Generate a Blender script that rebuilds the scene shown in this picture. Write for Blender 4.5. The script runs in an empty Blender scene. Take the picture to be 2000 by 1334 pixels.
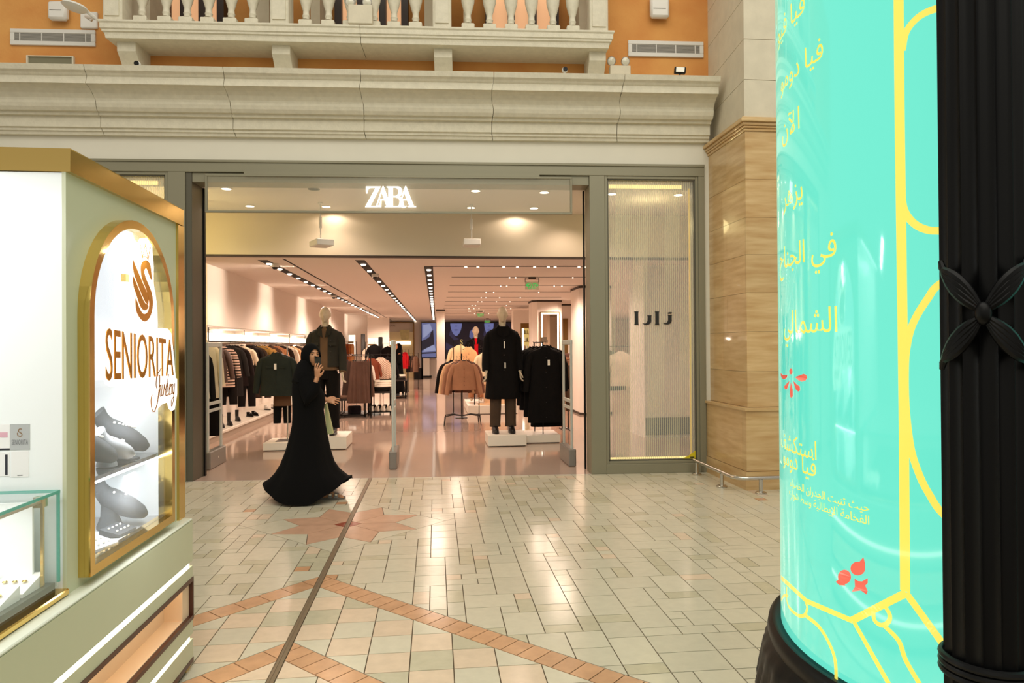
import bpy, bmesh, math, random
from mathutils import Vector, Matrix, noise
from mathutils.geometry import tessellate_polygon
random.seed(7)
PI = math.pi
scene = bpy.context.scene
COL = scene.collection

# ------------------------------------------------------------------ camera
FPX = 1363.0; EYE = Vector((0, 0, 1.58))
_a = math.atan(150/FPX); _p = math.atan(9/FPX); _r = .0068
CF = Vector((math.sin(_a)*math.cos(_p), math.cos(_a)*math.cos(_p), math.sin(_p)))
_R0 = Vector((math.cos(_a), -math.sin(_a), 0)); _U0 = _R0.cross(CF)
CR = _R0*math.cos(_r) - _U0*math.sin(_r); CU = _U0*math.cos(_r) + _R0*math.sin(_r)
cam = bpy.data.cameras.new('camera'); cam.sensor_width = 36; cam.lens = 36*FPX/2000
cam.clip_start = .05; cam.clip_end = 200
co = bpy.data.objects.new('camera', cam); COL.objects.link(co)
co.matrix_world = Matrix(((CR.x, CU.x, -CF.x, EYE.x), (CR.y, CU.y, -CF.y, EYE.y), (CR.z, CU.z, -CF.z, EYE.z), (0, 0, 0, 1)))
scene.camera = co

# ------------------------------------------------------------------ world, exposure, large lights
scene.view_settings.view_transform = 'Standard'
scene.view_settings.look = 'None'
scene.view_settings.exposure = 0.0
scene.view_settings.gamma = 1.0
scene.view_settings.use_curve_mapping = False
w = bpy.data.worlds.new('world'); scene.world = w; w.use_nodes = True
w.node_tree.nodes['Background'].inputs[0].default_value = (1.0, .93, .80, 1)
w.node_tree.nodes['Background'].inputs[1].default_value = .46

def lamp(kind, name, loc, energy, color, **k):
    l = bpy.data.lights.new(name, kind); l.energy = energy; l.color = color
    aim = k.pop('aim', None)
    for a, b in k.items(): setattr(l, a, b)
    o = bpy.data.objects.new(name, l); COL.objects.link(o); o.location = loc
    d = Vector(aim) - Vector(loc) if aim else Vector((0, 0, -1))
    o.rotation_euler = d.to_track_quat('-Z', 'Y').to_euler()
    return o
MALLC = (1, .95, .83)
lamp('AREA', 'skylight', (.5, 1.5, 9.5), 520, MALLC, shape='RECTANGLE', size=11, size_y=7, aim=(.5, 3.2, 0))
lamp('AREA', 'skylight', (.5, -4.5, 8.5), 330, MALLC, shape='RECTANGLE', size=11, size_y=5, aim=(.3, 6.5, 3))
STC = (1, .76, .60)
for (x, y, e) in [(-2.2, 12.2, 80), (0, 12.2, 18), (2.2, 12.2, 30), (4.6, 12.6, 60), (-2.4, 15.5, 90), (0, 15.5, 65), (2.4, 15.5, 90), (5.2, 16, 70),
                  (-2.4, 20, 110), (.6, 20, 110), (3.8, 20, 110), (7, 21, 90), (-2.4, 25.5, 120), (1, 25.5, 120), (5, 25.5, 120), (-2, 31.5, 130), (2, 31.5, 130), (6, 31.5, 120), (10, 27, 110)]:
    lamp('SPOT', 'track_lamp', (x, y, 2.80), e*2.1, STC, spot_size=math.radians(165), spot_blend=.5, shadow_soft_size=.22)
for y in (12.1, 15.7, 19.8, 24.6, 29.5):      # wall washers
    lamp('SPOT', 'wall_washer', (-2.25, y, 2.88), 75, (1, .82, .66), spot_size=math.radians(66), spot_blend=.9, shadow_soft_size=.06, aim=(-3.66, y, 2.62))

# ------------------------------------------------------------------ pixel helpers (the photograph's frame, 2000 x 1334)
def ray(x, y): return CF + CR*((x-1000)/FPX) - CU*((y-667)/FPX)
def hit(x, y, n, d):
    D = ray(x, y); n = Vector(n); return EYE + D*((d - n.dot(EYE))/n.dot(D))
def aZ(x, y, z=0): return hit(x, y, (0, 0, 1), z)
def aY(x, y, Y): return hit(x, y, (0, 1, 0), Y)
def aX(x, y, X): return hit(x, y, (1, 0, 0), X)
FT_ = .045; FE = Vector((math.cos(FT_), -math.sin(FT_), 0)); FM = Vector((math.sin(FT_), math.cos(FT_), 0)); FO = Vector((0, 8.53, 0))
def FW(u, w, z): return FO + FE*u + FM*w + Vector((0, 0, z))        # shop-front coordinates: along, into the shop, up
def FQ(x, y, w=0):
    P = hit(x, y, FM, FM.dot(FO)+w); return (P-FO).dot(FE), P.z
FMAT = Matrix(((FE.x, FM.x, 0, FO.x), (FE.y, FM.y, 0, FO.y), (0, 0, 1, 0), (0, 0, 0, 1)))

# ------------------------------------------------------------------ materials
def lin(c):
    c = c/255.0
    return c/12.92 if c <= .04045 else ((c+.055)/1.055)**2.4
def rgb(h):
    h = h.lstrip('#'); return tuple(lin(int(h[i:i+2], 16)) for i in (0, 2, 4)) + (1,)
MATS = {}
def mat(name, col, rough=.5, metal=0., emit=0., ecol=None, bump=0., bscale=60., var=0., vscale=8., alpha=1., trans=0., coat=0., island=0., sheen=0., stretch=None, col2=None, spec=.5):
    if name in MATS: return MATS[name]
    m = bpy.data.materials.new(name); m.use_nodes = True; MATS[name] = m
    nt = m.node_tree; N = nt.nodes; L = nt.links; b = N['Principled BSDF']
    c = rgb(col) if isinstance(col, str) else tuple(col)+(1,)
    b.inputs['Base Color'].default_value = c; b.inputs['Roughness'].default_value = rough; b.inputs['Metallic'].default_value = metal
    b.inputs['Specular IOR Level'].default_value = spec
    if alpha < 1: b.inputs['Alpha'].default_value = alpha
    if trans: b.inputs['Transmission Weight'].default_value = trans
    if coat: b.inputs['Coat Weight'].default_value = coat; b.inputs['Coat Roughness'].default_value = .03
    if sheen: b.inputs['Sheen Weight'].default_value = sheen
    if emit:
        b.inputs['Emission Color'].default_value = rgb(ecol) if ecol else c; b.inputs['Emission Strength'].default_value = emit
    tc = N.new('ShaderNodeTexCoord'); mp = N.new('ShaderNodeMapping'); L.new(tc.outputs['Object'], mp.inputs[0])
    if stretch: mp.inputs['Scale'].default_value = stretch
    if var or island or col2:
        nz = N.new('ShaderNodeTexNoise'); nz.inputs['Scale'].default_value = vscale; nz.inputs['Detail'].default_value = 5; L.new(mp.outputs[0], nz.inputs['Vector'])
        mx = N.new('ShaderNodeMix'); mx.data_type = 'RGBA'
        c2 = rgb(col2) if col2 else tuple(max(0, v*(1-var)) for v in c[:3])+(1,)
        c1 = c if col2 else tuple(min(1, v*(1+var)) for v in c[:3])+(1,)
        mx.inputs['A'].default_value = c1; mx.inputs['B'].default_value = c2
        rp = N.new('ShaderNodeMapRange'); rp.inputs['From Min'].default_value = .32; rp.inputs['From Max'].default_value = .68
        L.new(nz.outputs['Fac'], rp.inputs[0]); L.new(rp.outputs[0], mx.inputs['Factor'])
        out = mx.outputs['Result']
        if island:
            oi = N.new('ShaderNodeObjectInfo'); ge = N.new('ShaderNodeNewGeometry'); ad = N.new('ShaderNodeMath'); ad.operation = 'ADD'
            L.new(oi.outputs['Random'], ad.inputs[0]); L.new(ge.outputs['Random Per Island'], ad.inputs[1])
            fr = N.new('ShaderNodeMath'); fr.operation = 'FRACT'; L.new(ad.outputs[0], fr.inputs[0])
            mr = N.new('ShaderNodeMapRange'); mr.inputs['To Min'].default_value = 1-island; mr.inputs['To Max'].default_value = 1+island*.6; L.new(fr.outputs[0], mr.inputs[0])
            vm = N.new('ShaderNodeVectorMath'); vm.operation = 'SCALE'; L.new(out, vm.inputs[0]); L.new(mr.outputs[0], vm.inputs['Scale']); out = vm.outputs[0]
        L.new(out, b.inputs['Base Color'])
    if bump:
        n2 = N.new('ShaderNodeTexNoise'); n2.inputs['Scale'].default_value = bscale; n2.inputs['Detail'].default_value = 4; L.new(mp.outputs[0], n2.inputs['Vector'])
        bp = N.new('ShaderNodeBump'); bp.inputs['Strength'].default_value = bump; bp.inputs['Distance'].default_value = .01
        L.new(n2.outputs['Fac'], bp.inputs['Height']); L.new(bp.outputs[0], b.inputs['Normal'])
    return m
def emat(name, col, strength):
    return mat(name, '#101010', .6, emit=strength, ecol=col)

M_stone = mat('cream_cast_stone', '#d9d2bd', .85, bump=.35, bscale=45, var=.05, vscale=14)
M_stone2 = mat('pale_cast_stone', '#d6cdb6', .8, bump=.2, bscale=30, var=.05, vscale=6)
M_orange = mat('orange_stucco', '#dba15a', .9, col2='#c98545', vscale=1.6, bump=.3, bscale=25)
M_white = mat('white_paint', '#e9e4d6', .7)
M_grey = mat('grey_green_metal', '#8b8670', .45, metal=.25)
M_greyd = mat('dark_grey_metal', '#5d594b', .45, metal=.3)
M_black = mat('black_metal', '#141312', .4, metal=.6)
M_steel = mat('polished_steel', '#c9c6bf', .22, metal=1)
M_gold = mat('gold_mirror_metal', '#e3c274', .12, metal=1)
M_goldr = mat('rose_gold_mirror_metal', '#d29a5c', .10, metal=1)
M_sage = mat('sage_green_lacquer', '#cbcdb0', .42, var=.015, vscale=3)
M_ledge = mat('pale_sage_lacquer', '#d3d6c6', .35)
M_glass = mat('clear_glass', '#ffffff', .02, alpha=.10, spec=.6)
M_teal_glass = mat('green_glass_edge', '#5fbfae', .08, alpha=.75)
M_marble = mat('beige_travertine', '#dabb88', .28, col2='#c39c66', vscale=2.0, stretch=(1.2, 1.2, 9), island=.07, coat=.3)
M_sfloor = mat('polished_greige_floor', '#b9a191', .085, var=.03, vscale=1.2, spec=.75)
M_sceil = mat('shop_plaster', '#eadfd6', .8)
M_wallw = mat('shop_white_wall', '#ece2d8', .75)
M_cream = mat('cream_wall_paint', '#e2d2a0', .7)
M_tile = mat('cream_marble_tile', '#d3cbb4', .17, var=.035, vscale=16, island=.055, spec=.6)
M_tileg = mat('grey_cream_marble_tile', '#c6bea3', .18, var=.05, vscale=16, island=.05, spec=.6)
M_pink = mat('pale_pink_marble_tile', '#e0c9ae', .17, var=.05, vscale=14, island=.05, spec=.6)
M_terra = mat('terracotta_marble_tile', '#cf9f78', .16, var=.09, vscale=12, island=.08, spec=.6)
M_red = mat('dark_red_marble', '#9c4f3b', .18, var=.1)
M_grout = mat('brown_grout', '#5e4e38', .8)
M_brass = mat('dull_brass_strip', '#8e8069', .35, metal=.6)
M_skin = mat('skin', '#c98f68', .5)
M_dummy = mat('mannequin_putty', '#d8c6ab', .45)
M_abaya = mat('black_abaya_cloth', '#0b0a0a', .95, spec=.15)
M_lamp = emat('lamp_disc', '#ffe9d0', 6)
M_whitebox = mat('white_lacquer_plinth', '#e9e2d4', .35)

# ------------------------------------------------------------------ mesh helper
class MB:
    def __init__(s): s.v = []; s.f = []; s.mi = []; s.cur = 0
    def add(s, vs, fs):
        k = len(s.v); s.v += [Vector(q) for q in vs]; s.f += [tuple(i+k for i in f) for f in fs]; s.mi += [s.cur]*len(fs); return s
    def box(s, x0, x1, y0, y1, z0, z1, M=None, bev=0):
        if bev:
            b = min(bev, abs(x1-x0)/3, abs(y1-y0)/3, abs(z1-z0)/3)
            vs = []; 
            bm = bmesh.new(); bmesh.ops.create_cube(bm, size=1)
            for v in bm.verts: v.co = Vector(((x0+x1)/2+v.co.x*(x1-x0), (y0+y1)/2+v.co.y*(y1-y0), (z0+z1)/2+v.co.z*(z1-z0)))
            bmesh.ops.bevel(bm, geom=bm.edges[:], offset=b, segments=1, affect='EDGES', clamp_overlap=True)
            return s.bm(bm, M)
        vs = [Vector((x, y, z)) for z in (z0, z1) for y in (y0, y1) for x in (x0, x1)]
        if M: vs = [M @ v for v in vs]
        return s.add(vs, [(0, 2, 3, 1), (4, 5, 7, 6), (0, 1, 5, 4), (2, 6, 7, 3), (0, 4, 6, 2), (1, 3, 7, 5)])
    def bm(s, bm, M=None, free=True):
        bm.verts.index_update()
        s.add([(M @ v.co if M else v.co.copy()) for v in bm.verts], [tuple(v.index for v in f.verts) for f in bm.faces])
        if free: bm.free()
        return s
    def tube(s, pts, r, seg=10, cap=True, closed=False):
        pts = [Vector(p) for p in pts]; n = len(pts); rs = r if isinstance(r, (list, tuple)) else [r]*n
        k = len(s.v); prev = None; vs = []
        for i, p in enumerate(pts):
            if closed: d = pts[(i+1) % n]-pts[i-1]
            else: d = (pts[min(i+1, n-1)]-pts[max(i-1, 0)])
            d.normalize()
            if prev is None:
                a = Vector((0, 0, 1)) if abs(d.z) < .9 else Vector((1, 0, 0)); u = d.cross(a).normalized()
            else:
                u = (prev - d*prev.dot(d)).normalized()
            prev = u; v = d.cross(u)
            for j in range(seg):
                t = 2*PI*j/seg; vs.append(p + (u*math.cos(t)+v*math.sin(t))*rs[i])
        fs = []
        m = n if closed else n-1
        for i in range(m):
            for j in range(seg):
                a = i*seg+j; b = i*seg+(j+1) % seg; i2 = (i+1) % n
                fs.append((a, b, i2*seg+(j+1) % seg, i2*seg+j))
        if cap and not closed: fs += [tuple(range(seg))[::-1], tuple((n-1)*seg+j for j in range(seg))]
        return s.add(vs, fs)
    def lathe(s, prof, c=(0, 0, 0), seg=24, M=None, mod=None):
        c = Vector(c); vs = []; n = len(prof)
        for i, (r, z) in enumerate(prof):
            for j in range(seg):
                t = 2*PI*j/seg; rr = r + (mod(i, t) if mod else 0)
                vs.append(c+Vector((rr*math.cos(t), rr*math.sin(t), z)))
        if M: vs = [M @ v for v in vs]
        fs = [(i*seg+j, i*seg+(j+1) % seg, (i+1)*seg+(j+1) % seg, (i+1)*seg+j) for i in range(n-1) for j in range(seg)]
        if prof[0][0] > 1e-4: fs.append(tuple(range(seg))[::-1])
        if prof[-1][0] > 1e-4: fs.append(tuple((n-1)*seg+j for j in range(seg)))
        return s.add(vs, fs)
    def loft(s, rings, capb=False, capt=False):
        k = len(rings[0]); vs = [v for r in rings for v in r]; n = len(rings)
        fs = [(i*k+j, i*k+(j+1) % k, (i+1)*k+(j+1) % k, (i+1)*k+j) for i in range(n-1) for j in range(k)]
        if capb: fs.append(tuple(range(k))[::-1])
        if capt: fs.append(tuple((n-1)*k+j for j in range(k)))
        return s.add(vs, fs)
    def ext(s, prof, A, B, closed=True, caps=True):
        """profile [(a,b)] swept from A(a,b) to B(a,b), both functions giving points"""
        n = len(prof); vs = [A(*p) for p in prof]+[B(*p) for p in prof]
        fs = [(i, (i+1) % n, n+(i+1) % n, n+i) for i in range(n if closed else n-1)]
        k = len(s.v); s.add(vs, fs)
        if caps:
            tri = tessellate_polygon([[Vector((p[0], p[1], 0)) for p in prof]])
            s.f += [tuple(k+i for i in t) for t in tri]+[tuple(k+n+i for i in t[::-1]) for t in tri]; s.mi += [s.cur]*(2*len(tri))
        return s
    def prism(s, loops, f0, f1=None):
        """flat polygon (loops: outer then holes, 2-D) mapped by f0; with f1, a slab between f0 and f1"""
        L = [[Vector((p[0], p[1], 0)) for p in l] for l in loops]; flat = [p for l in loops for p in l]
        tri = tessellate_polygon(L); k = len(s.v)
        s.add([f0(*p) for p in flat], [tuple(t) for t in tri])
        if f1:
            n = len(flat); s.add([f1(*p) for p in flat], [tuple(t[::-1]) for t in tri])
            o = 0
            for l in loops:
                m = len(l)
                for i in range(m):
                    a = k+o+i; b = k+o+(i+1) % m; s.f.append((a, b, b+n, a+n)); s.mi.append(s.cur)
                o += m
        return s
    def sphere(s, c, r, seg=14, ring=9, sc=(1, 1, 1)):
        c = Vector(c); vs = []; 
        for i in range(ring+1):
            t = PI*i/ring
            for j in range(seg):
                p = 2*PI*j/seg; vs.append(c+Vector((r*sc[0]*math.sin(t)*math.cos(p), r*sc[1]*math.sin(t)*math.sin(p), r*sc[2]*math.cos(t))))
        fs = [(i*seg+j, (i+1)*seg+j, (i+1)*seg+(j+1) % seg, i*seg+(j+1) % seg) for i in range(ring) for j in range(seg)]
        return s.add(vs, fs)
    def build(s, name, m, parent=None, smooth=False, M=None, fix=True, label=None):
        me = bpy.data.meshes.new(name)
        vs = [M @ v for v in s.v] if M else s.v
        me.from_pydata([v[:] for v in vs], [], s.f); me.validate()
        bm = bmesh.new(); bm.from_mesh(me); bmesh.ops.remove_doubles(bm, verts=bm.verts, dist=1e-6)
        if fix: bmesh.ops.recalc_face_normals(bm, faces=bm.faces)
        bm.to_mesh(me); bm.free()
        ms = m if isinstance(m, (list, tuple)) else [m]
        for q in ms: me.materials.append(q)
        if len(ms) > 1 and len(me.polygons) == len(s.mi):
            for p, i in zip(me.polygons, s.mi): p.material_index = i
        if smooth:
            me.polygons.foreach_set('use_smooth', [True]*len(me.polygons))
            try: me.set_sharp_from_angle(angle=math.radians(38))
            except Exception: pass
        o = bpy.data.objects.new(name, me); COL.objects.link(o)
        if parent is not None:
            o.parent = parent; o.matrix_parent_inverse = parent.matrix_basis.inverted()
        if label: o['label'] = label
        return o
def tag(o, label, cat, group=None, kind=None):
    o['label'] = label; o['category'] = cat
    if group: o['group'] = group
    if kind: o['kind'] = kind
    return o
def thing(name, label, cat, loc=(0, 0, 0), group=None, rz=0):
    o = bpy.data.objects.new(name, None); COL.objects.link(o); o.location = loc; o.rotation_euler = (0, 0, rz); o.empty_display_size = .1
    bpy.context.view_layer.update() if False else None
    o.matrix_basis = Matrix.Translation(Vector(loc)) @ Matrix.Rotation(rz, 4, 'Z')
    return tag(o, label, cat, group)
def struct(name, mb, m, label=None, parent=None, **k):
    o = mb.build(name, m, parent, **k); o['kind'] = 'structure'
    if label: o['label'] = label
    return o
def bxs(*boxes, M=None, bev=0):
    b = MB()
    for q in boxes: b.box(*q, M=M, bev=bev)
    return b
def ribbon(pts, wd, closed=False, sub=0):
    """2-D stroke as a list of quads"""
    P = [Vector((p[0], p[1])) for p in pts]
    if sub:
        Q = []
        for a, b in zip(P[:-1], P[1:]):
            n = max(1, int((b-a).length/sub)); Q += [a.lerp(b, i/n) for i in range(n)]
        P = Q+[P[-1]]
    n = len(P); out = []
    for i in range(n):
        d = (P[(i+1) % n]-P[i-1]) if closed else (P[min(i+1, n-1)]-P[max(i-1, 0)])
        if d.length < 1e-9: d = Vector((1, 0))
        d.normalize(); q = Vector((-d.y, d.x))*wd/2; out.append((P[i]+q, P[i]-q))
    return [(out[i][0], out[i][1], out[i+1][1], out[i+1][0]) for i in range(n-1)]
def smooth2(pts, n=6):
    """Catmull-Rom through 2-D points"""
    P = [Vector(p) for p in pts]; P = [P[0]*2-P[1]]+P+[P[-1]*2-P[-2]]; out = []
    for i in range(1, len(P)-2):
        for k in range(n):
            t = k/n; a, b, c, d = P[i-1:i+3]
            out.append(.5*((2*b)+(c-a)*t+(2*a-5*b+4*c-d)*t*t+(3*b-a-3*c+d)*t**3))
    return out+[P[-2]]
def text_geo(s):
    c = bpy.data.curves.new('tmp', 'FONT'); c.body = s; c.resolution_u = 4; o = bpy.data.objects.new('tmp', c); COL.objects.link(o)
    bpy.context.view_layer.update(); e = o.evaluated_get(bpy.context.evaluated_depsgraph_get()); me = e.to_mesh()
    V = [(v.co.x, v.co.y) for v in me.vertices]; F = [tuple(p.vertices) for p in me.polygons]; e.to_mesh_clear()
    bpy.data.objects.remove(o); bpy.data.curves.remove(c)
    xs = [v[0] for v in V] or [0]; return V, F, (min(xs), max(xs), min([v[1] for v in V] or [0]), max([v[1] for v in V] or [1]))
_AR = {}
def _f(ch, base, n):
    _AR[ch] = [chr(base+i) for i in range(n)]
for ch, b, n in [('ء', 0xFE80, 1), ('آ', 0xFE81, 2), ('إ', 0xFE87, 2), ('ا', 0xFE8D, 2), ('ب', 0xFE8F, 4), ('ة', 0xFE93, 2), ('ت', 0xFE95, 4), ('ث', 0xFE99, 4), ('ج', 0xFE9D, 4), ('ح', 0xFEA1, 4), ('خ', 0xFEA5, 4), ('د', 0xFEA9, 2), ('ر', 0xFEAD, 2), ('ز', 0xFEAF, 2), ('س', 0xFEB1, 4), ('ش', 0xFEB5, 4), ('ض', 0xFEBD, 4), ('ط', 0xFEC1, 4), ('ف', 0xFED1, 4), ('ك', 0xFED9, 4), ('ل', 0xFEDD, 4), ('م', 0xFEE1, 4), ('ن', 0xFEE5, 4), ('ه', 0xFEE9, 4), ('و', 0xFEED, 2), ('ي', 0xFEF1, 4)]: _f(ch, b, n)
_AR['\u0001'] = [chr(0xFEF5), chr(0xFEF6)]; _AR['\u0002'] = [chr(0xFEF9), chr(0xFEFA)]; _AR['\u0003'] = [chr(0xFEFB), chr(0xFEFC)]
def arabic(s):
    s = s.replace('لآ', '\u0001').replace('لإ', '\u0002').replace('لا', '\u0003'); out = []
    for i, ch in enumerate(s):
        if ch not in _AR: out.append(ch); continue
        f = _AR[ch]; pv = s[i-1] if i else ' '; nx = s[i+1] if i+1 < len(s) else ' '
        jp = pv in _AR and len(_AR[pv]) == 4 and len(f) > 1; jn = len(f) == 4 and nx in _AR and len(_AR[nx]) > 1
        out.append(f[3] if jp and jn else f[1] if jp else f[2] if jn else f[0])
    return ''.join(out[::-1])

# ================================================================== FLOOR OF THE MALL
def clip(poly, a, b, c):
    """keep the side a*x+b*y<=c"""
    out = []; n = len(poly)
    for i in range(n):
        p, q = poly[i], poly[(i+1) % n]; dp = a*p[0]+b*p[1]-c; dq = a*q[0]+b*q[1]-c
        if dp <= 0: out.append(p)
        if (dp < 0 < dq) or (dq < 0 < dp):
            t = dp/(dp-dq); out.append((p[0]+(q[0]-p[0])*t, p[1]+(q[1]-p[1])*t))
    return out if len(out) >= 3 else []
def clipall(poly, hs):
    for h in hs:
        poly = clip(poly, *h)
        if not poly: return []
    return poly
def outside(poly, hs):
    inn = clipall(poly, hs)
    if not inn or parea(inn) < 1e-4: return [poly]
    res = []; cur = poly
    for h in hs:
        o = clip(cur, -h[0], -h[1], -h[2])
        if o: res.append(o)
        cur = clip(cur, *h)
        if not cur: break
    return res
def parea(p): return abs(sum(p[i][0]*p[(i+1) % len(p)][1]-p[(i+1) % len(p)][0]*p[i][1] for i in range(len(p))))/2
XS, YA, YB = -.785, 4.96, 3.88           # strip line, apexes of the two chevrons
BW = .22; SQ = .2165
TILES = []                                # (polygon, material index)
def put(poly, m, gap=.0029):
    if parea(poly) < .0004: return
    n = len(poly); A = sum(poly[i][0]*poly[(i+1) % n][1]-poly[(i+1) % n][0]*poly[i][1] for i in range(n))
    if A < 0: poly = poly[::-1]
    q = poly
    for i in range(n):
        x0, y0 = poly[i]; x1, y1 = poly[(i+1) % n]; l = math.hypot(x1-x0, y1-y0)
        if l < 1e-5: continue
        a, b = (y1-y0)/l, -(x1-x0)/l; q = clip(q, a, b, a*x0+b*y0-gap)
        if not q: return
    if parea(q) > .0003: TILES.append((q, m))
def band(y0, side):  # half planes outside (further than) the chevron with apex y0, on one side of the strip
    return (side*-1.0, -1.0, -(y0+side*XS)) if False else (-side*1.0, -1.0, -(y0) - side*XS)
ROS = (XS, 6.37); RD = .87
dia = [(sx, sy, RD+sx*ROS[0]+sy*ROS[1]) for sx in (-1, 1) for sy in (-1, 1)]
U = .106
def ashlar(x0, x1, y0, y1, seed, halves):
    rnd = random.Random(seed); nx = int((x1-x0)/U)+1; ny = int((y1-y0)/U)+1; occ = set()
    for j in range(ny):
        for i in range(nx):
            if (i, j) in occ: continue
            opts = [(2, 3, 24), (2, 2, 28), (2, 1, 20), (1, 2, 16), (1, 1, 9), (3, 2, 10)]
            ok = [(a, b, w_) for a, b, w_ in opts if all((i+k, j+l) not in occ for k in range(a) for l in range(b))]
            a, b, _ = rnd.choices(ok, [o[2] for o in ok])[0]
            for k in range(a):
                for l in range(b): occ.add((i+k, j+l))
            p = [(x0+i*U, y0+j*U), (x0+(i+a)*U, y0+j*U), (x0+(i+a)*U, y0+(j+b)*U), (x0+i*U, y0+(j+b)*U)]
            m = 0 if a*b > 3 else (2 if rnd.random() < (.22 if a*b == 1 else .05) else (0 if rnd.random() < .55 else 1))
            if a*b == 1 and rnd.random() < .08: m = 3
            for pc in [clipall(p, halves)]:
                if not pc: continue
                for q in outside(pc, dia): put(q, m)
FAC = (math.sin(FT_), math.cos(FT_), FO.y*math.cos(FT_)-.005)
for side in (1, -1):
    sx = (-side, 0, -side*(XS+side*.02))      # own side of the strip
    for (ya, yb, hh, sd) in [(5.275, 8.9, [], 3), (.2, 5.275, [], 11)]:
        H = [sx, (-side, -1, -YA-side*XS), (0, 1, yb), (0, -1, -ya), FAC]
        if side > 0: ashlar(XS, 6.2, ya, yb, sd, H)
        else: ashlar(-6.2, XS, ya, yb, sd+40, H)
    # square tiles inside the chevrons
    for i in range(0, 17):
        for j in range(-2, 24):
            xa, xb = XS+side*i*SQ, XS+side*(i+1)*SQ; y1 = YA-j*SQ; p = [(min(xa, xb), y1-SQ), (max(xa, xb), y1-SQ), (max(xa, xb), y1), (min(xa, xb), y1)]
            for (ha, hb) in [(YA-BW, YB), (YB-BW, -9)]:
                q = clipall(p, [sx, (side, 1, ha+side*XS), (-side, -1, -hb-side*XS), (0, -1, -.2)])
                if q: put(q, 2 if (i+j) % 2 == 0 and (i*7+j*3) % 5 else (0 if (i+j) % 3 else 1))
    # the two terracotta bands, laid in short pieces
    for y0 in (YA, YB):
        step = .108 if side > 0 else .165
        for k in range(0, 50):
            s0, s1 = k*step, (k+1)*step; d = Vector((side, -1))*.70711; nn = Vector((-side, -1))*.70711; o = Vector((XS, y0))
            c = [o+d*s0-nn*.3, o+d*s1-nn*.3, o+d*s1+nn*.4, o+d*s0+nn*.4]; 
            if k == 0: c = [o+d*(-.4)-nn*.3, o+d*s1-nn*.3, o+d*s1+nn*.4, o+d*(-.4)+nn*.4]
            q = clipall([tuple(v) for v in c], [sx, (side, 1, y0+side*XS), (-side, -1, -(y0-BW)-side*XS), (0, -1, -.2)])
            if q: put(q, 3)
# the star rosette
c0 = ROS; rt = RD/(math.cos(PI/8)+math.sin(PI/8)); rn = .42
T8 = [(c0[0]+rt*math.cos(PI/8+k*PI/4), c0[1]+rt*math.sin(PI/8+k*PI/4)) for k in range(8)]
N8 = [(c0[0]+rn*math.cos(k*PI/4), c0[1]+rn*math.sin(k*PI/4)) for k in range(8)]
Q8 = [(c0[0]+.12*math.cos(k*PI/4)*(1 if k % 2 == 0 else .72), c0[1]+.12*math.sin(k*PI/4)*(1 if k % 2 == 0 else .72)) for k in range(8)]
def put2(p, m):
    for side in (1, -1):
        q = clipall(p, [(-side, 0, -side*(XS+side*.02))])
        if q: put(q, m)
for k in range(8):
    put2([Q8[k], N8[k], T8[k], N8[(k+1) % 8], Q8[(k+1) % 8]], 4)
    if k % 2 == 0: put2([T8[k-1], (c0[0]+RD*math.cos(k*PI/4), c0[1]+RD*math.sin(k*PI/4)), T8[k], N8[k]], 0)
    else: put2([T8[k-1], T8[k], N8[k]], 0)
put2([Q8[0], Q8[1], Q8[2], Q8[3], Q8[4], Q8[5], Q8[6], Q8[7]], 5)
M_pink2 = mat('pink_marble_petal', '#d2a88c', .15, var=.07, vscale=9, island=.06, spec=.6)
TM = [M_tile, M_tileg, M_pink, M_terra, M_pink2, M_red]
floor = struct('floor', MB().add([(-9, -4, -.004), (9, -4, -.004), (9, 8.53-9*.045-.0, -.004), (-9, 8.53+9*.045, -.004)], [(0, 1, 2, 3)]), M_grout, 'mall floor of cream and pink marble tiles with brown joints')
def vis(p):
    cx = sum(q[0] for q in p)/len(p); cy = sum(q[1] for q in p)/len(p); v = Vector((cx, cy, 0))-EYE; d = v.dot(CF)
    if d < .5: return 0
    x = 1000+FPX*v.dot(CR)/d; y = 667-FPX*v.dot(CU)/d
    if not (370 < x < 1530 and y < 1345): return 0
    if cx < -1.0 and cy < 3.5: return 0
    return parea(p)/d**3
TILES.sort(key=lambda t: -vis(t[0]))
def slab(mb, p, z0=-.004, z1=0.):
    n = len(p); b = .0007; cx = sum(q[0] for q in p)/n; cy = sum(q[1] for q in p)/n
    vs = [(q[0], q[1], z0) for q in p]+[(q[0], q[1], z1) for q in p]
    return mb.add(vs, [tuple(range(n, 2*n))]+[(i, (i+1) % n, n+(i+1) % n, n+i) for i in range(n)])
for p, m in TILES[:296]: slab(MB(), p).build('tile', TM[m], floor, fix=False)
rest = MB()
for p, m in TILES[296:]: rest.cur = m; slab(rest, p)
ro = rest.build('far_tiles', TM, floor, fix=False); ro['kind'] = 'stuff'
mb = MB(); mb.box(XS-.018, XS-.004, .2, 8.56, -.004, .0012); mb.box(XS+.004, XS+.018, .2, 8.56, -.004, .0012); mb.box(XS-.004, XS+.004, .2, 8.56, -.004, -.001)
s = mb.build('expansion_strip', M_brass, floor)

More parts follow.
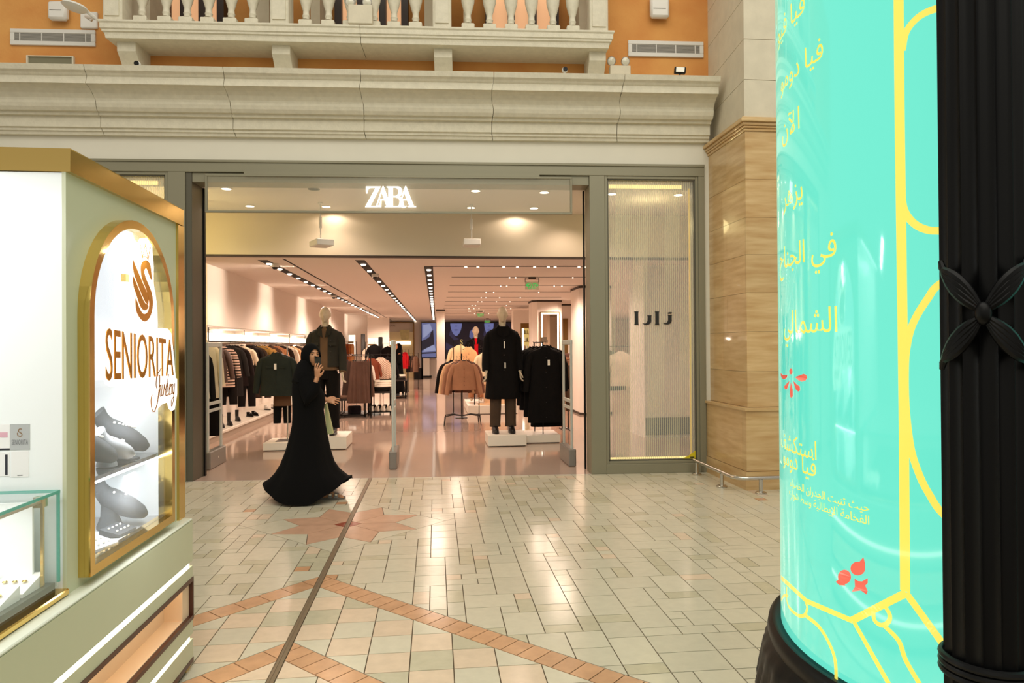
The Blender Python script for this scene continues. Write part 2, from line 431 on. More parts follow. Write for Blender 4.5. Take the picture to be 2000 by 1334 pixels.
# ================================================================== SHOP FRONT WALL, CORNICE, BALCONY
def fbox(mb, u0, u1, w0, w1, z0, z1, bev=0): return mb.box(u0, u1, w0, w1, z0, z1, M=FMAT, bev=bev)
U0, U1 = -3.14, 3.316            # outer edges of the metal frame right of the kiosk
ZF = FQ(850, 321)[1]; ZH = FQ(850, 341)[1]; ZC = 4.09
UL = -5.2
mb = MB(); fbox(mb, -8, 3.42, 0, .25, ZF, ZC+.8); fbox(mb, -8, UL-.0, 0, .25, 0, ZF); fbox(mb, U1, 3.42, .0, .25, 0, ZF)
struct('wall_front', mb, mat('white_band_paint', '#ded9c9', .75, var=.02, vscale=3), 'plain white band of wall between the metal frame and the cornice')
prof = [(-.50, 4.745), (-.48, 4.69), (-.45, 4.67), (-.435, 4.652), (-.42, 4.64), (-.42, 4.563), (-.375, 4.555), (-.33, 4.535), (-.285, 4.50), (-.25, 4.455), (-.245, 4.43), (-.25, 4.40), (-.235, 4.36), (-.205, 4.325), (-.165, 4.322), (-.155, 4.29), (-.11, 4.288), (-.11, 4.165), (-.085, 4.155), (-.085, 4.13), (-.065, 4.12), (-.055, 4.09), (.0, 4.09), (.0, 4.745)]
cor = thing('cornice', 'long moulded cream stone cornice running above the clothes shop front', 'cornice', FW(0, 0, 4.4)); cor['kind'] = 'structure'
seams = [-6.8] + [FQ(x, 190, -.3)[0] for x in (180, 445, 707, 962, 1212)] + [3.395]
for a, b in zip(seams[:-1], seams[1:]):
    m_ = MB(); g = .0035
    m_.ext(prof, lambda w_, z, a=a: FW(a+g+.012*math.sin(z*19)*(a > -6), w_, z), lambda w_, z, b=b: FW(b-g+.012*math.sin(z*19)*(b < 3), w_, z))
    m_.build('cornice_block', M_stone, cor)
# orange upper wall and the opening behind the balcony
WO = .245
def fu(x, y, w_): return FQ(x, y, w_)[0]
aL, aR = fu(262, 20, WO)-.15, fu(1150, 20, WO)+.1
mb = MB(); fbox(mb, -8, aL, WO, WO+.3, 4.7, 7.2); fbox(mb, aR, 3.75, WO, WO+.3, 4.7, 7.2); fbox(mb, aL, aR, WO, WO+.3, 4.7, 5.16)
struct('wall_orange', mb, M_orange, 'orange stucco wall above the cornice and behind the balcony')
struct('trim_1', fbox(MB(), -8, 3.39, -.0, WO+.05, 4.70, 4.742), M_stone, 'flat top of the cornice')
# alcove: lit peach panels between dark posts and stone jambs
AW = WO+.55
M_peach = mat('peach_lit_panel', '#e0a878', .6, emit=.55, ecol='#f2b888')
alc = thing('gallery_window', 'peach lit gallery window with dark posts behind the stone balusters', 'window', FW(-.8, AW, 5.2), None)
mb = MB(); fbox(mb, aL, aR, AW+.2, AW+.3, 5.1, 7.2); mb.build('wall_panel', M_orange, alc)
for (xa, xb, y) in [(322, 430, 20), (660, 790, 20), (955, 1085, 20)]:
    ua, ub = fu(xa, y, AW), fu(xb, y, AW); n = 3; stp = (ub-ua)/n
    for k in range(n):
        mb = MB(); fbox(mb, ua+k*stp+.04, ua+(k+1)*stp-.04, AW+.1, AW+.14, 5.1, 7.2); mb.build('pane', M_peach, alc)
    for k in range(n+1):
        mb = MB(); fbox(mb, ua+k*stp-.045, ua+k*stp+.045, AW, AW+.18, 5.1, 7.2); mb.build('mullion', mat('dark_brown_post', '#2f2018', .5), alc)
for (xa, xb) in [(258, 300), (500, 530), (610, 628), (830, 858), (905, 918), (1128, 1150)]:
    ua, ub = fu(xa, 20, WO+.2), fu(xb, 20, WO+.2); mb = MB(); fbox(mb, ua, ub, WO+.1, AW+.1, 5.1, 7.2); mb.build('jamb', M_stone2, alc)
# balcony slab, brackets, piers, balusters
bal = thing('balcony', 'cream stone balcony with turned balusters on four brackets against the orange wall', 'balcony', FW(-.8, 0, 5.1))
BLu, BRu = -3.80, 2.17
bprof = [(-.30, 5.345), (-.30, 5.325), (-.285, 5.31), (-.285, 5.255), (-.27, 5.245), (-.27, 5.225), (-.25, 5.215), (-.245, 5.19), (-.24, 5.156), (WO, 5.156), (WO, 5.345)]
mid = FQ(703, 70, -.3)[0]
for a, b in [(BLu, mid-.003), (mid+.003, BRu)]:
    dl = lambda w_, z, s_: 0
    m_ = MB(); k = lambda w_: (w_+.30)
    m_.ext(bprof, (lambda w_, z, a=a: FW(a+(max(0, min(.08, w_+.30)) if a == BLu else 0), w_, z)), (lambda w_, z, b=b: FW(b-(max(0, min(.08, w_+.30)) if b == BRu else 0), w_, z)))
    m_.build('balcony_slab', M_stone, bal)
bp = [(-.14, 5.156), (-.14, 5.05), (-.06, 4.97), (.02, 4.88), (.03, 4.86), (.05, 4.84), (.05, 4.742), (WO, 4.742), (WO, 5.156)]
for (xa, xb) in [(232, 268), (533, 568), (848, 883), (1150, 1182)]:
    ua, ub = fu(xa, 105, -.10), fu(xb, 105, -.10); m_ = MB(); m_.ext(bp, lambda w_, z: FW(ua, w_, z), lambda w_, z: FW(ub, w_, z)); m_.build('bracket', M_stone, bal)
for (xa, xb) in [(200, 238), (527, 563), (845, 881), (1152, 1188)]:
    ua, ub = fu(xa, 30, -.2), fu(xb, 30, -.2); m_ = MB(); fbox(m_, ua, ub, -.20, .06, 5.345, 6.55, bev=.012); fbox(m_, ua+.03, ub-.03, -.215, -.2, 5.43, 6.45); m_.build('pier', M_stone, bal)
bprf = [(.078, 0), (.078, .02), (.078, .12), (.066, .135), (.04, .145), (.038, .17), (.046, .19), (.038, .205), (.036, .25), (.055, .31), (.078, .40), (.082, .47), (.07, .56), (.05, .66), (.038, .76), (.036, .80), (.05, .82), (.05, .84), (.04, .86), (.078, .88), (.078, .97)]
first = None
for x in (278, 325, 366, 408, 452, 494, 598, 642, 684, 731, 770, 812, 914, 956, 998, 1038, 1080, 1118):
    u = fu(x, 38, -.07)
    if first is None:
        m_ = MB(); m_.box(-.078, .078, -.078, .078, 0, .125, bev=.01); m_.lathe(bprf[3:-2], seg=14); m_.box(-.078, .078, -.078, .078, .88, .97, bev=.01)
        m_.v = [v+Vector((0, 0, 5.345)) for v in m_.v]; first = m_.build('baluster', M_stone, bal, smooth=True); base0 = first; P = FW(u, -.07, 0); first.matrix_world = Matrix.Translation(P) @ Matrix.Rotation(-FT_, 4, 'Z')
        first.matrix_parent_inverse = Matrix.Identity(4); first.matrix_basis = bal.matrix_basis.inverted() @ Matrix.Translation(P) @ Matrix.Rotation(-FT_, 4, 'Z')
    else:
        c = first.copy(); COL.objects.link(c); c.matrix_basis = bal.matrix_basis.inverted() @ Matrix.Translation(FW(u, -.07, 0)) @ Matrix.Rotation(-FT_, 4, 'Z')
m_ = MB(); fbox(m_, BLu+.02, BRu-.02, -.2, .06, 6.31, 6.45); m_.build('handrail', M_stone, bal)

# ================================================================== PILASTER ON THE RIGHT
pil = thing('pilaster', 'tall corner pilaster of beige travertine slabs with cast stone above, by the shop window', 'pilaster', (3.9, 7.8, 0)); pil['kind'] = 'structure'
XP, YP = 3.405, 7.34; XB, YBs = 3.335, 7.235; XE = 4.5
bxs((XP+.02, XE, YP+.02, 8.9, 0, 4.07)).build('core', M_stone2, pil)
MB().prism([[(XP+.02, YP+.02), (XE, YP+.02), (XE, 8.9), (XP+.02+.125, 8.9)]], lambda x, y: (x, y, 4.07), lambda x, y: (x, y, 7.2)).build('core', M_stone2, pil)
zs = [.89, 1.28, 1.72, 2.15, 2.57, 2.98, 3.40, 3.93]
for i, (a, b) in enumerate(zip(zs[:-1], zs[1:])):
    xm = XP+.55+.1*(i % 2); ym = 7.85+.12*(i % 2)
    bxs((XP, xm-.001, YP, YP+.03, a+.0015, b-.0015)).build('slab', M_marble, pil); bxs((xm+.001, XE, YP, YP+.03, a+.0015, b-.0015)).build('slab', M_marble, pil)
    bxs((XP, XP+.03, YP+.031, ym-.001, a+.0015, b-.0015)).build('slab', M_marble, pil); bxs((XP, XP+.03, ym+.001, 8.62, a+.0015, b-.0015)).build('slab', M_marble, pil)
for (a, b, o_) in [(.0, .20, 0), (.205, .86, .012), (.86, .888, -.012)]:
    bxs((XB+o_, XE, YBs+o_, YBs+.12, a, b)).build('slab', M_marble, pil); bxs((XB+o_, XB+.09, YBs+.121, 8.40, a, b)).build('slab', M_marble, pil)
for (z0, z1, p_) in [(3.93, 3.96, .015), (3.96, 3.985, .03), (3.985, 4.02, .045), (4.02, 4.06, .07), (4.06, 4.075, .055)]:
    bxs((XP-p_, XE, YP-p_, 8.40, z0, z1), bev=.006).build('moulding', M_marble, pil)
zz = [4.075, 4.50, 4.95, 5.4, 5.85, 6.3, 6.8]
for i, (a, b) in enumerate(zip(zz[:-1], zz[1:])):
    ym = 7.82 if i % 2 else 8.2
    bxs((XP-.005, XE, YP, YP+.03, a+.003, b-.003)).build('stone_block', M_stone2, pil)
    for ya_, yb_ in ((YP+.032, ym-.003), (ym+.003, 8.9)):
        sk = lambda y: XP-.005+.125*(y-YP)/1.46
        MB().prism([[(sk(ya_), ya_), (sk(yb_), yb_), (sk(yb_)+.03, yb_), (sk(ya_)+.03, ya_)]], lambda x, y: (x, y, a+.003), lambda x, y: (x, y, b-.003)).build('stone_block', M_stone2, pil)

# steel kick rail round the pilaster
kr = thing('kick_rail', 'polished steel floor rail on short posts around the pilaster foot', 'rail', (3.2, 7.3, 0))
zr = .165; pa = aZ(1372, 905, zr); pb = aZ(1446, 938, zr); pc = aZ(1455, 939, zr)
y2 = 7.06; x2 = 3.15
pts = [(x2, 8.28, zr), (x2, 7.2, zr)] + [(x2+.13*(1-math.cos(t)), 7.2-.13*math.sin(t), zr) for t in (PI/8, PI/4, 3*PI/8, PI/2)] + [(4.4, 7.07, zr)]
MB().tube(pts, .021, 12).build('tube', M_steel, kr, smooth=True)
for (x, y) in [(x2, 8.2), (x2, 7.45), (3.42, 7.07), (4.1, 7.07)]:
    MB().lathe([(.06, 0), (.06, .012), (.045, .022), (.022, .026), (.022, .15)], (x, y, 0), 16).build('rail_post', M_steel, kr, smooth=True)

# ================================================================== METAL SHOP-FRONT FRAME AND WINDOWS
fr = thing('shop_front_frame', 'grey green metal frame around the wide shop entrance and its side windows', 'door frame', FW(0, 0, 0)); fr['kind'] = 'structure'
fL, fR_, gL, gR = -3.14, -2.868, 1.90, 2.09
def fpart(name, *boxes, m=None, bev=.004):
    mb = MB()
    for q in boxes: fbox(mb, *q, bev=bev)
    return mb.build(name, m or M_grey, fr)
fpart('head_beam', (UL, U1+.03, -.03, .28, ZH+.0, ZF+.02), (UL, U1+.03, -.045, -.03, ZF-.01, ZF+.02))
fpart('soffit_box', (fR_, gL, -.0, .28, ZH-.115, ZH))
fpart('jamb', (fL, fL+.20, -.03, .3, 0, ZH)); fpart('jamb', (gL, gR, -.03, .3, 0, ZH))
fpart('jamb', (fL+.20, fR_, -.01, .35, 0, ZH), m=M_greyd); fpart('jamb', (U1-.05, U1+.03, -.03, .3, 0, ZH))
fpart('sill', (gR, U1, -.03, .2, 0, .117)); fpart('sill', (UL, fL, -.03, .2, 0, .117))
fpart('door_track', (fR_+.0, fR_+.02, .33, .38, 0, ZH-.1), (gL-.02, gL, .33, .38, 0, ZH-.1), m=M_black)
M_rib = mat('white_glass_stripe', '#dcd49e', .4, alpha=.5)
M_panel = mat('yellow_led_strip', '#ffe9a0', .5, emit=1.1, ecol='#ffe08a')
def side_window(n, u0, u1, lab):
    t = thing('window_%d' % n, lab, 'window', FW(u0, 0, .117)); t['kind'] = 'structure'; z0, z1 = .117, ZH
    mb = MB(); d = .035
    for q in [(u0, u0+d, -.015, .06, z0, z1), (u1-d, u1, -.015, .06, z0, z1), (u0+d, u1-d, -.015, .06, z0, z0+d), (u0+d, u1-d, -.015, .06, z1-d, z1)]: fbox(mb, *q, bev=.003)
    mb.build('window_frame', M_grey, t)
    mb = MB(); d2 = .05
    for q in [(u0+d, u0+d2, .0, .05, z0, z1), (u1-d2, u1-d, .0, .05, z0, z1), (u0+d, u1-d, .0, .05, z0+d, z0+d2), (u0+d, u1-d, .0, .05, z1-d2, z1-d)]: fbox(mb, *q)
    mb.build('gasket', M_greyd, t)
    a, b = u0+d2, u1-d2
    MB().box(a, b, .02, .028, z0+d2, z1-d2, M=FMAT).build('pane', M_glass, t)
    mb = MB(); k = int((b-a)/.0255)
    for i in range(k):
        uu = a+(i+.5)*(b-a)/k; mb.add([FW(uu-.0065, .030, z0+d2), FW(uu+.0065, .030, z0+d2), FW(uu+.0065, .030, z1-d2), FW(uu-.0065, .030, z1-d2)], [(0, 1, 2, 3)])
    o = mb.build('glass_stripes', M_rib, t); o['kind'] = 'stuff'
    mb = MB(); fbox(mb, a+.03, b-.12, .10, .12, z1-d2-.075, z1-d2-.03); mb.build('led_strip', M_panel, t)
    mb = MB(); fbox(mb, b-.03, b-.012, .10, .12, z0+.06, z1-.12); mb.build('led_strip', mat('dim_led_strip', '#d9b24a', .5, emit=.30, ecol='#e8bf50'), t)
    mb = MB(); fbox(mb, a, b, .10, .12, z0+.04, z0+.062); mb.build('led_strip', M_panel, t)
    return t, a, b
win1, wa, wb = side_window(1, gR, U1-.05, 'tall shop window of glass with fine white vertical stripes beside the pilaster')
win2, _, _ = side_window(2, UL+.1, fL, 'striped shop window mostly hidden behind the jewellery kiosk')
# arabic lettering on the right window and the yellow corner sticker
def wl(x, y, w_=.016):
    return lambda a, b: FW(*((lambda q: (q[0], w_, q[1]))(FQ(x+a/22.22, y+b/22.22, w_))))
def bl(*l): return MB().prism([[p for p in l]], wl(1230, 600, .0185), wl(1230, 600, .0120))
M_letter = mat('black_vinyl_letter', '#17140f', .5)
I_ = [(185, 180), (400, 180), (368, 235), (372, 700), (400, 775), (190, 775), (218, 700), (214, 235)]
J_ = [(750, 355), (960, 355), (932, 405), (938, 620), (905, 695), (835, 750), (740, 775), (640, 762), (575, 725), (535, 680), (610, 702), (680, 702), (735, 665), (772, 590), (778, 405)]
for pl_ in (I_, J_, [(x+893, y) for x, y in I_], [(x+888, y-17) for x, y in J_], [(1740+100*math.cos(t)+20*math.sin(t), 250-38*math.sin(t)) for t in [2*PI*k/20 for k in range(20)]]):
    bl(*pl_).build('letter', M_letter, win1)
cs = [(1370, 871)]; stk = [(1366, 866)]+[(1366-6-46*(t/8)**1.0, 866+ (1-math.cos(PI/2*t/8))*0+36*((t/8)**.55)) for t in range(1, 9)]+[(1366, 903)]
sx_ = lambda w_: (lambda a, b: FW(FQ(a, b, w_)[0], w_, FQ(a, b, w_)[1]))
MB().prism([[(1367, 868), (1358, 880), (1346, 889), (1330, 897), (1314, 901), (1367, 901)]], sx_(.012)).build('corner_sticker', mat('yellow_sticker', '#d8c318', .5), win1)
for i, (x, y, w2) in enumerate([(1352, 893, 8), (1350, 897.5, 9), (1343, 897, 5), (1362, 886, 2.5)]):
    MB().prism([[(x-w2/2, y-1), (x+w2/2, y-1), (x+w2/2, y+1), (x-w2/2, y+1)]], sx_(.0105)).build('sticker_print', M_letter, win1)

# ================================================================== VESTIBULE AND SHOP SHELL
ZS = 2.95; ZV = 3.562; YBK = 10.35; XL = -3.66; XR = 16
struct('ceiling_1', MB().prism([[(-6, 8.53+6*.045+.27), (XR, 8.53-XR*.045+.27), (XR, YBK), (-6, YBK)]], lambda x, y: (x, y, ZV), lambda x, y: (x, y, ZV+.2)), M_wallw, 'flat ceiling of the entrance bay with round downlights')
struct('wall_bulkhead', bxs((XL, XR, YBK, YBK+.15, 2.918, ZV+.05)), mat('bulkhead_paint', '#d9ceba', .7), 'bulkhead above the opening into the shop')
struct('trim_2', bxs((XL, XR, YBK-.006, YBK+.15, 2.898, 2.918)), mat('dark_brown_trim', '#3a2c22', .6), 'thin dark edge under the bulkhead')  # dark brown strip along the bulkhead's lower edge
struct('ceiling_2', bxs((-6, XR, YBK+.15, 37.2, ZS, ZS+.2)), M_sceil, 'long white shop ceiling with dark lighting slots')
struct('floor_2', MB().add([(-6, 8.53+6*.045, 0), (XR, 8.53-XR*.045, 0), (XR, 38, 0), (-6, 38, 0)], [(0, 1, 2, 3)]), M_sfloor, 'polished greige shop floor mirroring the lights')
YN0, YN1 = 11.75, 26.6
mb = bxs((XL-.15, XL, YN0, 37.0, 1.95, ZS-.001), (XL-.15, XL, YN1+.05, 37.0, 0, 1.949)); struct('wall_left', mb, M_wallw, 'long white left shop wall washed by spotlights')
mb = bxs((XL-.15, XL, 8.75, YN0, 0, ZV)); struct('wall_entrance', mb, M_cream, 'cream coloured side wall of the entrance bay')
struct('wall_niche', bxs((XL-.80, XL-.75, YN0, YN1, .15, 1.95), (XL-.75, XL, YN0-.02, YN0, .15, 1.95), (XL-.8, XL-.152, YN0, YN1, 1.951, 2.0), (XL-.8, XL-.15, YN1, YN1+.05, .15, 1.95)), M_wallw, 'recessed clothes niche in the left wall')
struct('wall_back', bxs((-4, XR, 37, 37.2, 0, ZS)), M_wallw, 'far back wall of the shop')
struct('wall_right', bxs((11.5, 11.7, 8.2, 37, 0, ZV)), M_wallw, 'right hand shop wall')
struct('wall_facade_back', bxs((3.9, 12, 8.75, 8.85, 0, ZV)), M_wallw)
struct('platform', bxs((XL-.8, XL, YN0-.1, YN1, .10, .15), bev=.006), M_whitebox, 'long white display ledge along the left wall').__setitem__('label', 'long white display ledge along the left wall')
struct('trim_3', bxs((XL-.8, XL-.02, YN0-.08, YN1, 0, .10)), mat('plinth_front', '#a89684', .6))
# lit strip at the back of the niche, in segments with brackets
M_nlight = emat('niche_light_panel', '#ffe6c4', 3.4)
nl = thing('niche_light', 'row of glowing white panels along the top of the left clothes niche', 'light', (XL-.5, YN0, 1.8))
y = YN0+.05; k = 0
while y < YN1-1:
    l = [1.0, .5, 1.3][k % 3]; bxs((XL-.745, XL-.72, y, y+l, 1.70, 1.88)).build('light_panel', M_nlight, nl); y += l+.12; k += 1
for y in (12.6, 14.8, 17.2, 19.8, 22.6, 25.4): lamp('POINT', 'niche_lamp', (XL-.58, y, 1.80), 16, STC, shadow_soft_size=.06)
nr = thing('clothes_rail', 'dark steel clothes rail hanging in the left wall niche', 'rail', (XL-.32, YN0, 1.7))
MB().tube([(XL-.32, YN0+.1, 1.70), (XL-.32, YN1-.2, 1.70)], .013, 8).build('bar', M_black, nr)
for i in range(7):
    yy = YN0+.6+i*2.3; bxs((XL-.75, XL-.28, yy, yy+.9, 1.66, 1.685)).build('shelf', mat('smoked_shelf', '#6b5240', .4), nr)
    MB().tube([(XL-.32, yy+.5, 1.70), (XL-.32, yy+.5, 1.95)], .008, 6).build('hanger_rod', M_black, nr)
# shop ceiling light slots with lamp heads
M_slot = mat('black_slot', '#1d1612', .8)
def track(p0, p1, wd, n, lab, heads=True, hs=None):
    a, b = aZ(*p0, ZS), aZ(*p1, ZS); d = (b-a); d.z = 0; L_ = d.length; d.normalize(); q = Vector((-d.y, d.x, 0))*wd/2
    t = thing('lighting_track', lab, 'ceiling light', (a.x, a.y, ZS), 'recessed lighting slots in the shop ceiling')
    z = ZS-.004; mb = MB(); vs = [a+q, b+q, b-q, a-q]; mb.add([(v.x, v.y, zz_) for zz_ in (z, ZS-.0008) for v in vs], [(0, 1, 2, 3), (4, 5, 6, 7), (0, 1, 5, 4), (1, 2, 6, 5), (2, 3, 7, 6), (3, 0, 4, 7)]); mb.build('slot', M_slot, t)
    if n:
        me = None
        for i in range(n):
            f = hs[i] if hs else (i+.5)/n; c = a+(b-a)*f; r_ = wd*.27
            if me is None:
                o = MB().lathe([(r_*.7, 0), (r_, .006), (r_, .022)], (0, 0, 0), 10).build('lamp_head', M_lamp if wd > .1 else emat('small_lamp_disc', '#ffe9d0', 2.4), t); me = o
            else: o = me.copy(); COL.objects.link(o)
            o.matrix_parent_inverse = Matrix.Identity(4); o.matrix_basis = Matrix.Translation((c.x-a.x, c.y-a.y, -.028))
    return t
track((513, 508), (740, 620), .15, 27, 'leftmost slot of spotlights running deep along the shop ceiling')
track((703, 508), (812, 627), .15, 26, 'middle slot of spotlights running deep along the shop ceiling')
track((837, 520), (847, 624), .15, 25, 'short straight slot of spotlights ending at the white pillar')
track((553, 505), (768, 628), .035, 0, 'thin dark ceiling joint beside the leftmost slot of spotlights')
rows = [(842, 1152, 520, [.20, .27, .42, .50, .60, .68, .72, .86, .90, .98]), (882, 1152, 541, [.38, .42, .80]), (878, 1152, 557.5, [.33, .37, .68, .73]), (875, 1120, 570, [.30, .36, .72]), (872, 1096, 580.5, [.3, .34, .46, .64]), (870, 1060, 588.5, [.33, .37, .52, .66]), (868, 1040, 596, [.31, .35, .7]), (866, 1030, 602, [.3, .36, .42, .8]), (868, 1020, 607, [.31, .33, .5]), (870, 1010, 612, [.4, .6]), (870, 1000, 617, [.5])]
names = ['first', 'second', 'third', 'fourth', 'fifth', 'sixth', 'seventh', 'eighth', 'ninth', 'tenth', 'eleventh']
for (xa, xb, y, hs), nm in zip(rows, names):
    a = aZ(xa, y, ZS); b = aZ(xb, y, ZS); wd = .055 if y > 530 else .09
    track((xa, y), (xb+ (25 if xb > 1150 else 0), y), wd, len(hs), '%s cross slot with small lamps counted from the bulkhead' % nm, hs=hs)
# vestibule downlights
for i, (x, y, on) in enumerate([(442, 368, 1), (613, 369, 0), (488, 402, 1), (637, 403, 1), (929, 372, 1), (1063, 375, 1), (920, 405, 1), (1043, 406, 1), (1195, 378, 1), (1325, 380, 1)]):
    P = aZ(x, y, ZV); t = thing('downlight', ['round downlight over the left end of the glass sign', 'unlit dark round ceiling fitting left of the sign letters', 'back row downlight near the left end', 'back row downlight beside the left hanging sensor', 'front downlight above the right hanging sensor', 'front downlight near the right end of the glass sign', 'back row downlight at the right hanging sensor rod', 'back row downlight near the right end', 'left downlight seen through the striped window', 'right downlight seen through the striped window'][i], 'ceiling light', P, 'downlights in the entrance ceiling')
    MB().lathe([(.058, -.0), (.07, -.0), (.074, -.006), (.058, -.008)], P, 20).build('trim_ring', M_white if on else M_greyd, t)
    MB().lathe([(.057, -.0095), (.001, -.0095)], P, 20).build('diffuser', M_lamp if on else M_greyd, t)
for (x, e) in [(-1.45, 6), (1.2, 7)]:
    lamp('SPOT', 'downlight_lamp', (x, 10.17, 3.53), e, (1, .80, .62), spot_size=math.radians(165), spot_blend=.3, shadow_soft_size=.03, aim=(x, 10.2, 2.4))
lamp('POINT', 'led_glow', (2.9, 9.2, 3.2), 7, (1, .85, .40), shadow_soft_size=.1)
lamp('POINT', 'led_glow', (-3.3, 9.4, 2.9), 16, (1, .82, .35), shadow_soft_size=.1)
for (x, y) in [(-2.6, 9.3), (-.7, 9.3), (.9, 9.3), (2.7, 9.4), (-1.5, 9.9), (1.9, 9.9)]:
    lamp('SPOT', 'downlight_lamp', (x, y, 3.53), 24, STC, spot_size=math.radians(140), spot_blend=.7, shadow_soft_size=.05)

# ================================================================== WALL FITTINGS ABOVE THE CORNICE
def vent(lab, px, w_):
    (xa, ya, xb, yb) = px; ua, za = FQ(xa, ya, w_); ub, zb = FQ(xb, yb, w_); z1, z0 = max(za, zb), min(za, zb)
    t = thing('air_vent', lab, 'air vent', FW(ua, w_, z0), 'white slotted air vents on the orange wall'); f = .05
    mb = MB()
    for q in [(ua, ub, w_-.03, w_, z1-f, z1), (ua, ub, w_-.03, w_, z0, z0+f), (ua, ua+f, w_-.03, w_, z0+f, z1-f), (ub-f, ub, w_-.03, w_, z0+f, z1-f)]: fbox(mb, *q, bev=.005)
    mb.build('frame', mat('white_vent_paint', '#d9d6cf', .5), t)
    mb = MB(); fbox(mb, ua+f, ub-f, w_-.004, w_-.001, z0+f, z1-f); mb.build('backing', M_greyd, t)
    n = 10
    sl = MB()
    for i in range(n):
        z = z0+f+(i+.5)*(z1-z0-2*f)/n; m_ = MB(); fbox(m_, ua+f, ub-f, w_-.022, w_-.008, z-.003, z+.003); m_.build('slat', mat('grey_vent_slat', '#a19d95', .5), t)
    for i in range(4):
        u = ua+f+(ub-ua-2*f)*(.07+.287*i); m_ = MB(); fbox(m_, u-.005, u+.005, w_-.026, w_-.02, z0+f, z1-f); m_.build('divider', mat('white_vent_paint', '#d9d6cf', .5), t)
vent('white slotted air vent on the orange wall at the left end', (22, 57, 188, 92), WO)
vent('white slotted air vent on the orange wall between balcony and pilaster', (1226, 80, 1373, 114), WO)
M_plast = mat('white_plastic', '#e2dfd8', .4)
t = thing('dark_vent', 'dark grille with a pale frame half hidden behind the cornice at left', 'air vent', FW(-4.6, WO, 4.75))
ua, z0 = FQ(55, 129, WO); ub, z1 = FQ(147, 112, WO); z0 = 4.745
for q, n_, m_ in [((ua+.02, ub-.02, WO-.02, WO-.002, z0, z1-.01), 'grille', mat('olive_grille', '#7c7860', .7)), ((ua, ua+.02, WO-.04, WO-.002, z0, z1), 'side_trim', M_stone2), ((ub-.02, ub, WO-.04, WO-.002, z0, z1), 'side_trim', M_stone2), ((ua+.02, ub-.02, WO-.04, WO-.002, z1-.01, z1), 'top_trim', M_stone2)]:
    mb = MB(); fbox(mb, *q); mb.build(n_, m_, t)
def apoint(lab, x0, y0, x1, y1):
    u0, z1 = FQ(x0, y0, WO-.1); u1, z0 = FQ(x1, y1, WO-.1); t = thing('access_point', lab, 'wall box', FW(u0, WO-.1, z0)); mb = MB(); fbox(mb, u0, u1, WO-.13, WO-.04, z0, z1, bev=.025); mb.build('housing', M_plast, t, smooth=True)
    mb = MB(); fbox(mb, u0+.06, u1-.06, WO-.04, WO, z0+.08, z1-.06); mb.build('bracket', M_greyd, t)
    mb = MB(); fbox(mb, u0+.03, u1-.05, WO-.1318, WO-.130, z0+.10, z0+.108); mb.build('slot', M_greyd, t)
apoint('square white wireless box beside the oval antenna on the orange wall', 94, 2, 131, 39)
apoint('tall white wireless box on the orange wall above the right vent', 1270, -12, 1307, 35)
t = thing('antenna', 'oval grey white antenna dish on an arm by the left balcony end', 'antenna', aY(168, 30, 8.5)); P = aY(146, 14, 8.25)
MB().lathe([(.001, -.03), (.10, -.025), (.135, 0), (.12, .022), (.001, .03)], (0, 0, 0), 24, M=Matrix.Translation(P) @ Matrix.Rotation(.18, 4, 'Y')).build('dish', M_plast, t, smooth=True)
Q_ = aY(180, 42, 8.8); MB().tube([P+Vector((.08, .03, 0)), P+Vector((.16, .12, -.06)), Q_+Vector((-.03, -.08, .02)), Q_+Vector((.03, -.07, -.02))], .02, 8).build('arm', M_plast, t, smooth=True)
mb = MB(); u, z = FQ(178, 38, WO); fbox(mb, u-.11, u+.09, WO-.04, WO, z-.12, z+.08, bev=.01); mb.build('wall_plate', M_plast, t)
def cctv(lab, x, y):
    P = aY(x, y, 8.22); t = thing('camera_ball', lab, 'security camera', P, 'small ball cameras on the cornice')
    MB().sphere(P, .035, 14, 10).build('housing', M_plast, t, smooth=True)
    MB().lathe([(.026, 0), (.028, .01), (.02, .012), (.001, .006)], (0, 0, 0), 14, M=Matrix.Translation(P+Vector((0, -.028, 0))) @ Matrix.Rotation(PI/2, 4, 'X')).build('lens', M_black, t, smooth=True)
    MB().lathe([(.012, 0), (.012, P.z-4.742), (.012, P.z-4.742)], (P.x, P.y, 4.742), 8).build('stem', M_plast, t)
cctv('small ball camera under the left balcony bracket', 269, 126); cctv('small ball camera near the right end of the balcony', 1103, 137)
def twin(lab, x0, x1, yb, yt, yl, w_):
    u0, zb = FQ(x0, yb, w_); u1, _ = FQ(x1, yb, w_); zt = FQ(x0, yt, w_)[1]; zl = FQ(x0, yl, w_)[1]
    t = thing('emergency_light', lab, 'emergency light', FW(u0, w_, zb), 'twin lamp emergency lights')
    mb = MB(); fbox(mb, u0, u1, w_, w_+.09, zb, zt, bev=.006); mb.build('box', M_stone2, t)
    for u in (u0+.02, u1-.06):
        C_ = FW(u, w_+.02, zl); M_ = Matrix.Translation(C_) @ Matrix.Rotation(PI/2+.25, 4, 'X') @ Matrix.Rotation(0, 4, 'Z')
        MB().lathe([(.03, -.05), (.052, -.03), (.056, .0), (.05, .006)], (0, 0, 0), 20, M=M_).build('lamp_housing', M_steel, t, smooth=True)
        MB().lathe([(.049, .004), (.03, .014), (.001, .018)], (0, 0, 0), 18, M=M_).build('lens', mat('lamp_glass', '#d9d4c0', .1, coat=1), t, smooth=True)
        MB().tube([FW(u, w_+.05, zt-.005), FW(u, w_+.05, zl-.03)], .012, 8).build('neck', M_plast, t)
twin('twin lamp emergency light on the cornice below the right air vent', 1192, 1232, 145, 127, 118, -.05)
twin('twin lamp emergency light standing on the balcony edge before the balusters', 680, 727, 45, 8, 2, -.26)
t = thing('floodlight', 'small black floodlight on the cornice by the pilaster', 'lamp', aY(1328, 145, 8.3)); P = aY(1328, 138, 8.3)
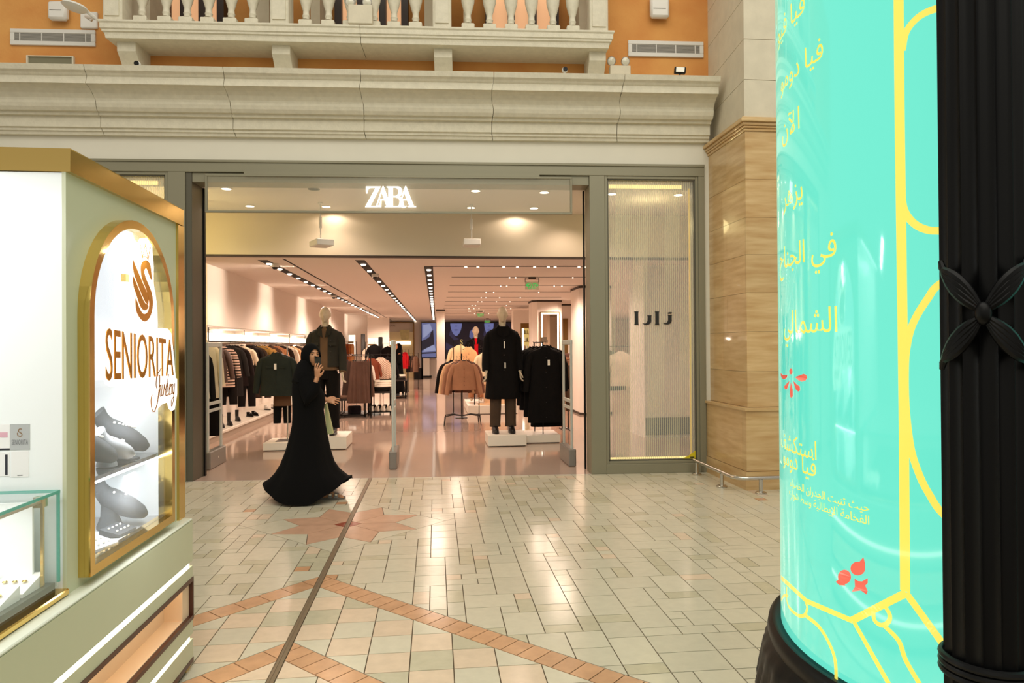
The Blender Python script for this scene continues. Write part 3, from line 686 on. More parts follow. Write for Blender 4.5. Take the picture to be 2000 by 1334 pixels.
mb = MB(); mb.box(-.07, .07, -.03, .03, -.04, .04, M=Matrix.Translation(P) @ Matrix.Rotation(.1, 4, 'Y') @ Matrix.Rotation(-.2, 4, 'Z'), bev=.01); mb.build('housing', M_black, t)
mb = MB(); mb.box(-.05, .05, -.034, -.029, -.03, .03, M=Matrix.Translation(P) @ Matrix.Rotation(.1, 4, 'Y') @ Matrix.Rotation(-.2, 4, 'Z')); mb.build('lens', mat('lamp_glass', '#d9d4c0', .1, coat=1), t)
MB().tube([(P.x, P.y, P.z-.03), (P.x-.01, P.y, 4.742)], .01, 6).build('stem', M_black, t)

# ================================================================== GLASS SIGN PANEL
sg = thing('glass_sign', 'long framed glass sign panel with white glowing letters hanging in the entrance', 'sign', FW(0, -.05, 3.2))
ua, ub = FQ(401, 343, -.05)[0], FQ(1117, 343, -.05)[0]; z1, z0 = FQ(760, 343, -.05)[1], FQ(760, 417, -.05)[1]; f = .025
mb = MB()
for q in [(ua, ub, -.065, -.035, z1-f, z1), (ua, ub, -.065, -.035, z0, z0+f), (ua, ua+f, -.065, -.035, z0+f, z1-f), (ub-f, ub, -.065, -.035, z0+f, z1-f)]: fbox(mb, *q, bev=.003)
mb.build('frame', M_grey, sg)
MB().box(ua+f, ub-f, -.055, -.045, z0+f, z1-f, M=FMAT).build('glass_panel', mat('tinted_glass', '#c9c2a8', .08, alpha=.22), sg)
mb = MB(); fbox(mb, ua+.45, ub-.4, -.06, -.02, z1, ZH+.01); mb.build('hanging_rail', M_grey, sg)
zl = lambda w_: (lambda a, b: FW(FQ(705+a/17.39, 355+b/17.39, w_)[0], w_, FQ(705+a/17.39, 355+b/17.39, w_)[1]))
arc = lambda cx, cy, rx, ry, a0, a1, n=8: [(cx+rx*math.cos(math.radians(a0+(a1-a0)*i/n)), cy+ry*math.sin(math.radians(a0+(a1-a0)*i/n))) for i in range(n+1)]
Z_ = [(170, 158), (675, 158), (322, 822), (520, 822), (590, 805), (635, 750), (650, 645), (697, 645), (690, 865), (145, 865), (143, 850), (498, 210), (335, 210), (275, 228), (237, 290), (217, 395), (182, 395), (172, 330)]
A_ = [[(735, 150), (765, 145), (762, 210), (548, 835), (505, 835)], [(735, 150), (765, 145), (1030, 865), (878, 865), (700, 345)], [(625, 585), (800, 585), (818, 628), (608, 628)]]
R_ = [[(935, 158), (1085, 158), (1085, 865), (935, 865)], [(865, 158), (940, 158), (940, 212), (900, 205), (872, 180)], [(815, 825), (1185, 825), (1185, 866), (815, 866)],
      [(1085, 158), (1235, 158)]+arc(1235, 335, 172, 177, -80, 75, 12)+[(1235, 523), (1085, 523), (1085, 482), (1190, 475)]+arc(1175, 340, 100, 132, 70, -75, 10)+[(1170, 205), (1085, 205)],
      [(1170, 500), (1330, 515), (1420, 600), (1445, 700), (1450, 790), (1490, 835), (1550, 812), (1552, 838), (1480, 885), (1400, 882), (1335, 835), (1300, 770), (1310, 640), (1275, 565), (1180, 528)]]
B_ = [[(1500, 150), (1530, 145), (1528, 215), (1312, 835), (1272, 835)], [(1500, 150), (1530, 145), (1800, 830), (1645, 830), (1462, 345)], [(1400, 585), (1565, 585), (1583, 628), (1385, 628)], [(1195, 825), (1350, 825), (1350, 866), (1195, 866)], [(1585, 825), (1870, 825), (1870, 866), (1585, 866)]]
M_neon = emat('white_neon_letter', '#fffaf0', 3.2)
for L_ in ([Z_], A_, R_, B_):
    mb = MB()
    for i, l in enumerate(L_): mb.prism([l], zl(-.090-.0006*i), zl(-.070+.0004*i))
    mb.build('letter', M_neon, sg)
# small ceiling sensors on rods
for (x, yr, lab, rot) in [(626, 470, 'white ceiling hung sensor box on a rod at left', .5), (921, 470, 'white ceiling hung sensor box on a rod at right', 0)]:
    Y_ = 9.75; P = aY(x, yr, Y_); t = thing('ceiling_sensor', lab, 'sensor', (P.x, P.y, ZV), 'ceiling hung sensor boxes in the entrance')
    MB().tube([(P.x, P.y, P.z), (P.x, P.y, ZV)], .009, 8).build('rod', M_plast, t); MB().lathe([(.03, 0), (.03, -.02), (.001, -.022)], (P.x, P.y, ZV), 12).build('ceiling_rose', M_plast, t)
    MB().tube([(P.x, P.y, ZV-.35), (P.x, P.y, ZV-.2)], .02, 8).build('joint', M_plast, t)
    mb = MB(); mb.box(-.12, .12, -.20, .12, -.085, 0, M=Matrix.Translation(P) @ Matrix.Rotation(rot, 4, 'Z'), bev=.01); mb.build('housing', M_plast, t)
t = thing('wall_frame', 'thin black metal frame bar hanging at the left entrance edge', 'frame', aY(382, 640, 9.6)); a = aY(383, 410, 9.6); b = aY(383, 649, 9.6)
bxs((a.x-.012, a.x+.012, 9.59, 9.62, b.z, a.z), (a.x-.4, a.x-.012, 9.59, 9.62, b.z, b.z+.02), (a.x-.4, a.x-.012, 9.59, 9.62, a.z-.02, a.z)).build('bar', M_black, t)

# ================================================================== JEWELLERY KIOSK (left foreground)
ki = thing('jewellery_kiosk', 'sage green and white jewellery kiosk with an arched gold framed window', 'kiosk', (-1.9, 2.9, 0))
KX, KU, KY0, KY1 = -1.205, -1.262, 2.565, 3.63
zt = .724
def kz(y, x=372): return aX(x, y, KX).z
s1, s2 = kz(1098), kz(1108); p1, p1i, p2i, p2 = kz(1130), kz(1138), kz(1205), kz(1213); q1, q2 = kz(1237, 376), kz(1247, 376); d1 = kz(1284, 376)
mb = MB()
for (a, b) in [(s1+.0, zt), (p1, s2), (q1, p2), (d1, q2)]: mb.box(-3.4, KX, .3, KY1, a, b)
mb.build('base_cabinet', M_sage, ki)
mb = MB(); mb.box(-3.4, KX+.0, .3, KY1, zt, zt+.012, bev=.006); mb.build('ledge', M_ledge, ki)
M_led = emat('white_led_line', '#fff6e2', 5)
for (a, b) in [(s2, s1), (q2, q1)]:
    bxs((-3.4, KX-.012, .3, KY1-.012, a, b)).build('light_strip', M_led, ki)
# framed peach recess
mb = MB(); M_brown = mat('dark_brown_frame', '#4a2519', .35)
for q in [(KX-.02, KX+.004, .3, KY1, p1i, p1), (KX-.02, KX+.004, .3, KY1, p2, p2i), (KX-.02, KX+.004, KY1-.012, KY1+.001, p2i, p1i)]: mb.box(*q)
mb.box(-3.4, KX+.004, KY1-.004, KY1+.002, p2, p1); mb.box(-3.4, KX+.003, .3, KY1+.001, d1-.022, d1); mb.build('brown_frame', M_brown, ki)
M_pn = mat('peach_panel', '#f0d3b4', .5)
mb = MB(); mb.box(-3.3, KX-.10, .3, KY1-.012, p2i, p1i); mb.box(KX-.10, KX-.015, KY1-.10, KY1-.012, p2i, p1i); mb.box(KX-.1, KX-.015, .3, KY1-.1, p2i, p2i+.004); mb.build('recess_panel', M_pn, ki)
bxs((KX-.03, KX-.02, .3, KY1-.12, p1i-.006, p1i)).build('recess_light', emat('peach_led', '#ffd9b0', 9), ki)
for y in (KY1-.07, 1.6): bxs((KX-.07, KX-.01, y, y+.06, 0, d1-.02)).build('foot', M_gold, ki)
# upper block, cornice
mb = MB(); wy0, wy1, wz0, wz1 = 2.66, 3.41, .80, 2.075; ZK = 2.19
M_ks = M_sage
# side wall with an arched opening
yc = (wy0+wy1)/2; ra = (wy1-wy0)/2; zsp = wz1-ra
arch = [(wy1, wz0), (wy0, wz0), (wy0, zsp)]+[(yc-ra*math.cos(PI*i/24), zsp+ra*math.sin(PI*i/24)) for i in range(1, 24)]+[(wy1, zsp)]
mb.prism([[(KY0, zt), (KY1+.02, zt), (KY1+.02, ZK), (KY0, ZK)], arch[::-1]], lambda y, z: (KU, y, z), lambda y, z: (KU-.02, y, z)); mb.build('side_panel', M_sage, ki)
M_wp = mat('bright_white_acrylic', '#f3f6f6', .25)
bxs((-3.4, KU, KY0-.012, KY0, zt, ZK-.002)).build('white_panel', M_wp, ki)
bxs((KU-.012, KU+.001, KY0-.013, KY0+.02, zt, ZK)).build('corner_trim', M_sage, ki)
bxs((-3.4, KU-.02, KY1, KY1+.02, zt, ZK)).build('rear_panel', M_sage, ki)
bxs((KU-.03, KU+.012, KY1-.05, KY1+.032, zt+.012, ZK)).build('corner_post', M_gold, ki)
co_ = MB()
prk = [(0, 2.19), (.018, 2.19), (.02, 2.266), (.02, 2.27), (-.2, 2.27), (-.2, 2.19)]
e = .0
for (o_) in [0]:
    a0, a1 = KU, KU
    rings = []
    for (d, z) in prk: rings.append([Vector((-3.4, KY0-d, z)), Vector((KU+d, KY0-d, z)), Vector((KU+d, KY1+.0+d*.3, z)), Vector((-3.4, KY1+.0+d*.3, z))])
    vs = [v for r in rings for v in r]; fs = []
    for i in range(len(rings)):
        j = (i+1) % len(rings)
        for k in range(3): fs.append((i*4+k, i*4+k+1, j*4+k+1, j*4+k))
    co_.add(vs, fs)
co_.build('gold_cornice', M_gold, ki)
bxs((-3.4, KU+.0, KY0, KY1, 2.262, 2.275)).build('roof_board', M_black, ki)
bxs((-3.4, -1.50, KY0-.030, KY0-.018, 2.182, 2.189)).build('light_strip', emat('cool_led_line', '#f4fbff', 5), ki)
lamp('AREA', 'kiosk_panel_fill', (-2.2, KY0-.45, 2.15), 11, (.95, .98, 1), shape='RECTANGLE', size=1.6, size_y=.05, aim=(-2.1, KY0, 1.3))  # added fill light brightening the white panel; no fitting stands here
# arched gold frame
def archpath(g, n=24):
    a, b = wy0-g, wy1+g; r = (b-a)/2; return [(b, wz0-g), (a, wz0-g), (a, zsp)]+[(yc-r*math.cos(PI*i/n), zsp+r*math.sin(PI*i/n)) for i in range(1, n)]+[(b, zsp)]
mb = MB(); o_, i_ = archpath(.030), archpath(-.004); n = len(o_)
X1, X0 = KU+.042, KU-.02
vs = [(X1, *p) for p in o_]+[(X1, *p) for p in i_]+[(X0, *p) for p in o_]+[(X0, *p) for p in i_]
fs = []
for i in range(n):
    j = (i+1) % n; fs += [(i, j, n+j, n+i), (i, j, 2*n+j, 2*n+i), (n+i, n+j, 3*n+j, 3*n+i)]
mb.add(vs, fs); mb.build('arch_frame', M_gold, ki)
MB().prism([archpath(-.004)], lambda y, z: (KU+.01, y, z), lambda y, z: (KU+.004, y, z)).build('window_glass', M_glass, ki)
# inside of the showcase
DX = KU-.34; M_in = mat('showcase_white', '#f4f7f9', .5); M_inl = emat('showcase_backlight', '#f2f8ff', .95)
mb = bxs((DX-.01, DX, wy0-.04, wy1+.04, wz0-.03, ZK-.02)); mb.build('showcase_back', M_in, ki)
bxs((DX, KU-.02, wy0-.05, wy0-.04, wz0-.03, ZK-.02), (DX, KU-.02, wy1+.04, wy1+.05, wz0-.03, ZK-.02), (DX, KU-.02, wy0-.05, wy1+.05, ZK-.03, ZK-.02)).build('showcase_side', M_in, ki)
bxs((DX, KU-.02, wy0-.04, wy1+.04, wz0-.03, wz0-.004)).build('showcase_floor', mat('grey_suede_base', '#b9bcc0', .8), ki)
SH = 1.098
bxs((DX, KU-.025, wy0-.03, wy1+.03, SH-.022, SH-.004), bev=.002).build('glass_shelf', mat('smoked_glass_shelf', '#4a4f55', .1, coat=.5), ki)
bxs((KU-.045, KU-.025, wy0-.02, wy1+.02, SH-.03, SH-.0225)).build('shelf_light', emat('cool_led', '#f4fbff', 16), ki)
bxs((DX+.10, DX+.11, wy0-.04, wy1+.04, 1.44, ZK-.03)).build('backlit_board', M_inl, ki)
lamp('AREA', 'showcase_lamp', (DX+.2, yc, 1.43), 4.2, (.93, .97, 1), shape='RECTANGLE', size=.1, size_y=.7, aim=(DX+.19, yc, 1.0))
lamp('AREA', 'showcase_lamp', (DX+.2, yc, 1.07), 4, (.93, .97, 1), shape='RECTANGLE', size=.1, size_y=.7, aim=(DX+.19, yc, .8))
lamp('AREA', 'showcase_lamp', (KU-.06, yc, 2.10), 5, (.95, .98, 1), shape='RECTANGLE', size=.05, size_y=.5, aim=(DX, yc, 1.6))
# sign with gold letters standing off the glass
si = thing('kiosk_sign', 'white halo sign with gold swan emblem and gold lettering on the arched window', 'sign', (KU+.05, yc, 1.6))
SX = KU+.052
M_halo = mat('glowing_acrylic', '#fffaf0', .3, emit=1.25, ecol='#fffaf2')
def KP(dx=0): return lambda a, b: aX(a, b, SX+dx)
plate1 = [(201, 648), (206, 634), (220, 630), (300, 640), (328, 642), (335, 652), (340, 700), (343, 738), (346, 740), (346, 770), (341, 800), (334, 803), (329, 798), (326, 786), (316, 790), (300, 806), (294, 800), (292, 770), (296, 752), (240, 752), (215, 756), (204, 748), (200, 720)]
plate2 = [(252, 500), (258, 492), (266, 520), (270, 522), (268, 476), (273, 466), (287, 464), (297, 480), (300, 520), (300, 560), (304, 590), (300, 618), (288, 634), (276, 634), (266, 620), (257, 588), (255, 540)]
MB().prism([plate1], KP(0), KP(-.022)).build('letter_plate', M_halo, si); MB().prism([plate2], KP(0), KP(-.022)).build('emblem_plate', M_halo, si)
bxs((KU+.012, SX-.022, 2.80, 2.83, 1.5, 1.53), (KU+.012, SX-.022, 3.22, 3.25, 1.5, 1.53), (KU+.012, SX-.022, 2.95, 2.98, 1.85, 1.88)).build('standoff', M_gold, si)
M_gl = mat('gold_letter', '#c8862f', .22, metal=.75, emit=.12, ecol='#d08a30')
V_, F_, (xa, xb, ya, yb) = text_geo('SENIORITA')
for nm in ['SENIORITA']:
    cur = 0; ty0, ty1 = 2.69, 3.365
    for ch in nm: pass
def textmap(V_, bb, Y0, Y1, z0, z1, X): return [Vector((X, Y0+(v[0]-bb[0])/(bb[1]-bb[0])*(Y1-Y0), z0+(v[1]-bb[2])/(bb[3]-bb[2])*(z1-z0))) for v in V_]
tb = (xa, xb, ya, yb); a_ = aX(206, 745, SX); b_ = aX(338, 662, SX)
Y0_, Y1_ = a_.y, b_.y
zb0, zb1 = aX(206, 744, SX).z, aX(338, 734, SX).z; zt0, zt1 = aX(206, 640, SX).z, aX(338, 664, SX).z
def tq(v, dx):
    f = (v[0]-xa)/(xb-xa); g = (v[1]-ya)/(yb-ya); z0 = zb0+(zb1-zb0)*f; z1 = zt0+(zt1-zt0)*f; return Vector((SX+dx, Y0_+f*(Y1_-Y0_), z0+g*(z1-z0)))
# split the word into its letters by connected faces
def islands(V, F):
    par = list(range(len(V)))
    def fd(i):
        while par[i] != i: par[i] = par[par[i]]; i = par[i]
        return i
    for f in F:
        for i in f[1:]: par[fd(i)] = fd(f[0])
    g = {}
    for f in F: g.setdefault(fd(f[0]), []).append(f)
    return list(g.values())
def solid(V, F, fmap, th):
    mb = MB(); used = sorted({i for f in F for i in f}); ix = {v: k for k, v in enumerate(used)}; n = len(used)
    fs = [tuple(ix[i] for i in f) for f in F]; mb.add([fmap(V[i], 0) for i in used]+[fmap(V[i], th) for i in used], fs+[tuple(i+n for i in f[::-1]) for f in fs])
    ec = {}
    for f in fs:
        for a, b in zip(f, f[1:]+f[:1]): ec[(min(a, b), max(a, b))] = ec.get((min(a, b), max(a, b)), 0)+1
    mb.f += [(a, b, b+n, a+n) for (a, b), c in ec.items() if c == 1]; mb.mi += [0]*(len(mb.f)-len(mb.mi)); return mb
for g in islands(V_, F_): solid(V_, g, tq, .003).build('letter', M_gl, si)
def px2(o, s): return lambda a, b: (o[0]+a/s, o[1]+b/s)
def flatpx(polys, o, s, name, m, par, dx=.0, th=.005):
    mb = MB()
    for k, p in enumerate(polys):
      if len(p) > 9: p = [tuple(v) for v in smooth2([p[-1]]+p+[p[0], p[1]], 5)[5:-6]]
      mb.prism([p], lambda a, b: aX(o[0]+a/s, o[1]+b/s, SX+dx+th+.0004*k), lambda a, b: aX(o[0]+a/s, o[1]+b/s, SX+dx))
    return mb.build(name, m, par)
o_, s_ = (245, 465), 7.41
flatpx([[(110, 315), (150, 400), (240, 620), (325, 820), (337, 900), (325, 960), (300, 940), (280, 915), (200, 730), (118, 490)]], o_, s_, 'wing', M_gl, si)
flatpx([[(110, 548), (200, 750), (275, 925), (325, 965), (330, 1010), (288, 1047), (245, 1030), (205, 965), (150, 800), (116, 690)]], o_, s_, 'wing', M_gl, si)
flatpx([[(222, 470), (228, 380), (258, 332), (298, 320), (338, 345), (368, 420), (380, 610), (340, 530), (312, 455), (292, 440), (276, 480), (292, 560), (340, 680), (375, 770), (395, 860), (400, 960), (380, 1080), (338, 1170), (282, 1207), (220, 1172), (165, 1080), (145, 965), (150, 868), (200, 1000), (240, 1075), (280, 1097), (322, 1065), (342, 980), (332, 860), (290, 720), (240, 590)]], o_, s_, 'swan_body', M_gl, si)
cr_ = []
for a, b in [((222, 110), (248, 275)), ((248, 275), (290, 95)), ((290, 95), (332, 300)), ((332, 300), (354, 155))]: cr_ += ribbon([a, b], 9)
cr_ += ribbon(smooth2([(238, 295), (262, 268), (300, 270), (338, 322)]), 11)
for c in [(220, 100), (290, 85), (356, 145)]: cr_.append([(c[0]+8*math.cos(t*PI/4), c[1]+12*math.sin(t*PI/4)) for t in range(8)])
flatpx(cr_, o_, s_, 'crown', M_gl, si, th=.004)
jw = []
for pts, w_ in [([(300, 230), (265, 300), (215, 360), (190, 470), (182, 640), (205, 725)], 13), ([(262, 390), (262, 560), (245, 800), (210, 1050), (165, 1210), (120, 1265), (80, 1190), (62, 1000), (85, 860)], 15),
                ([(240, 690), (285, 640), (300, 620), (285, 700), (268, 790), (285, 900), (330, 860)], 12), ([(330, 615), (312, 760), (320, 880), (350, 870), (368, 700), (380, 605)], 12), ([(380, 605), (392, 740), (412, 880), (440, 860)], 12),
                ([(400, 740), (450, 620), (430, 610), (415, 740), (440, 870), (470, 860)], 11), ([(478, 370), (455, 580), (460, 780), (490, 870)], 11), ([(490, 760), (530, 640), (510, 610), (490, 740), (505, 860), (540, 830)], 11),
                ([(545, 600), (550, 740), (548, 850)], 11), ([(550, 640), (580, 600)], 11), ([(585, 610), (572, 760), (590, 850), (610, 700), (622, 590)], 12), ([(622, 590), (605, 820), (585, 1020), (560, 1120), (545, 1125), (545, 1000), (600, 900)], 11)]:
    jw += ribbon(smooth2(pts, 5), w_*1.7)
mb = MB()
for k, p in enumerate(jw): mb.prism([p], lambda a, b: aX(290+a/12.13, 700+b/12.13, SX+.006))
mb.build('script_lettering', M_gl, si, fix=False)

# necklaces, busts and trays in the showcase: each is a thing
M_bust = mat('grey_velvet', '#3f4246', .85); M_bust2 = mat('light_grey_velvet', '#a9abb0', .8); M_pearl = mat('pearl', '#fbf6ea', .15, coat=1, emit=.1)
def ringq(cx, cy, z, rx, ry, n=24): return [Vector((cx+rx*math.cos(2*PI*i/n), cy+ry*math.sin(2*PI*i/n), z)) for i in range(n)]
def bust(lab, y, x, z, s, m, rz, nl):
    t = thing('necklace_bust', lab, 'display bust', (x, y, z), 'velvet necklace busts in the kiosk showcase', rz=rz)
    M_ = t.matrix_basis @ Matrix.Scale(s, 4)
    rings = []
    for (y_, z_, rx, ry) in [(.082, .205, .040, .034), (.066, .172, .037, .033), (.050, .150, .048, .036), (.030, .132, .085, .044), (0, .108, .112, .048), (-.04, .080, .114, .046), (-.08, .054, .090, .036), (-.105, .036, .050, .022)]:
        rings.append([Vector((rx*math.cos(2*PI*i/24), y_-.665*ry*math.sin(2*PI*i/24), z_+.746*ry*math.sin(2*PI*i/24))) for i in range(24)])
    mb = MB(); mb.loft(rings, True, True); mb.loft([ringq(0, .03, zz, rx, ry) for zz, rx, ry in ((0, .06, .05), (.01, .06, .05), (.05, .045, .035), (.11, .05, .03))], True, True); mb.build('bust', m, t, smooth=True, M=M_)
    mb = MB()
    for i in range(nl):
        a = PI*(.02+.96*i/(nl-1)); f = math.sin(a)**.8; y_ = .052-.085*f; z_ = .150-.055*f; mb.sphere((.052*(1+.5*f)*math.cos(a), y_-.665*.045*(.35+.65*f), z_+.746*.045*(.35+.65*f)+.004), .0055, 8, 6)
    mb.build('necklace', M_pearl, t, smooth=True, M=M_)
bust('grey velvet bust with spaced pearls on the upper shelf, left', 2.93, KU-.12, SH, .98, M_bust, 2.35, 9)
bust('grey velvet bust with a full pearl strand on the upper shelf, right', 3.26, KU-.13, SH, 1.0, M_bust, 2.2, 22)
bust('pale velvet bust between the two grey ones on the upper shelf', 3.06, KU-.075, SH-.0, .72, M_bust2, 2.7, 7)
bust('grey velvet bust on the lower shelf', 3.24, KU-.13, wz0, 1.0, M_bust, 2.3, 8)
def tray(lab, y, x, z, rz, m, w=.11, d=.085, k=4):
    t = thing('earring_tray', lab, 'jewellery tray', (x, y, z), 'sloping jewellery trays in the kiosk', rz=rz); M_ = t.matrix_basis
    mb = MB(); mb.add([(-w/2, -d/2, 0), (w/2, -d/2, 0), (w/2, d/2, 0), (-w/2, d/2, 0), (-w/2, -d/2, .010), (w/2, -d/2, .010), (w/2, d/2, .032), (-w/2, d/2, .032)], [(0, 1, 2, 3), (4, 5, 6, 7), (0, 1, 5, 4), (1, 2, 6, 5), (2, 3, 7, 6), (3, 0, 4, 7)]); mb.build('tray', m, t, M=M_)
    mb = MB()
    for i in range(k):
        fx = -w*.32+w*.64*i/(k-1); 
        for fy in (-.02, .015): mb.sphere((fx, fy, .022+fy*.26+.004), .005, 7, 5)
    mb.build('earrings', M_pearl, t, smooth=True, M=M_)
tray('grey sloping tray of pearl earrings below the lower bust', 3.12, KU-.075, wz0, 1.45, M_bust, .13); tray('white sloping tray of earrings nearest the arched glass', 2.90, KU-.06, wz0, 1.3, M_bust2, .13)
tray('grey tray of earrings at the left of the lower shelf', 2.86, KU-.17, wz0, 1.2, M_bust); tray('small flat tray of earrings at the front edge of the upper shelf', 3.16, KU-.06, SH, 1.5, M_bust, .10, .07, 3)
t = thing('bracelet_stand', 'dark bracelet stand with hanging pearl bracelets on the upper shelf', 'jewellery stand', (KU-.09, 2.72, SH)); bxs((KU-.13, KU-.05, 2.69, 2.75, SH, SH+.07), bev=.006).build('stand', M_bust, t)
mb = MB()
for k in range(2):
    for i in range(10): a = 2*PI*i/10; mb.sphere((KU-.045, 2.715+k*.03+.010*math.cos(a), SH+.055+.022*math.sin(a)), .0045, 7, 5)
mb.build('bracelets', M_pearl, t, smooth=True)
t = thing('pearl_cushion', 'pale round cushion with pearls at the near corner of the lower shelf', 'jewellery stand', (KU-.07, 2.71, wz0)); MB().sphere((KU-.07, 2.71, wz0+.045), .045, 16, 10, (1, 1.1, 1)).build('cushion', M_bust2, t, smooth=True)
mb = MB(); [mb.sphere((KU-.03+.002*i, 2.68+.012*i, wz0+.03+.005*i), .005, 7, 5) for i in range(5)]; mb.build('pearls', M_pearl, t, smooth=True)

# low glass counter case in front of the white panel
gc = thing('glass_counter', 'glass counter case with greenish edges and white trays at the far left', 'display case', (-1.8, 1.9, .75)); GX = -1.275; GZ = 1.10; GY1 = KY0-.03
M_gcase = mat('case_glass', '#eafaf6', .02, alpha=.13, spec=.6)
bxs((-3.2, GX, .4, GY1, GZ-.008, GZ)).build('glass_top', M_gcase, gc)
bxs((GX-.001, GX+.0015, .4, GY1+.0015, GZ-.009, GZ+.001), (-3.2, GX, GY1-.001, GY1+.0015, GZ-.009, GZ+.001), (GX-.007, GX+.0012, GY1-.007, GY1+.001, .79, GZ-.009)).build('glass_edge', M_teal_glass, gc)
bxs((GX-.006, GX, .4, GY1-.007, .775, GZ-.008), (-3.2, GX-.008, GY1-.007, GY1, .775, GZ-.008)).build('side_glass', M_gcase, gc)
bxs((-3.2, GX+.022, .4, GY1+.02, .738, .760), bev=.004).build('gold_base', M_gold, gc)
bxs((-3.2, GX-.01, .4, GY1-.01, .760, .79)).build('dark_plinth', M_greyd, gc)
MB().tube([(GX-.03, .4, GZ-.025), (GX-.03, GY1-.06, GZ-.025)], .006, 8).build('light_tube', mat('champagne_tube', '#b9a58b', .3, metal=.6), gc)
bxs((GX-.05, GX-.02, GY1-.065, GY1-.035, GZ-.045, GZ-.01), (GX-.03, GX-.022, GY1-.06, GY1-.05, .79, GZ-.045)).build('corner_bracket', M_gold, gc)
bxs((-3.2, GX-.06, GY1-.05, GY1-.04, .79, GZ-.03)).build('rear_board', M_wp, gc)
lamp('AREA', 'case_lamp', (GX-.25, 2.0, GZ-.03), 2.6, (.95, .98, 1), shape='RECTANGLE', size=.4, size_y=.8, aim=(GX-.25, 2.0, 0))
M_tray = mat('white_leather_tray', '#f1efe9', .5)
for i in range(3):
    for j in range(3):
        x, y = GX-.09-.13*j, 2.44-.135*i
        t = thing('ring_tray', 'white ring tray in the %s row of the glass counter, %s' % (['rear', 'middle', 'front'][i], ['against the side glass', 'in the centre', 'farthest from the side glass'][j]), 'jewellery tray', (x, y, .79), 'white ring trays in the glass counter'); M_ = t.matrix_basis
        mb = MB(); w, d = .115, .12; h0, h1 = .012, .045; mb.add([(-w/2, -d/2, 0), (w/2, -d/2, 0), (w/2, d/2, 0), (-w/2, d/2, 0), (-w/2, -d/2, h0), (w/2, -d/2, h0), (w/2, d/2, h1), (-w/2, d/2, h1)], [(0, 1, 2, 3), (4, 5, 6, 7), (0, 1, 5, 4), (1, 2, 6, 5), (2, 3, 7, 6), (3, 0, 4, 7)])
        mb.build('tray', M_tray, t, M=M_)
        mb = MB(); [mb.lathe([(.007, 0), (.009, .002), (.007, .004), (.005, .002), (.007, 0)], (-.03+.03*k, .0, .033), 8) for k in range(3)]; mb.build('rings', M_gold, t, M=M_)
# papers on the white panel
def paper(lab, x0, y0, x1, y1, m, lines=(), name='paper_notice'):
    Y_ = KY0-.0135; a, b = aY(x0, y1, Y_), aY(x1, y0, Y_); t = thing(name, lab, 'notice', (a.x, Y_, a.z)); bxs((a.x, b.x, Y_, Y_+.0014, a.z, b.z)).build('sheet', m, t)
    for (c, fx0, fx1, fy0, fy1) in lines: bxs((a.x+(b.x-a.x)*fx0, a.x+(b.x-a.x)*fx1, Y_-.0006, Y_, b.z-(b.z-a.z)*fy1, b.z-(b.z-a.z)*fy0)).build('print', c, t)
    return t, a, b
M_pg = mat('silver_sticker', '#c3c5c5', .35, metal=.3); M_pw = mat('paper_white', '#eceae8', .6); M_ink = mat('print_grey', '#77787a', .6); M_inkd = mat('print_black', '#2a2a33', .6); M_inkp = mat('print_pink', '#d8a7b4', .6)
t, a, b = paper('silver sticker with grey lettering on the white kiosk panel', 20, 828, 58, 879, M_pg)
V_, F_, bb_ = text_geo('SENIORITA'); mb = MB(); mb.add([Vector((a.x+(b.x-a.x)*(.08+.84*(v[0]-bb_[0])/(bb_[1]-bb_[0])), KY0-.0142, a.z+(b.z-a.z)*(.2+.2*(v[1]-bb_[2])/(bb_[3]-bb_[2])))) for v in V_], F_); mb.build('lettering', M_ink, t, fix=False)
cx, cz = (a.x+b.x)/2, b.z-(b.z-a.z)*.33; sp = smooth2([(cx+.006, cz+.012), (cx-.002, cz+.012), (cx-.004, cz+.004), (cx+.006, cz-.004), (cx+.004, cz-.012), (cx-.006, cz-.010), (cx-.008, cz)]); mb = MB(); [mb.add([(p[0], KY0-.0142, p[1]) for p in q], [(0, 1, 2, 3)]) for q in ribbon(sp, .003)]; mb.build('swan_mark', mat('print_bronze', '#8a6a48', .5), t, fix=False)
paper('white sticker without picture below the silver sticker', 22, 881, 56, 932, M_pw, [(M_ink, .35, .65, .92, .95)]); paper('pink printed card at the left edge of the white panel', -22, 829, 19, 880, M_pw, [(M_inkp, .1, .5, .15, .2), (M_inkp, .1, .9, .3, .5), (M_inkd, 0, 1, .93, 1)])
paper('card with a black strip at the left edge below the pink card', -22, 883, 19, 931, M_pw, [(M_inkd, .1, .5, .02, .1), (M_inkd, .78, .9, .1, .95)])

# ================================================================== ADVERTISING COLUMN (right foreground)
LAT, DEP = 1.415, 1.922
CC = EYE+CR*LAT+Vector((CF.x, CF.y, 0)).normalized()*DEP; CC = Vector((CC.x, CC.y, 0)); RC = .637; ZB, ZT = .752, 3.3
ad = thing('advertising_column', 'round backlit turquoise advertising column with black fluted posts and base', 'advertising column', CC)
def fluted(i, t): return 0
M_teal = mat('turquoise_lit_film', '#2f6f64', .06, emit=.90, ecol='#6eeed4', spec=.7, coat=.5)
MB().lathe([(RC, ZB), (RC, ZT)], CC, 320).build('lit_cylinder', M_teal, ad, smooth=True)
M_blk = mat('black_cast_iron', '#060708', .42, spec=.22)
def leaf(i, t):
    if 8 <= i <= 16: return .020*abs(math.sin(t*26+(i-12)*.30))*(1-abs(i-12)/5)-.004
    return 0
bprof2 = [(.05, .735), (.628, .735), (.650, .752), (.662, .752), (.672, .742), (.676, .72), (.668, .700), (.672, .690), (.690, .668), (.692, .64), (.694, .61), (.696, .58), (.698, .55), (.700, .52), (.702, .49), (.705, .46), (.722, .45), (.722, .42), (.71, .41), (.73, .30), (.75, .12), (.79, .10), (.80, .02), (.80, 0)]
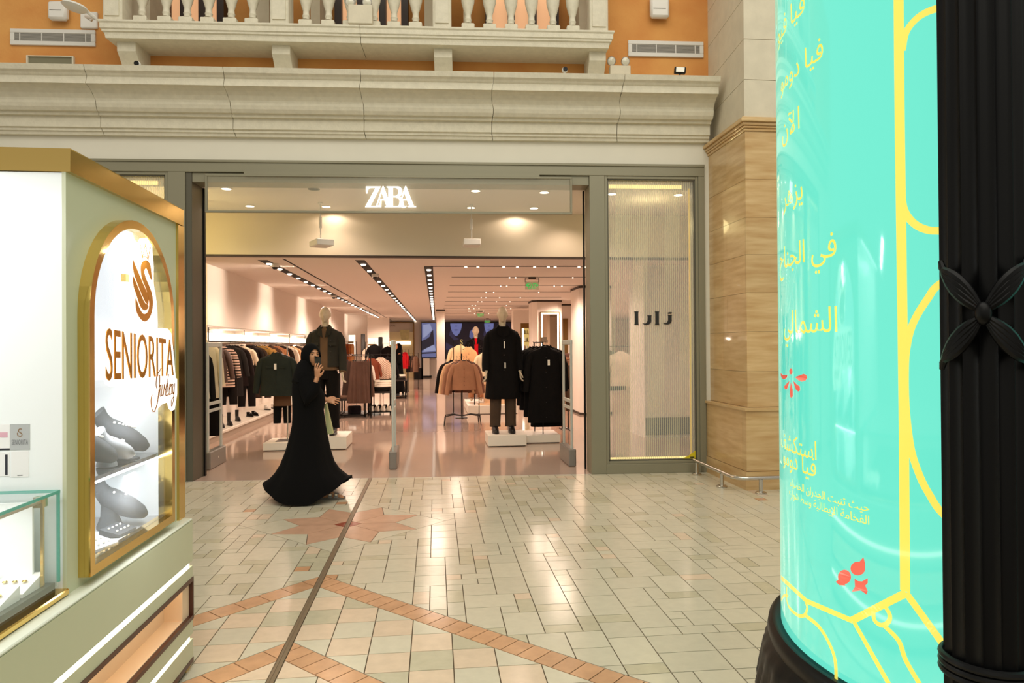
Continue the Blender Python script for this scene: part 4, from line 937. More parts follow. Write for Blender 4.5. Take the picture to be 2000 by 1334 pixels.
MB().lathe(bprof2, CC, 240, mod=leaf).build('cast_base', M_blk, ad, smooth=True)
MB().lathe([(.80, 0), (.80, .02)], CC, 8) if False else None
MB().lathe([(RC+.001, ZT), (.72, ZT+.02), (.74, ZT+.2), (.5, ZT+.3), (.01, ZT+.5)], CC, 64).build('cap', M_blk, ad, smooth=True)
def post(dirpx, t_):
    D = ray(dirpx, 667); D.z = 0; D.normalize(); return EYE*1+D*t_
pd = post(1921, 1.655); pd.z = 0
toC = (CC-pd).normalized(); base_ang = math.atan2(toC.y, toC.x)
for k in (0, 1):
    an = base_ang+PI+k*PI; pc_ = CC+Vector((math.cos(an), math.sin(an), 0))*(CC-pd).length
    def fl_(i, t): return -.008*(abs(math.sin(t*8))**.6)
    prof_ = [(.0735, .735), (.0735, ZT+.05)]
    o = MB().lathe(prof_, pc_, 160, mod=fl_).build('post', M_blk, ad, smooth=True)
    mb = MB()
    for dz in (0, .014, .028): mb.lathe([(.076+.0075*math.cos(a), .935+dz+.0075*math.sin(a)) for a in [2*PI*j/8 for j in range(9)]], pc_, 40)
    mb.build('rope_ring', M_blk, o, smooth=True)
    mb = MB(); zc = 1.635; fa_ = math.atan2((EYE-pc_).y, (EYE-pc_).x) if k == 0 else an
    for sx2 in (-1, 1):
        for sz in (-1, 1):
            for q in range(4):
                pts = []; rr = []
                for j in range(9):
                    f = j/8; th = fa_+sx2*(.08+.95*f+(q-1.5)*.10*f*0); z = zc+sz*(.012+.088*f**.9)+(q-1.5)*.011*math.sin(PI*min(1, f*1.05)+.35); r_ = .080+.006*math.sin(f*PI)
                    pts.append((pc_.x+r_*math.cos(th), pc_.y+r_*math.sin(th), z)); rr.append(.0035+.0055*math.sin(PI*(.12+.8*f)))
                mb.tube(pts, rr, 8)
    mb.sphere((pc_.x+.085*math.cos(fa_), pc_.y+.085*math.sin(fa_), zc), .014, 10, 8, (1, 1, 1.6)); mb.build('leaf_cross', M_blk, o, smooth=True)
def cyl(x, y):
    D = ray(x, y); ox, oy = EYE.x-CC.x, EYE.y-CC.y; a = D.x**2+D.y**2; b = 2*(ox*D.x+oy*D.y); c = ox*ox+oy*oy-RC*RC; dd = max(0, b*b-4*a*c); t = (-b-math.sqrt(dd))/(2*a); P = EYE+D*t
    return ((math.atan2(P.y-CC.y, P.x-CC.x)-base_ang) % (2*PI))*RC, P.z
def CS(s, z, d=.0012): return Vector((CC.x+(RC+d)*math.cos(s/RC+base_ang), CC.y+(RC+d)*math.sin(s/RC+base_ang), z))
M_yel = mat('yellow_lit_print', '#c9b93c', .1, emit=.72, ecol='#fff06a', coat=.5); M_redp = mat('coral_lit_print', '#c04a3c', .1, emit=.70, ecol='#f5705c', coat=.5)
def stroke(pts, wd, d=.0012, sm=True, name='print_line'):
    Q = smooth2(pts, 8) if sm and len(pts) > 2 else [Vector(a).lerp(Vector(b), k/20) for a, b in zip(pts[:-1], pts[1:]) for k in range(20)]+[Vector(pts[-1])]
    P = [Vector(cyl(q[0], q[1])) for q in Q if q[0] > 1524-max(0, 900-q[1])*.02]
    d = .0006+(d-.0012)*.25
    mb = MB(); 
    for q in ribbon(P, wd, sub=.02): mb.add([CS(p[0], p[1], d) for p in q], [(0, 1, 2, 3)])
    return mb.build(name, M_yel, ad, fix=False)
stroke([(1755, -40), (1757, 200), (1761, 500), (1765, 800), (1768, 1155)], .0225)
stroke([(1762, 100), (1768, 68), (1782, 45), (1804, 27), (1834, 16), (1870, 14), (1960, 14)], .0165, .0014); stroke([(1761, 385), (1768, 414), (1786, 437), (1811, 449), (1843, 451), (1960, 452)], .0165, .0016)
stroke([(1960, 500), (1844, 550), (1811, 585), (1783, 633), (1771, 681), (1768, 733), (1770, 800), (1778, 868), (1790, 912), (1812, 960), (1854, 1014), (1960, 1070)], .0165, .0018)
stroke([(1526, 1128), (1576, 1174), (1664, 1212)], .0135, .0020, False); stroke([(1664, 1212), (1770, 1158)], .0165, .0022, False); stroke([(1770, 1158), (1858, 1280), (1900, 1330)], .0165, .0024, False)
stroke([(1668, 1214), (1740, 1342)], .0125, .0026, False)
stroke([(1537, 1146), (1539, 1180), (1556, 1200), (1571, 1202), (1577, 1188), (1573, 1172)], .0095, .0028); stroke([(1526, 1172), (1532, 1163), (1540, 1164)], .008, .0030); stroke([(1574, 1202), (1600, 1224), (1620, 1256), (1632, 1292), (1634, 1345)], .0115, .0032)
stroke([(1706, 1194), (1709, 1212), (1723, 1221), (1736, 1214), (1738, 1200), (1728, 1182)], .0105, .0034); stroke([(1728, 1222), (1756, 1252), (1770, 1290), (1802, 1345)], .0115, .0036)
def blob(poly, d, sm=True):
    P = [cyl(*p) for p in poly]; mb = MB(); mb.prism([[(p[0], p[1]) for p in P]], lambda s, z: CS(s, z, .0012+(d-.004)*.5)); return mb.build('red_motif', M_redp, ad, fix=False)
def ell(cx, cy, rx, ry, rot=0, n=16): return [(cx+rx*math.cos(t)*math.cos(rot)-ry*math.sin(t)*math.sin(rot), cy+rx*math.cos(t)*math.sin(rot)+ry*math.sin(t)*math.cos(rot)) for t in [2*PI*k/n for k in range(n)]]
z5 = lambda l: [(1480+a/2.9, 440+b/2.9) for a, b in l]; z6 = lambda l: [(1480+a/2.498, 800+b/2.498) for a, b in l]
blob(z5(ell(190, 828, 9, 17)), .0040); blob(z5([(132, 836), (142, 846), (170, 848), (168, 862), (152, 874), (140, 868), (133, 852)]), .0040)
blob(z5([(213, 860), (240, 850), (262, 842), (278, 848), (282, 866), (272, 880), (250, 886), (232, 878)]), .0040); blob(z5([(182, 882), (176, 905), (168, 928), (155, 928), (152, 912), (164, 898)]), .0040); blob(z5([(204, 882), (222, 900), (240, 912), (242, 935), (232, 942), (218, 930), (210, 908)]), .0040); blob(z5([(190, 890), (200, 930), (201, 968), (193, 978), (185, 970), (184, 930)]), .0040)
blob(z6(ell(490, 775, 36, 34)), .0040); blob(z6([(498, 742), (517, 720), (526, 750), (526, 775), (516, 800)]), .0043); blob(z6(ell(425, 816, 32, 35)), .0040); blob(z6([(395, 800), (398, 828), (382, 840), (400, 856), (430, 858)]), .0043)
blob(z6([(474, 824), (490, 836), (510, 838), (538, 822), (538, 846), (526, 858), (538, 886), (532, 902), (505, 882), (460, 888), (476, 864)]), .0040)
def adtext(s, x, y, alef, wscale=1.0, bold=False):
    V, F, bb = text_geo(arabic(s)); s1_, z1_ = cyl(x, y); _, z2_ = cyl(x, y-alef); h = abs(z2_-z1_); k = h/.70
    s0_ = cyl(x-2, y)[0]; sg_ = 1 if s1_ > s0_ else -1
    mb = MB(); bm = bmesh.new(); vs = [bm.verts.new((v[0]*k*wscale, v[1]*k, 0)) for v in V]
    for f in F:
        try: bm.faces.new([vs[i] for i in f])
        except ValueError: pass
    xr = bb[1]*k*wscale
    bm.verts.index_update()
    D = [CS(s1_+sg_*(v.co.x-xr), z1_+v.co.y, .0008) for v in bm.verts]; fs = [tuple(v.index for v in f.verts) for f in bm.faces]; bm.free()
    mb.add(D, fs)
    if bold: mb.add([CS(0, 0)]*0, [])
    return mb.build('arabic_text', M_yel, ad, fix=False)
adtext('فيا فيو', 1572, 22, 42); adtext('فيا دومو', 1608, 112, 42); adtext('الآن', 1562, 250, 44); adtext('يزهر', 1568, 388, 44); adtext('في الجناح', 1634, 500, 48); adtext('الشمالي', 1636, 648, 50)
adtext('استكشف', 1595, 899, 36, bold=True); adtext('فيا دومو', 1594, 932, 36); adtext('حيث تنبت الجدران الخضراء', 1698, 1000, 17); adtext('الفخامة الإيطالية وسط شوارع', 1698, 1025, 17)

# ================================================================== FIGURES
def remesh(mb, name, m, vox, parent=None, M=None, smooth_it=2):
    o = mb.build(name, m, parent, M=M); md = o.modifiers.new('r', 'REMESH'); md.mode = 'VOXEL'; md.voxel_size = vox; md.use_smooth_shade = True
    if smooth_it: s = o.modifiers.new('s', 'SMOOTH'); s.iterations = smooth_it; s.factor = .5
    bpy.context.view_layer.update(); e = o.evaluated_get(bpy.context.evaluated_depsgraph_get()); me = bpy.data.meshes.new_from_object(e); old = o.data; o.modifiers.clear(); o.data = me; bpy.data.meshes.remove(old)
    me.polygons.foreach_set('use_smooth', [True]*len(me.polygons)); return o
def limb(mb, pts, rs, seg=14):
    mb.tube(pts, rs, seg)
    for p, r in zip(pts, rs): mb.sphere(p, r, 12, 8)
def head(mb, M, face=True, ears=True):
    """head about .235 high, facing -Y, centred on the middle of the skull"""
    seg, ring = 40, 34; vs = []
    for i in range(ring+1):
        t = PI*i/ring
        for j in range(seg):
            p = 2*PI*j/seg; x, y, z = math.sin(t)*math.cos(p), math.sin(t)*math.sin(p), math.cos(t)
            zz = z*.119; jaw = max(0, -z); wx = .076*(1-.30*jaw**1.5); wy = .098*(1-.16*jaw) if y > 0 else .094*(1+.02*jaw)
            X, Y = x*wx, y*wy
            if y > 0 and z < -.3: Y *= 1-.35*min(1, (-z-.3)/.5)
            if face and y < 0:
                g = lambda a, b, s1, s2: math.exp(-((X-a)/s1)**2-((zz-b)/s2)**2)
                Y -= .024*g(0, -.022, .012, .020)+.012*g(0, .0, .009, .022); Y += .010*g(.031, .012, .016, .012)+.010*g(-.031, .012, .016, .012)
                Y -= .006*g(0, .034, .045, .010); Y -= .008*g(0, -.056, .022, .007)+.008*g(0, -.068, .018, .007); Y += .005*g(0, -.0625, .024, .003)
                Y -= .010*g(0, -.098, .022, .018)
            vs.append(M @ Vector((X, Y, zz)))
    fs = [(i*seg+j, (i+1)*seg+j, (i+1)*seg+(j+1) % seg, i*seg+(j+1) % seg) for i in range(ring) for j in range(seg)]
    mb.add(vs, fs)
    if ears:
        for s in (-1, 1): 
            k = len(mb.v); mb.sphere((0, 0, 0), 1, 10, 8, (.010, .018, .032)); mb.v[k:] = [M @ (v+Vector((s*.077, .008, -.004))) for v in mb.v[k:]]
def hand(mb, M, curl=.35, spread=.14, s=1.0, thumb=1, curls=None):
    """palm at the wrist (origin), fingers along +X, palm facing -Z, thumb on the +Y side times thumb"""
    T = lambda p: M @ (Vector(p)*s)
    mb.loft([[T((x, cy+ry*math.cos(a), rz*math.sin(a))) for a in [2*PI*k/12 for k in range(12)]] for (x, cy, ry, rz) in [(-.01, 0, .024, .017), (.02, 0, .030, .016), (.05, 0, .038, .015), (.08, 0, .040, .013), (.092, 0, .036, .010)]], True, True)
    for i, (y, L_) in enumerate([(.030, .070), (.010, .078), (-.011, .072), (-.030, .056)]):
        c = curls[i] if curls else curl*(1+.12*i); a = spread*(1.5-i)*.5; p = Vector((.075, y, 0)); ang = 0; pts = [p.copy()]
        for f, l in enumerate((.20, .42, .28, .22)):
            ang += c*(.15 if f == 0 else .75 if f == 1 else 1.0 if f == 2 else .7); d = Vector((math.cos(ang)*math.cos(a), math.sin(a), -math.sin(ang))); p = p+d*L_*l; pts.append(p.copy())
        limb(mb, [T(q) for q in pts], [.0095*s, .0092*s, .0085*s, .0078*s, .0068*s], 9)
    pts = [Vector((.02, .022*thumb, -.002)), Vector((.045, .045*thumb, -.010)), Vector((.068, .058*thumb, -.018)), Vector((.088, .060*thumb, -.026))]
    limb(mb, [T(q) for q in pts], [.012*s, .011*s, .0095*s, .008*s], 9)
def frame(x, z, o):
    """matrix with local +X along x and local +Z near z"""
    x = Vector(x).normalized(); y = Vector(z).cross(x).normalized(); z = x.cross(y)
    return Matrix(((x.x, y.x, z.x, o[0]), (x.y, y.y, z.y, o[1]), (x.z, y.z, z.z, o[2]), (0, 0, 0, 1)))
def ringp(cx, cy, z, rx, ry, n=32, p=2., amp=0, k=9, ph=0, zf=None):
    out = []
    for i in range(n):
        t = 2*PI*i/n; c, s = math.cos(t), math.sin(t); f = (abs(c)**p+abs(s)**p)**(-1/p); w_ = 1+amp*math.sin(k*t+ph)+amp*.5*math.sin(2.3*k*t+ph*2)
        out.append(Vector((cx+rx*c*f*w_, cy+ry*s*f*w_, z+(zf(t) if zf else 0))))
    return out

# ---- the walking woman in black
WY = 7.55
def WP(zx, zy, dy=0): return aY(500+zx/3.925, 650+zy/3.925, WY+dy)
mb = MB(); hc = WP(424, 178); HM = Matrix.Translation(hc) @ Matrix.Rotation(.66, 4, 'Z') @ Matrix.Rotation(-.08, 4, 'X')
head(mb, HM)
neck = WP(395, 262); sh = WP(385, 320); pel = WP(400, 520)
limb(mb, [hc+Vector((-.02, .02, -.05)), neck+Vector((0, 0, .02)), sh], [.055, .052, .06])
mb.loft([ringp(sh.x, WY, sh.z+.02, .06, .10, 20), ringp(sh.x, WY, sh.z-.03, .10, .17, 20), ringp(sh.x, WY, sh.z-.16, .12, .16, 20), ringp(pel.x, WY, sh.z-.32, .10, .13, 20), ringp(pel.x, WY, pel.z+.0, .13, .17, 20), ringp(pel.x, WY, pel.z-.1, .12, .16, 20)], True, True)
# legs: near foot forward on the floor, far foot behind with its heel up
ftA = WP(545, 1262, -.10); heel = Vector((WP(520, 1258).x, WY-.10, .06)); kneeA = Vector((WP(470, 850).x, WY-.09, .50)); hipA = Vector((pel.x, WY-.08, pel.z-.08))
limb(mb, [hipA, kneeA, heel+Vector((.02, 0, .05))], [.085, .055, .036])
hipB = Vector((pel.x, WY+.09, pel.z-.08)); kneeB = Vector((pel.x-.06, WY+.09, .50)); ankB = Vector((WP(235, 1200).x, WY+.09, .17))
limb(mb, [hipB, kneeB, ankB, ankB+Vector((.12, 0, -.12))], [.085, .055, .038, .028])
# raised arm with the phone, and the lower arm swinging forward
shA = Vector((sh.x+.01, WY-.16, sh.z-.04)); elA = Vector((WP(440, 470).x, WY-.22, WP(440, 490).z)); wrA = WP(466, 350, -.18)
limb(mb, [shA, elA, wrA], [.05, .034, .025])
fin = WP(474, 232, -.20); HMa = frame(fin-wrA, (-.55, -.8, .15), wrA)
hand(mb, HMa, curl=.26, spread=.34, s=1.0, thumb=-1)
shB = Vector((sh.x, WY+.15, sh.z-.05)); elB = Vector((WP(430, 480).x, WY+.17, WP(430, 480).z)); wrB = WP(532, 512, .05)
limb(mb, [shB, elB, wrB], [.055, .042, .026]); tipB = WP(630, 524, .02); hand(mb, frame(tipB-wrB, (0, -.75, .6), wrB), curl=.20, spread=.22, s=.95, thumb=1)
# the visible foot with toes
fp = Vector((heel.x, WY-.10, .030))
limb(mb, [fp, fp+Vector((.07, 0, .005)), fp+Vector((.15, -.005, -.004)), fp+Vector((.20, -.01, -.010))], [.030, .032, .026, .020])
limb(mb, [fp+Vector((.01, 0, .05)), fp+Vector((.10, 0, .022))], [.034, .026])
for k in range(5): limb(mb, [fp+Vector((.185-.006*k, -.035+.016*k, -.008)), fp+Vector((.225-.010*k, -.040+.017*k, -.012))], [.010-.0007*k, .008-.0006*k], 8)
wo = remesh(mb, 'person', M_skin, .0048, smooth_it=1)
tag(wo, 'woman in black gown and headscarf walking right with a phone held to her face', 'person')
R_l = [(128, 348, 470, 0), (100, 372, 452, 0)]
rows_ = [  # y, left, right, depth radius
    (300, 303, 448, .20), (340, 292, 470, .23), (380, 285, 478, .24), (420, 280, 492, .24), (470, 279, 520, .24), (520, 281, 528, .23), (600, 284, 518, .23), (700, 281, 530, .25), (800, 262, 548, .28), (900, 234, 568, .31), (1000, 196, 600, .35), (1060, 160, 640, .38), (1110, 115, 700, .41)]
rings = []
for (y, l, r, d) in rows_:
    a, b = WP(l, y), WP(r, y); rings.append(ringp((a.x+b.x)/2, WY, a.z, (b.x-a.x)/2, d, 48, 2.0, .012+.02*max(0, (y-700)/400), 7, y*.002))
a, b = WP(64, 1136), WP(738, 1140); lz = a.z
def hemz(t):
    c, s = math.cos(t), math.sin(t); f = abs(c)**2.6
    return (lz-.012)*f if True else 0
rings.append(ringp((a.x+b.x)/2, WY, .012, (b.x-a.x)/2, .44, 48, 2.0, .02, 7, 2.3, zf=hemz))
# near edge lifts a little over the foot
for i, v in enumerate(rings[-1]):
    if v.y < WY and v.x > heel.x-.06: v.z += .055*min(1, (v.x-heel.x+.06)/.12)
top = [ringp(sh.x+.02, WY, sh.z+.015, .075, .11, 48), ringp(sh.x+.01, WY, sh.z-.005, .10, .16, 48)]
mb = MB(); mb.loft(list(reversed(rings))+list(reversed(top)), False, True)
for (p, q, r, ra_, rb_, rc_) in [(shA, elA, wrA.lerp(elA, .22), .085, .095, .060), (shB, elB, wrB+(elB-wrB).normalized()*.02, .085, .075, .05)]:
    mb.tube([p, p.lerp(q, .5), q, q.lerp(r, .5), r], [ra_, ra_*1.02, rb_, (rb_+rc_)/2, rc_], 18)
mb.build('abaya', M_abaya, wo, smooth=True)
# headscarf: hood open at the face, falling on shoulders and chest
mb = MB(); seg, ring = 110, 80; vs = []; keep = []
HR = HM
for i in range(ring+1):
    t = PI*.80*i/ring
    for j in range(seg):
        p = 2*PI*j/seg; x, y, z = math.sin(t)*math.cos(p), math.sin(t)*math.sin(p), math.cos(t)
        f = 1+.05*math.sin(5*p+3*t)*(t/PI); vs.append(HR @ Vector((x*.098*f, y*.122+.012, z*.140-.004)))
k0 = len(mb.v); fs = []
for i in range(ring):
    for j in range(seg):
        p = 2*PI*(j+.5)/seg; t = PI*.80*(i+.5)/ring; x, y, z = math.sin(t)*math.cos(p)*.098, math.sin(t)*math.sin(p)*.122, math.cos(t)*.14
        if y < 0 and (x/.064)**2+((z+.018)/.088)**2 < 1: continue
        fs.append((i*seg+j, (i+1)*seg+j, (i+1)*seg+(j+1) % seg, i*seg+(j+1) % seg))
mb.add(vs, fs)
n1, n2 = WP(375, 240), WP(370, 300)
mb.loft([ringp(hc.x-.030, WY+.012, hc.z-.04, .080, .088, 60, 2, .01, 5), ringp(WP(378, 0).x, WY, n1.z, .085, .11, 60, 2, .015, 6), ringp(WP(374, 0).x, WY, n2.z, .106, .17, 60, 2, .015, 7), ringp(WP(381, 0).x, WY, WP(0, 340).z, .128, .225, 60, 2, .02, 8), ringp(WP(382, 0).x, WY, WP(0, 372).z, .139, .247, 60, 2, .025, 9), ringp(WP(382, 0).x, WY, WP(0, 392).z, .130, .225, 60, 2, .02, 9)])
mb.build('headscarf', M_abaya, wo, smooth=True, fix=False)
mb = MB()
for s in (-1, 1): mb.v += [HM @ (v+Vector((s*.030, -.0775, .010))) for v in MB().sphere((0, 0, 0), 1, 12, 8, (.013, .008, .0055)).v]; mb.f += [tuple(i+len(mb.v)-117 for i in f) for f in MB().sphere((0, 0, 0), 1, 12, 8).f] if False else []
mb = MB()
for s in (-1, 1): mb.bm((lambda b_: (bmesh.ops.create_uvsphere(b_, u_segments=12, v_segments=8, radius=.011), b_)[1])(bmesh.new()), M=HM @ Matrix.Translation((s*.030, -.081, .010)) @ Matrix.Diagonal((1.1, .5, .5, 1)))
mb.build('eye', mat('dark_eye', '#1a100c', .3), wo, smooth=True)
mb = MB()
for s in (-1, 1): mb.tube([HM @ Vector((s*.014, -.0945, .028)), HM @ Vector((s*.032, -.090, .034)), HM @ Vector((s*.048, -.078, .028))], [.003, .0035, .002], 6)
mb.build('eyebrow', mat('dark_brow', '#2a1a12', .7), wo, smooth=True)
t = thing('phone', 'dark smartphone held in front of the walking woman\'s mouth', 'phone', WP(468, 200, -.14)); pc = wrA.lerp(fin, .86)+Vector((-.012, -.0, .0)); fw_ = Vector((math.sin(.66), -math.cos(.66), 0)); pc = hc+fw_*.128+Vector((.004, 0, -.046))
PMt = Matrix.Translation(pc) @ Matrix.Rotation(.66, 4, 'Z') @ Matrix.Rotation(.25, 4, 'Y') @ Matrix.Rotation(-.5, 4, 'X'); mb = MB(); mb.box(-.036, .036, -.005, .005, -.052, .048, M=PMt, bev=.004); mb.build('body', mat('dark_green_phone', '#1b1c16', .35), t, smooth=True)
mb = MB(); mb.box(-.028, -.008, -.008, -.005, .022, .042, M=PMt, bev=.002); mb.build('camera_block', M_black, t)
# sandal
t = thing('sandal', 'grey two strap sandal with silver buckles on the walking woman\'s front foot', 'sandal', (fp.x, fp.y, 0))
sol = [(-.035, 0), (-.025, .028), (.03, .033), (.10, .034), (.16, .046), (.215, .036), (.238, .0), (.225, -.036), (.16, -.05), (.10, -.036), (.03, -.033), (-.025, -.028)]
mb = MB(); mb.prism([[(a, b) for a, b in sol]], lambda a, b: (fp.x+a, fp.y+b, .0), lambda a, b: (fp.x+a, fp.y+b, .022)); mb.build('sole', mat('taupe_sole', '#7a7068', .7), t)
M_strap = mat('grey_leather', '#8f8a86', .45)
for k, x in enumerate((.085, .145)):
    pts = [Vector((fp.x+x+.0, fp.y+(.045)*math.cos(a), .018+.052*math.sin(a)*(1-.2*k))) for a in [PI*i/10 for i in range(11)]]
    mb = MB(); vs = [p+Vector((dx, 0, 0)) for p in pts for dx in (-.019, .019)]; mb.add(vs, [(2*i, 2*i+1, 2*i+3, 2*i+2) for i in range(10)]); o = mb.build('strap', M_strap, t)
    bxs((fp.x+x-.014, fp.x+x+.014, fp.y-.046, fp.y-.036, .040, .062), bev=.003).build('buckle', M_steel, o)
t = thing('paper_bag', 'narrow pale green bag hanging behind the walking woman\'s lower hand', 'bag', WP(540, 700, .3)); a1, a2, a3, a4 = WP(520, 548, .12), WP(536, 548, .12), WP(588, 775, .12), WP(545, 782, .12)
mb = MB(); mb.add([a1, a2, a3, a4]+[v+Vector((0, .10, 0)) for v in (a1, a2, a3, a4)], [(0, 1, 2, 3), (4, 7, 6, 5), (0, 4, 5, 1), (1, 5, 6, 2), (2, 6, 7, 3), (3, 7, 4, 0)]); mb.build('bag_body', mat('pale_green_paper', '#c3c48f', .7), t)
MB().tube([a1+Vector((.004, .05, 0)), wrB+Vector((.05, .0, -.02))], .004, 6).build('handle', mat('pale_green_paper', '#c3c48f', .7), t)

# ------------------------------------------------------------------ clothes
CM = {}
def cloth(h, rough=.9, chk=None):
    key = 'cloth_'+h.strip('#')+(chk or '')
    if key in CM: return CM[key]
    m = mat(key, h, rough, bump=.25, bscale=90, var=.10, vscale=5, spec=.15 if rough > .7 else .5); CM[key] = m
    if chk:
        nt = m.node_tree; N = nt.nodes; L = nt.links; tc = N.new('ShaderNodeTexCoord'); br = N.new('ShaderNodeTexChecker' if chk != 'stripe' else 'ShaderNodeTexWave'); L.new(tc.outputs['Object'], br.inputs['Vector'])
        if chk == 'stripe':
            br.bands_direction = 'Z'; br.inputs['Scale'].default_value = 6; rp = N.new('ShaderNodeValToRGB'); rp.color_ramp.interpolation = 'CONSTANT'; rp.color_ramp.elements[0].color = rgb('#17110f'); rp.color_ramp.elements[1].position = .35; rp.color_ramp.elements[1].color = rgb(h); L.new(br.outputs['Color'], rp.inputs[0]); L.new(rp.outputs[0], N['Principled BSDF'].inputs['Base Color'])
        else:
            br.inputs['Scale'].default_value = 46; br.inputs['Color1'].default_value = rgb(h); br.inputs['Color2'].default_value = rgb(chk); L.new(br.outputs['Color'], N['Principled BSDF'].inputs['Base Color'])
    return m
M_hang = mat('dark_hanger', '#2a211c', .5)
M_tag = mat('white_card_tag', '#efe9dc', .6)
def garment(name, label, cat, loc, rz, col, a=.24, L=.68, sl=.60, spread=.13, t=.075, group=None, style='jacket', hook=True, chk=None, flare=1.04, under=None, ptag=None, rough=.9, seedv=0, det=True):
    """hanging top; loc is the collar point; hangs down by L; front faces -Y before turning by rz"""
    T = thing(name, label, cat, loc, group, rz); M_ = T.matrix_basis; m = cloth(col, rough, chk); ph = loc[0]*7+loc[1]*3+seedv
    if style == 'coat': fl = 1.12
    zs_ = [(0, .055, .05, 0), (-.02, .085, .055, 0), (-.045, a*.58, .065, 0), (-.075, a*.86, t*.9, 0), (-.11, a*.98, t, 0), (-.18, a*.97, t*1.05, .01), (-L*.5, a*.96*(1+(flare-1)*.4), t*1.05, .015), (-L*.8, a*flare*.98, t*1.1, .02), (-L+.02, a*flare, t*1.12, .025), (-L, a*flare*.985, t*1.1, .025)]
    MB().loft([ringp(0, 0, z, rx, ry, 40, 2.3, amp, 6, ph) for z, rx, ry, amp in zs_][::-1]).build('body', m, T, smooth=True, M=M_)
    rs = .054*(a/.24)
    if style != 'vest':
        for s in (-1, 1):
            mb = MB(); pts = [(s*a*.62, 0, -.085), (s*a*.82, 0, -.11), (s*a*.98, -.005, -.16), (s*(a+spread*.45), -.01, -.30), (s*(a+spread*.8), -.015, -(.30+sl)/2-.06), (s*(a+spread), -.02, -sl)]
            mb.tube([Vector(p) for p in pts], [rs*.5, rs*.95, rs*1.05, rs*.98, rs*.9, rs*.78], 16, cap=True); mb.build('sleeve', m, T, smooth=True, M=M_)
    if det and style in ('jacket', 'coat', 'shirt'):
        mb = MB(); fy = -t*.95
        for s in (-1, 1):
            mb.add([(s*.012, fy*.55-.012, -.065), (s*.075, fy*.8-.02, -.115 if style != 'shirt' else -.10), (s*.10, fy*.75, -.045), (s*.055, -.045, .018), (s*.02, -.055, -.01)], [(0, 1, 2, 3, 4)])
            mb.add([(s*.055, -.045, .018), (s*.10, fy*.75, -.045), (s*.075, .03, -.02), (s*.05, .045, .026)], [(0, 1, 2, 3)])
        mb.build('collar', m, T, M=M_, fix=False)
        mb = MB(); mb.box(-.006, .010, fy*1.16-.001, fy*1.0, -L+.01, -.10); mb.build('placket', cloth(col, 1), T, M=M_)
        n = 5
        for i in range(n): MB().lathe([(.001, .0), (.008, 0), (.008, .004), (.001, .004)], (0, 0, 0), 8, M=Matrix.Translation((.002, fy*1.18-.001, -.16-(L-.25)*i/(n-1))) @ Matrix.Rotation(PI/2, 4, 'X')).build('button', mat('dark_button', '#1d1714', .3), T, M=M_)
    if det and style == 'jacket':
        mb = MB(); [mb.box(s*.03 if s > 0 else s*.15, s*.15 if s > 0 else s*.03, -t*1.12, -t*1.0, -.235, -.20, bev=.003) for s in (-1, 1)]; mb.build('pocket_flap', m, T, M=M_)
        mb = MB(); mb.loft([ringp(0, 0, z, a*flare*1.01, t*1.14, 40, 2.3, .02, 6, ph) for z in (-L-.005, -L+.045)]); mb.build('hem_band', cloth(col, .95), T, smooth=True, M=M_)
    if under:
        uc, ul = under; MB().loft([ringp(0, 0, z, a*.88, t*.8, 30, 2.2, .03, 7, ph) for z in (-L-ul, -L+.1)]).build('lining', cloth(uc), T, smooth=True, M=M_)
    if hook:
        mb = MB(); mb.tube([(0, 0, .0), (0, 0, .05), (.012, 0, .065), (.018, 0, .08), (.008, 0, .098), (-.010, 0, .096)], .0028, 6); mb.tube([(-a*.8, 0, -.06), (0, 0, .012), (a*.8, 0, -.06)], [.007, .010, .007], 8); mb.build('hanger', M_hang, T, M=M_)
    if ptag:
        x, z = ptag; mb = MB(); mb.box(x-.018, x+.018, -t*1.4, -t*1.4+.002, z-.09, z); mb.build('price_tag', M_tag, T, M=M_)
    return T
def rail(label, x0, x1, y, z, z0=0):
    t = thing('clothes_rail', label, 'rack', ((x0+x1)/2, y, z0)); MB().tube([(x0, y, z0), (x0, y, z), (x1, y, z), (x1, y, z0)], .012, 6).build('frame', M_black, t)
    bxs((x0-.02, x0+.02, y-.2, y+.2, z0, z0+.02), (x1-.02, x1+.02, y-.2, y+.2, z0, z0+.02)).build('foot', M_black, t)
def skirt(name, label, cat, loc, rz, col, a=.16, L=.85, flare=1.7, t=.07, group=None, pl=11, amp=.07, chk=None, clips=True):
    T = thing(name, label, cat, loc, group, rz); M_ = T.matrix_basis; m = cloth(col, .9, chk)
    MB().loft([ringp(0, 0, -L*f, a*(1+(flare-1)*f), t*(1+(flare-1)*f*.8), 88, 2.2, amp*min(1, .25+f), pl, .4) for f in (1, .985, .8, .6, .4, .2, .08, .04)]).build('panel', m, T, smooth=True, M=M_)
    MB().loft([ringp(0, 0, z, a*1.02, t*1.02, 40, 2.2) for z in (-.04, 0)], True, True).build('waistband', cloth(col, 1), T, smooth=True, M=M_)
    if clips:
        mb = MB(); mb.tube([(0, 0, .06), (.012, 0, .085), (0, 0, .10), (-.012, 0, .09)], .003, 6); mb.tube([(-a*.9, 0, .02), (a*.9, 0, .02)], .005, 6); mb.tube([(0, 0, .02), (0, 0, .06)], .003, 6); [mb.box(s*a*.7-.01, s*a*.7+.01, -.03, .03, -.015, .03) for s in (-1, 1)]; mb.build('clip_hanger', M_hang, T, M=M_)
    return T
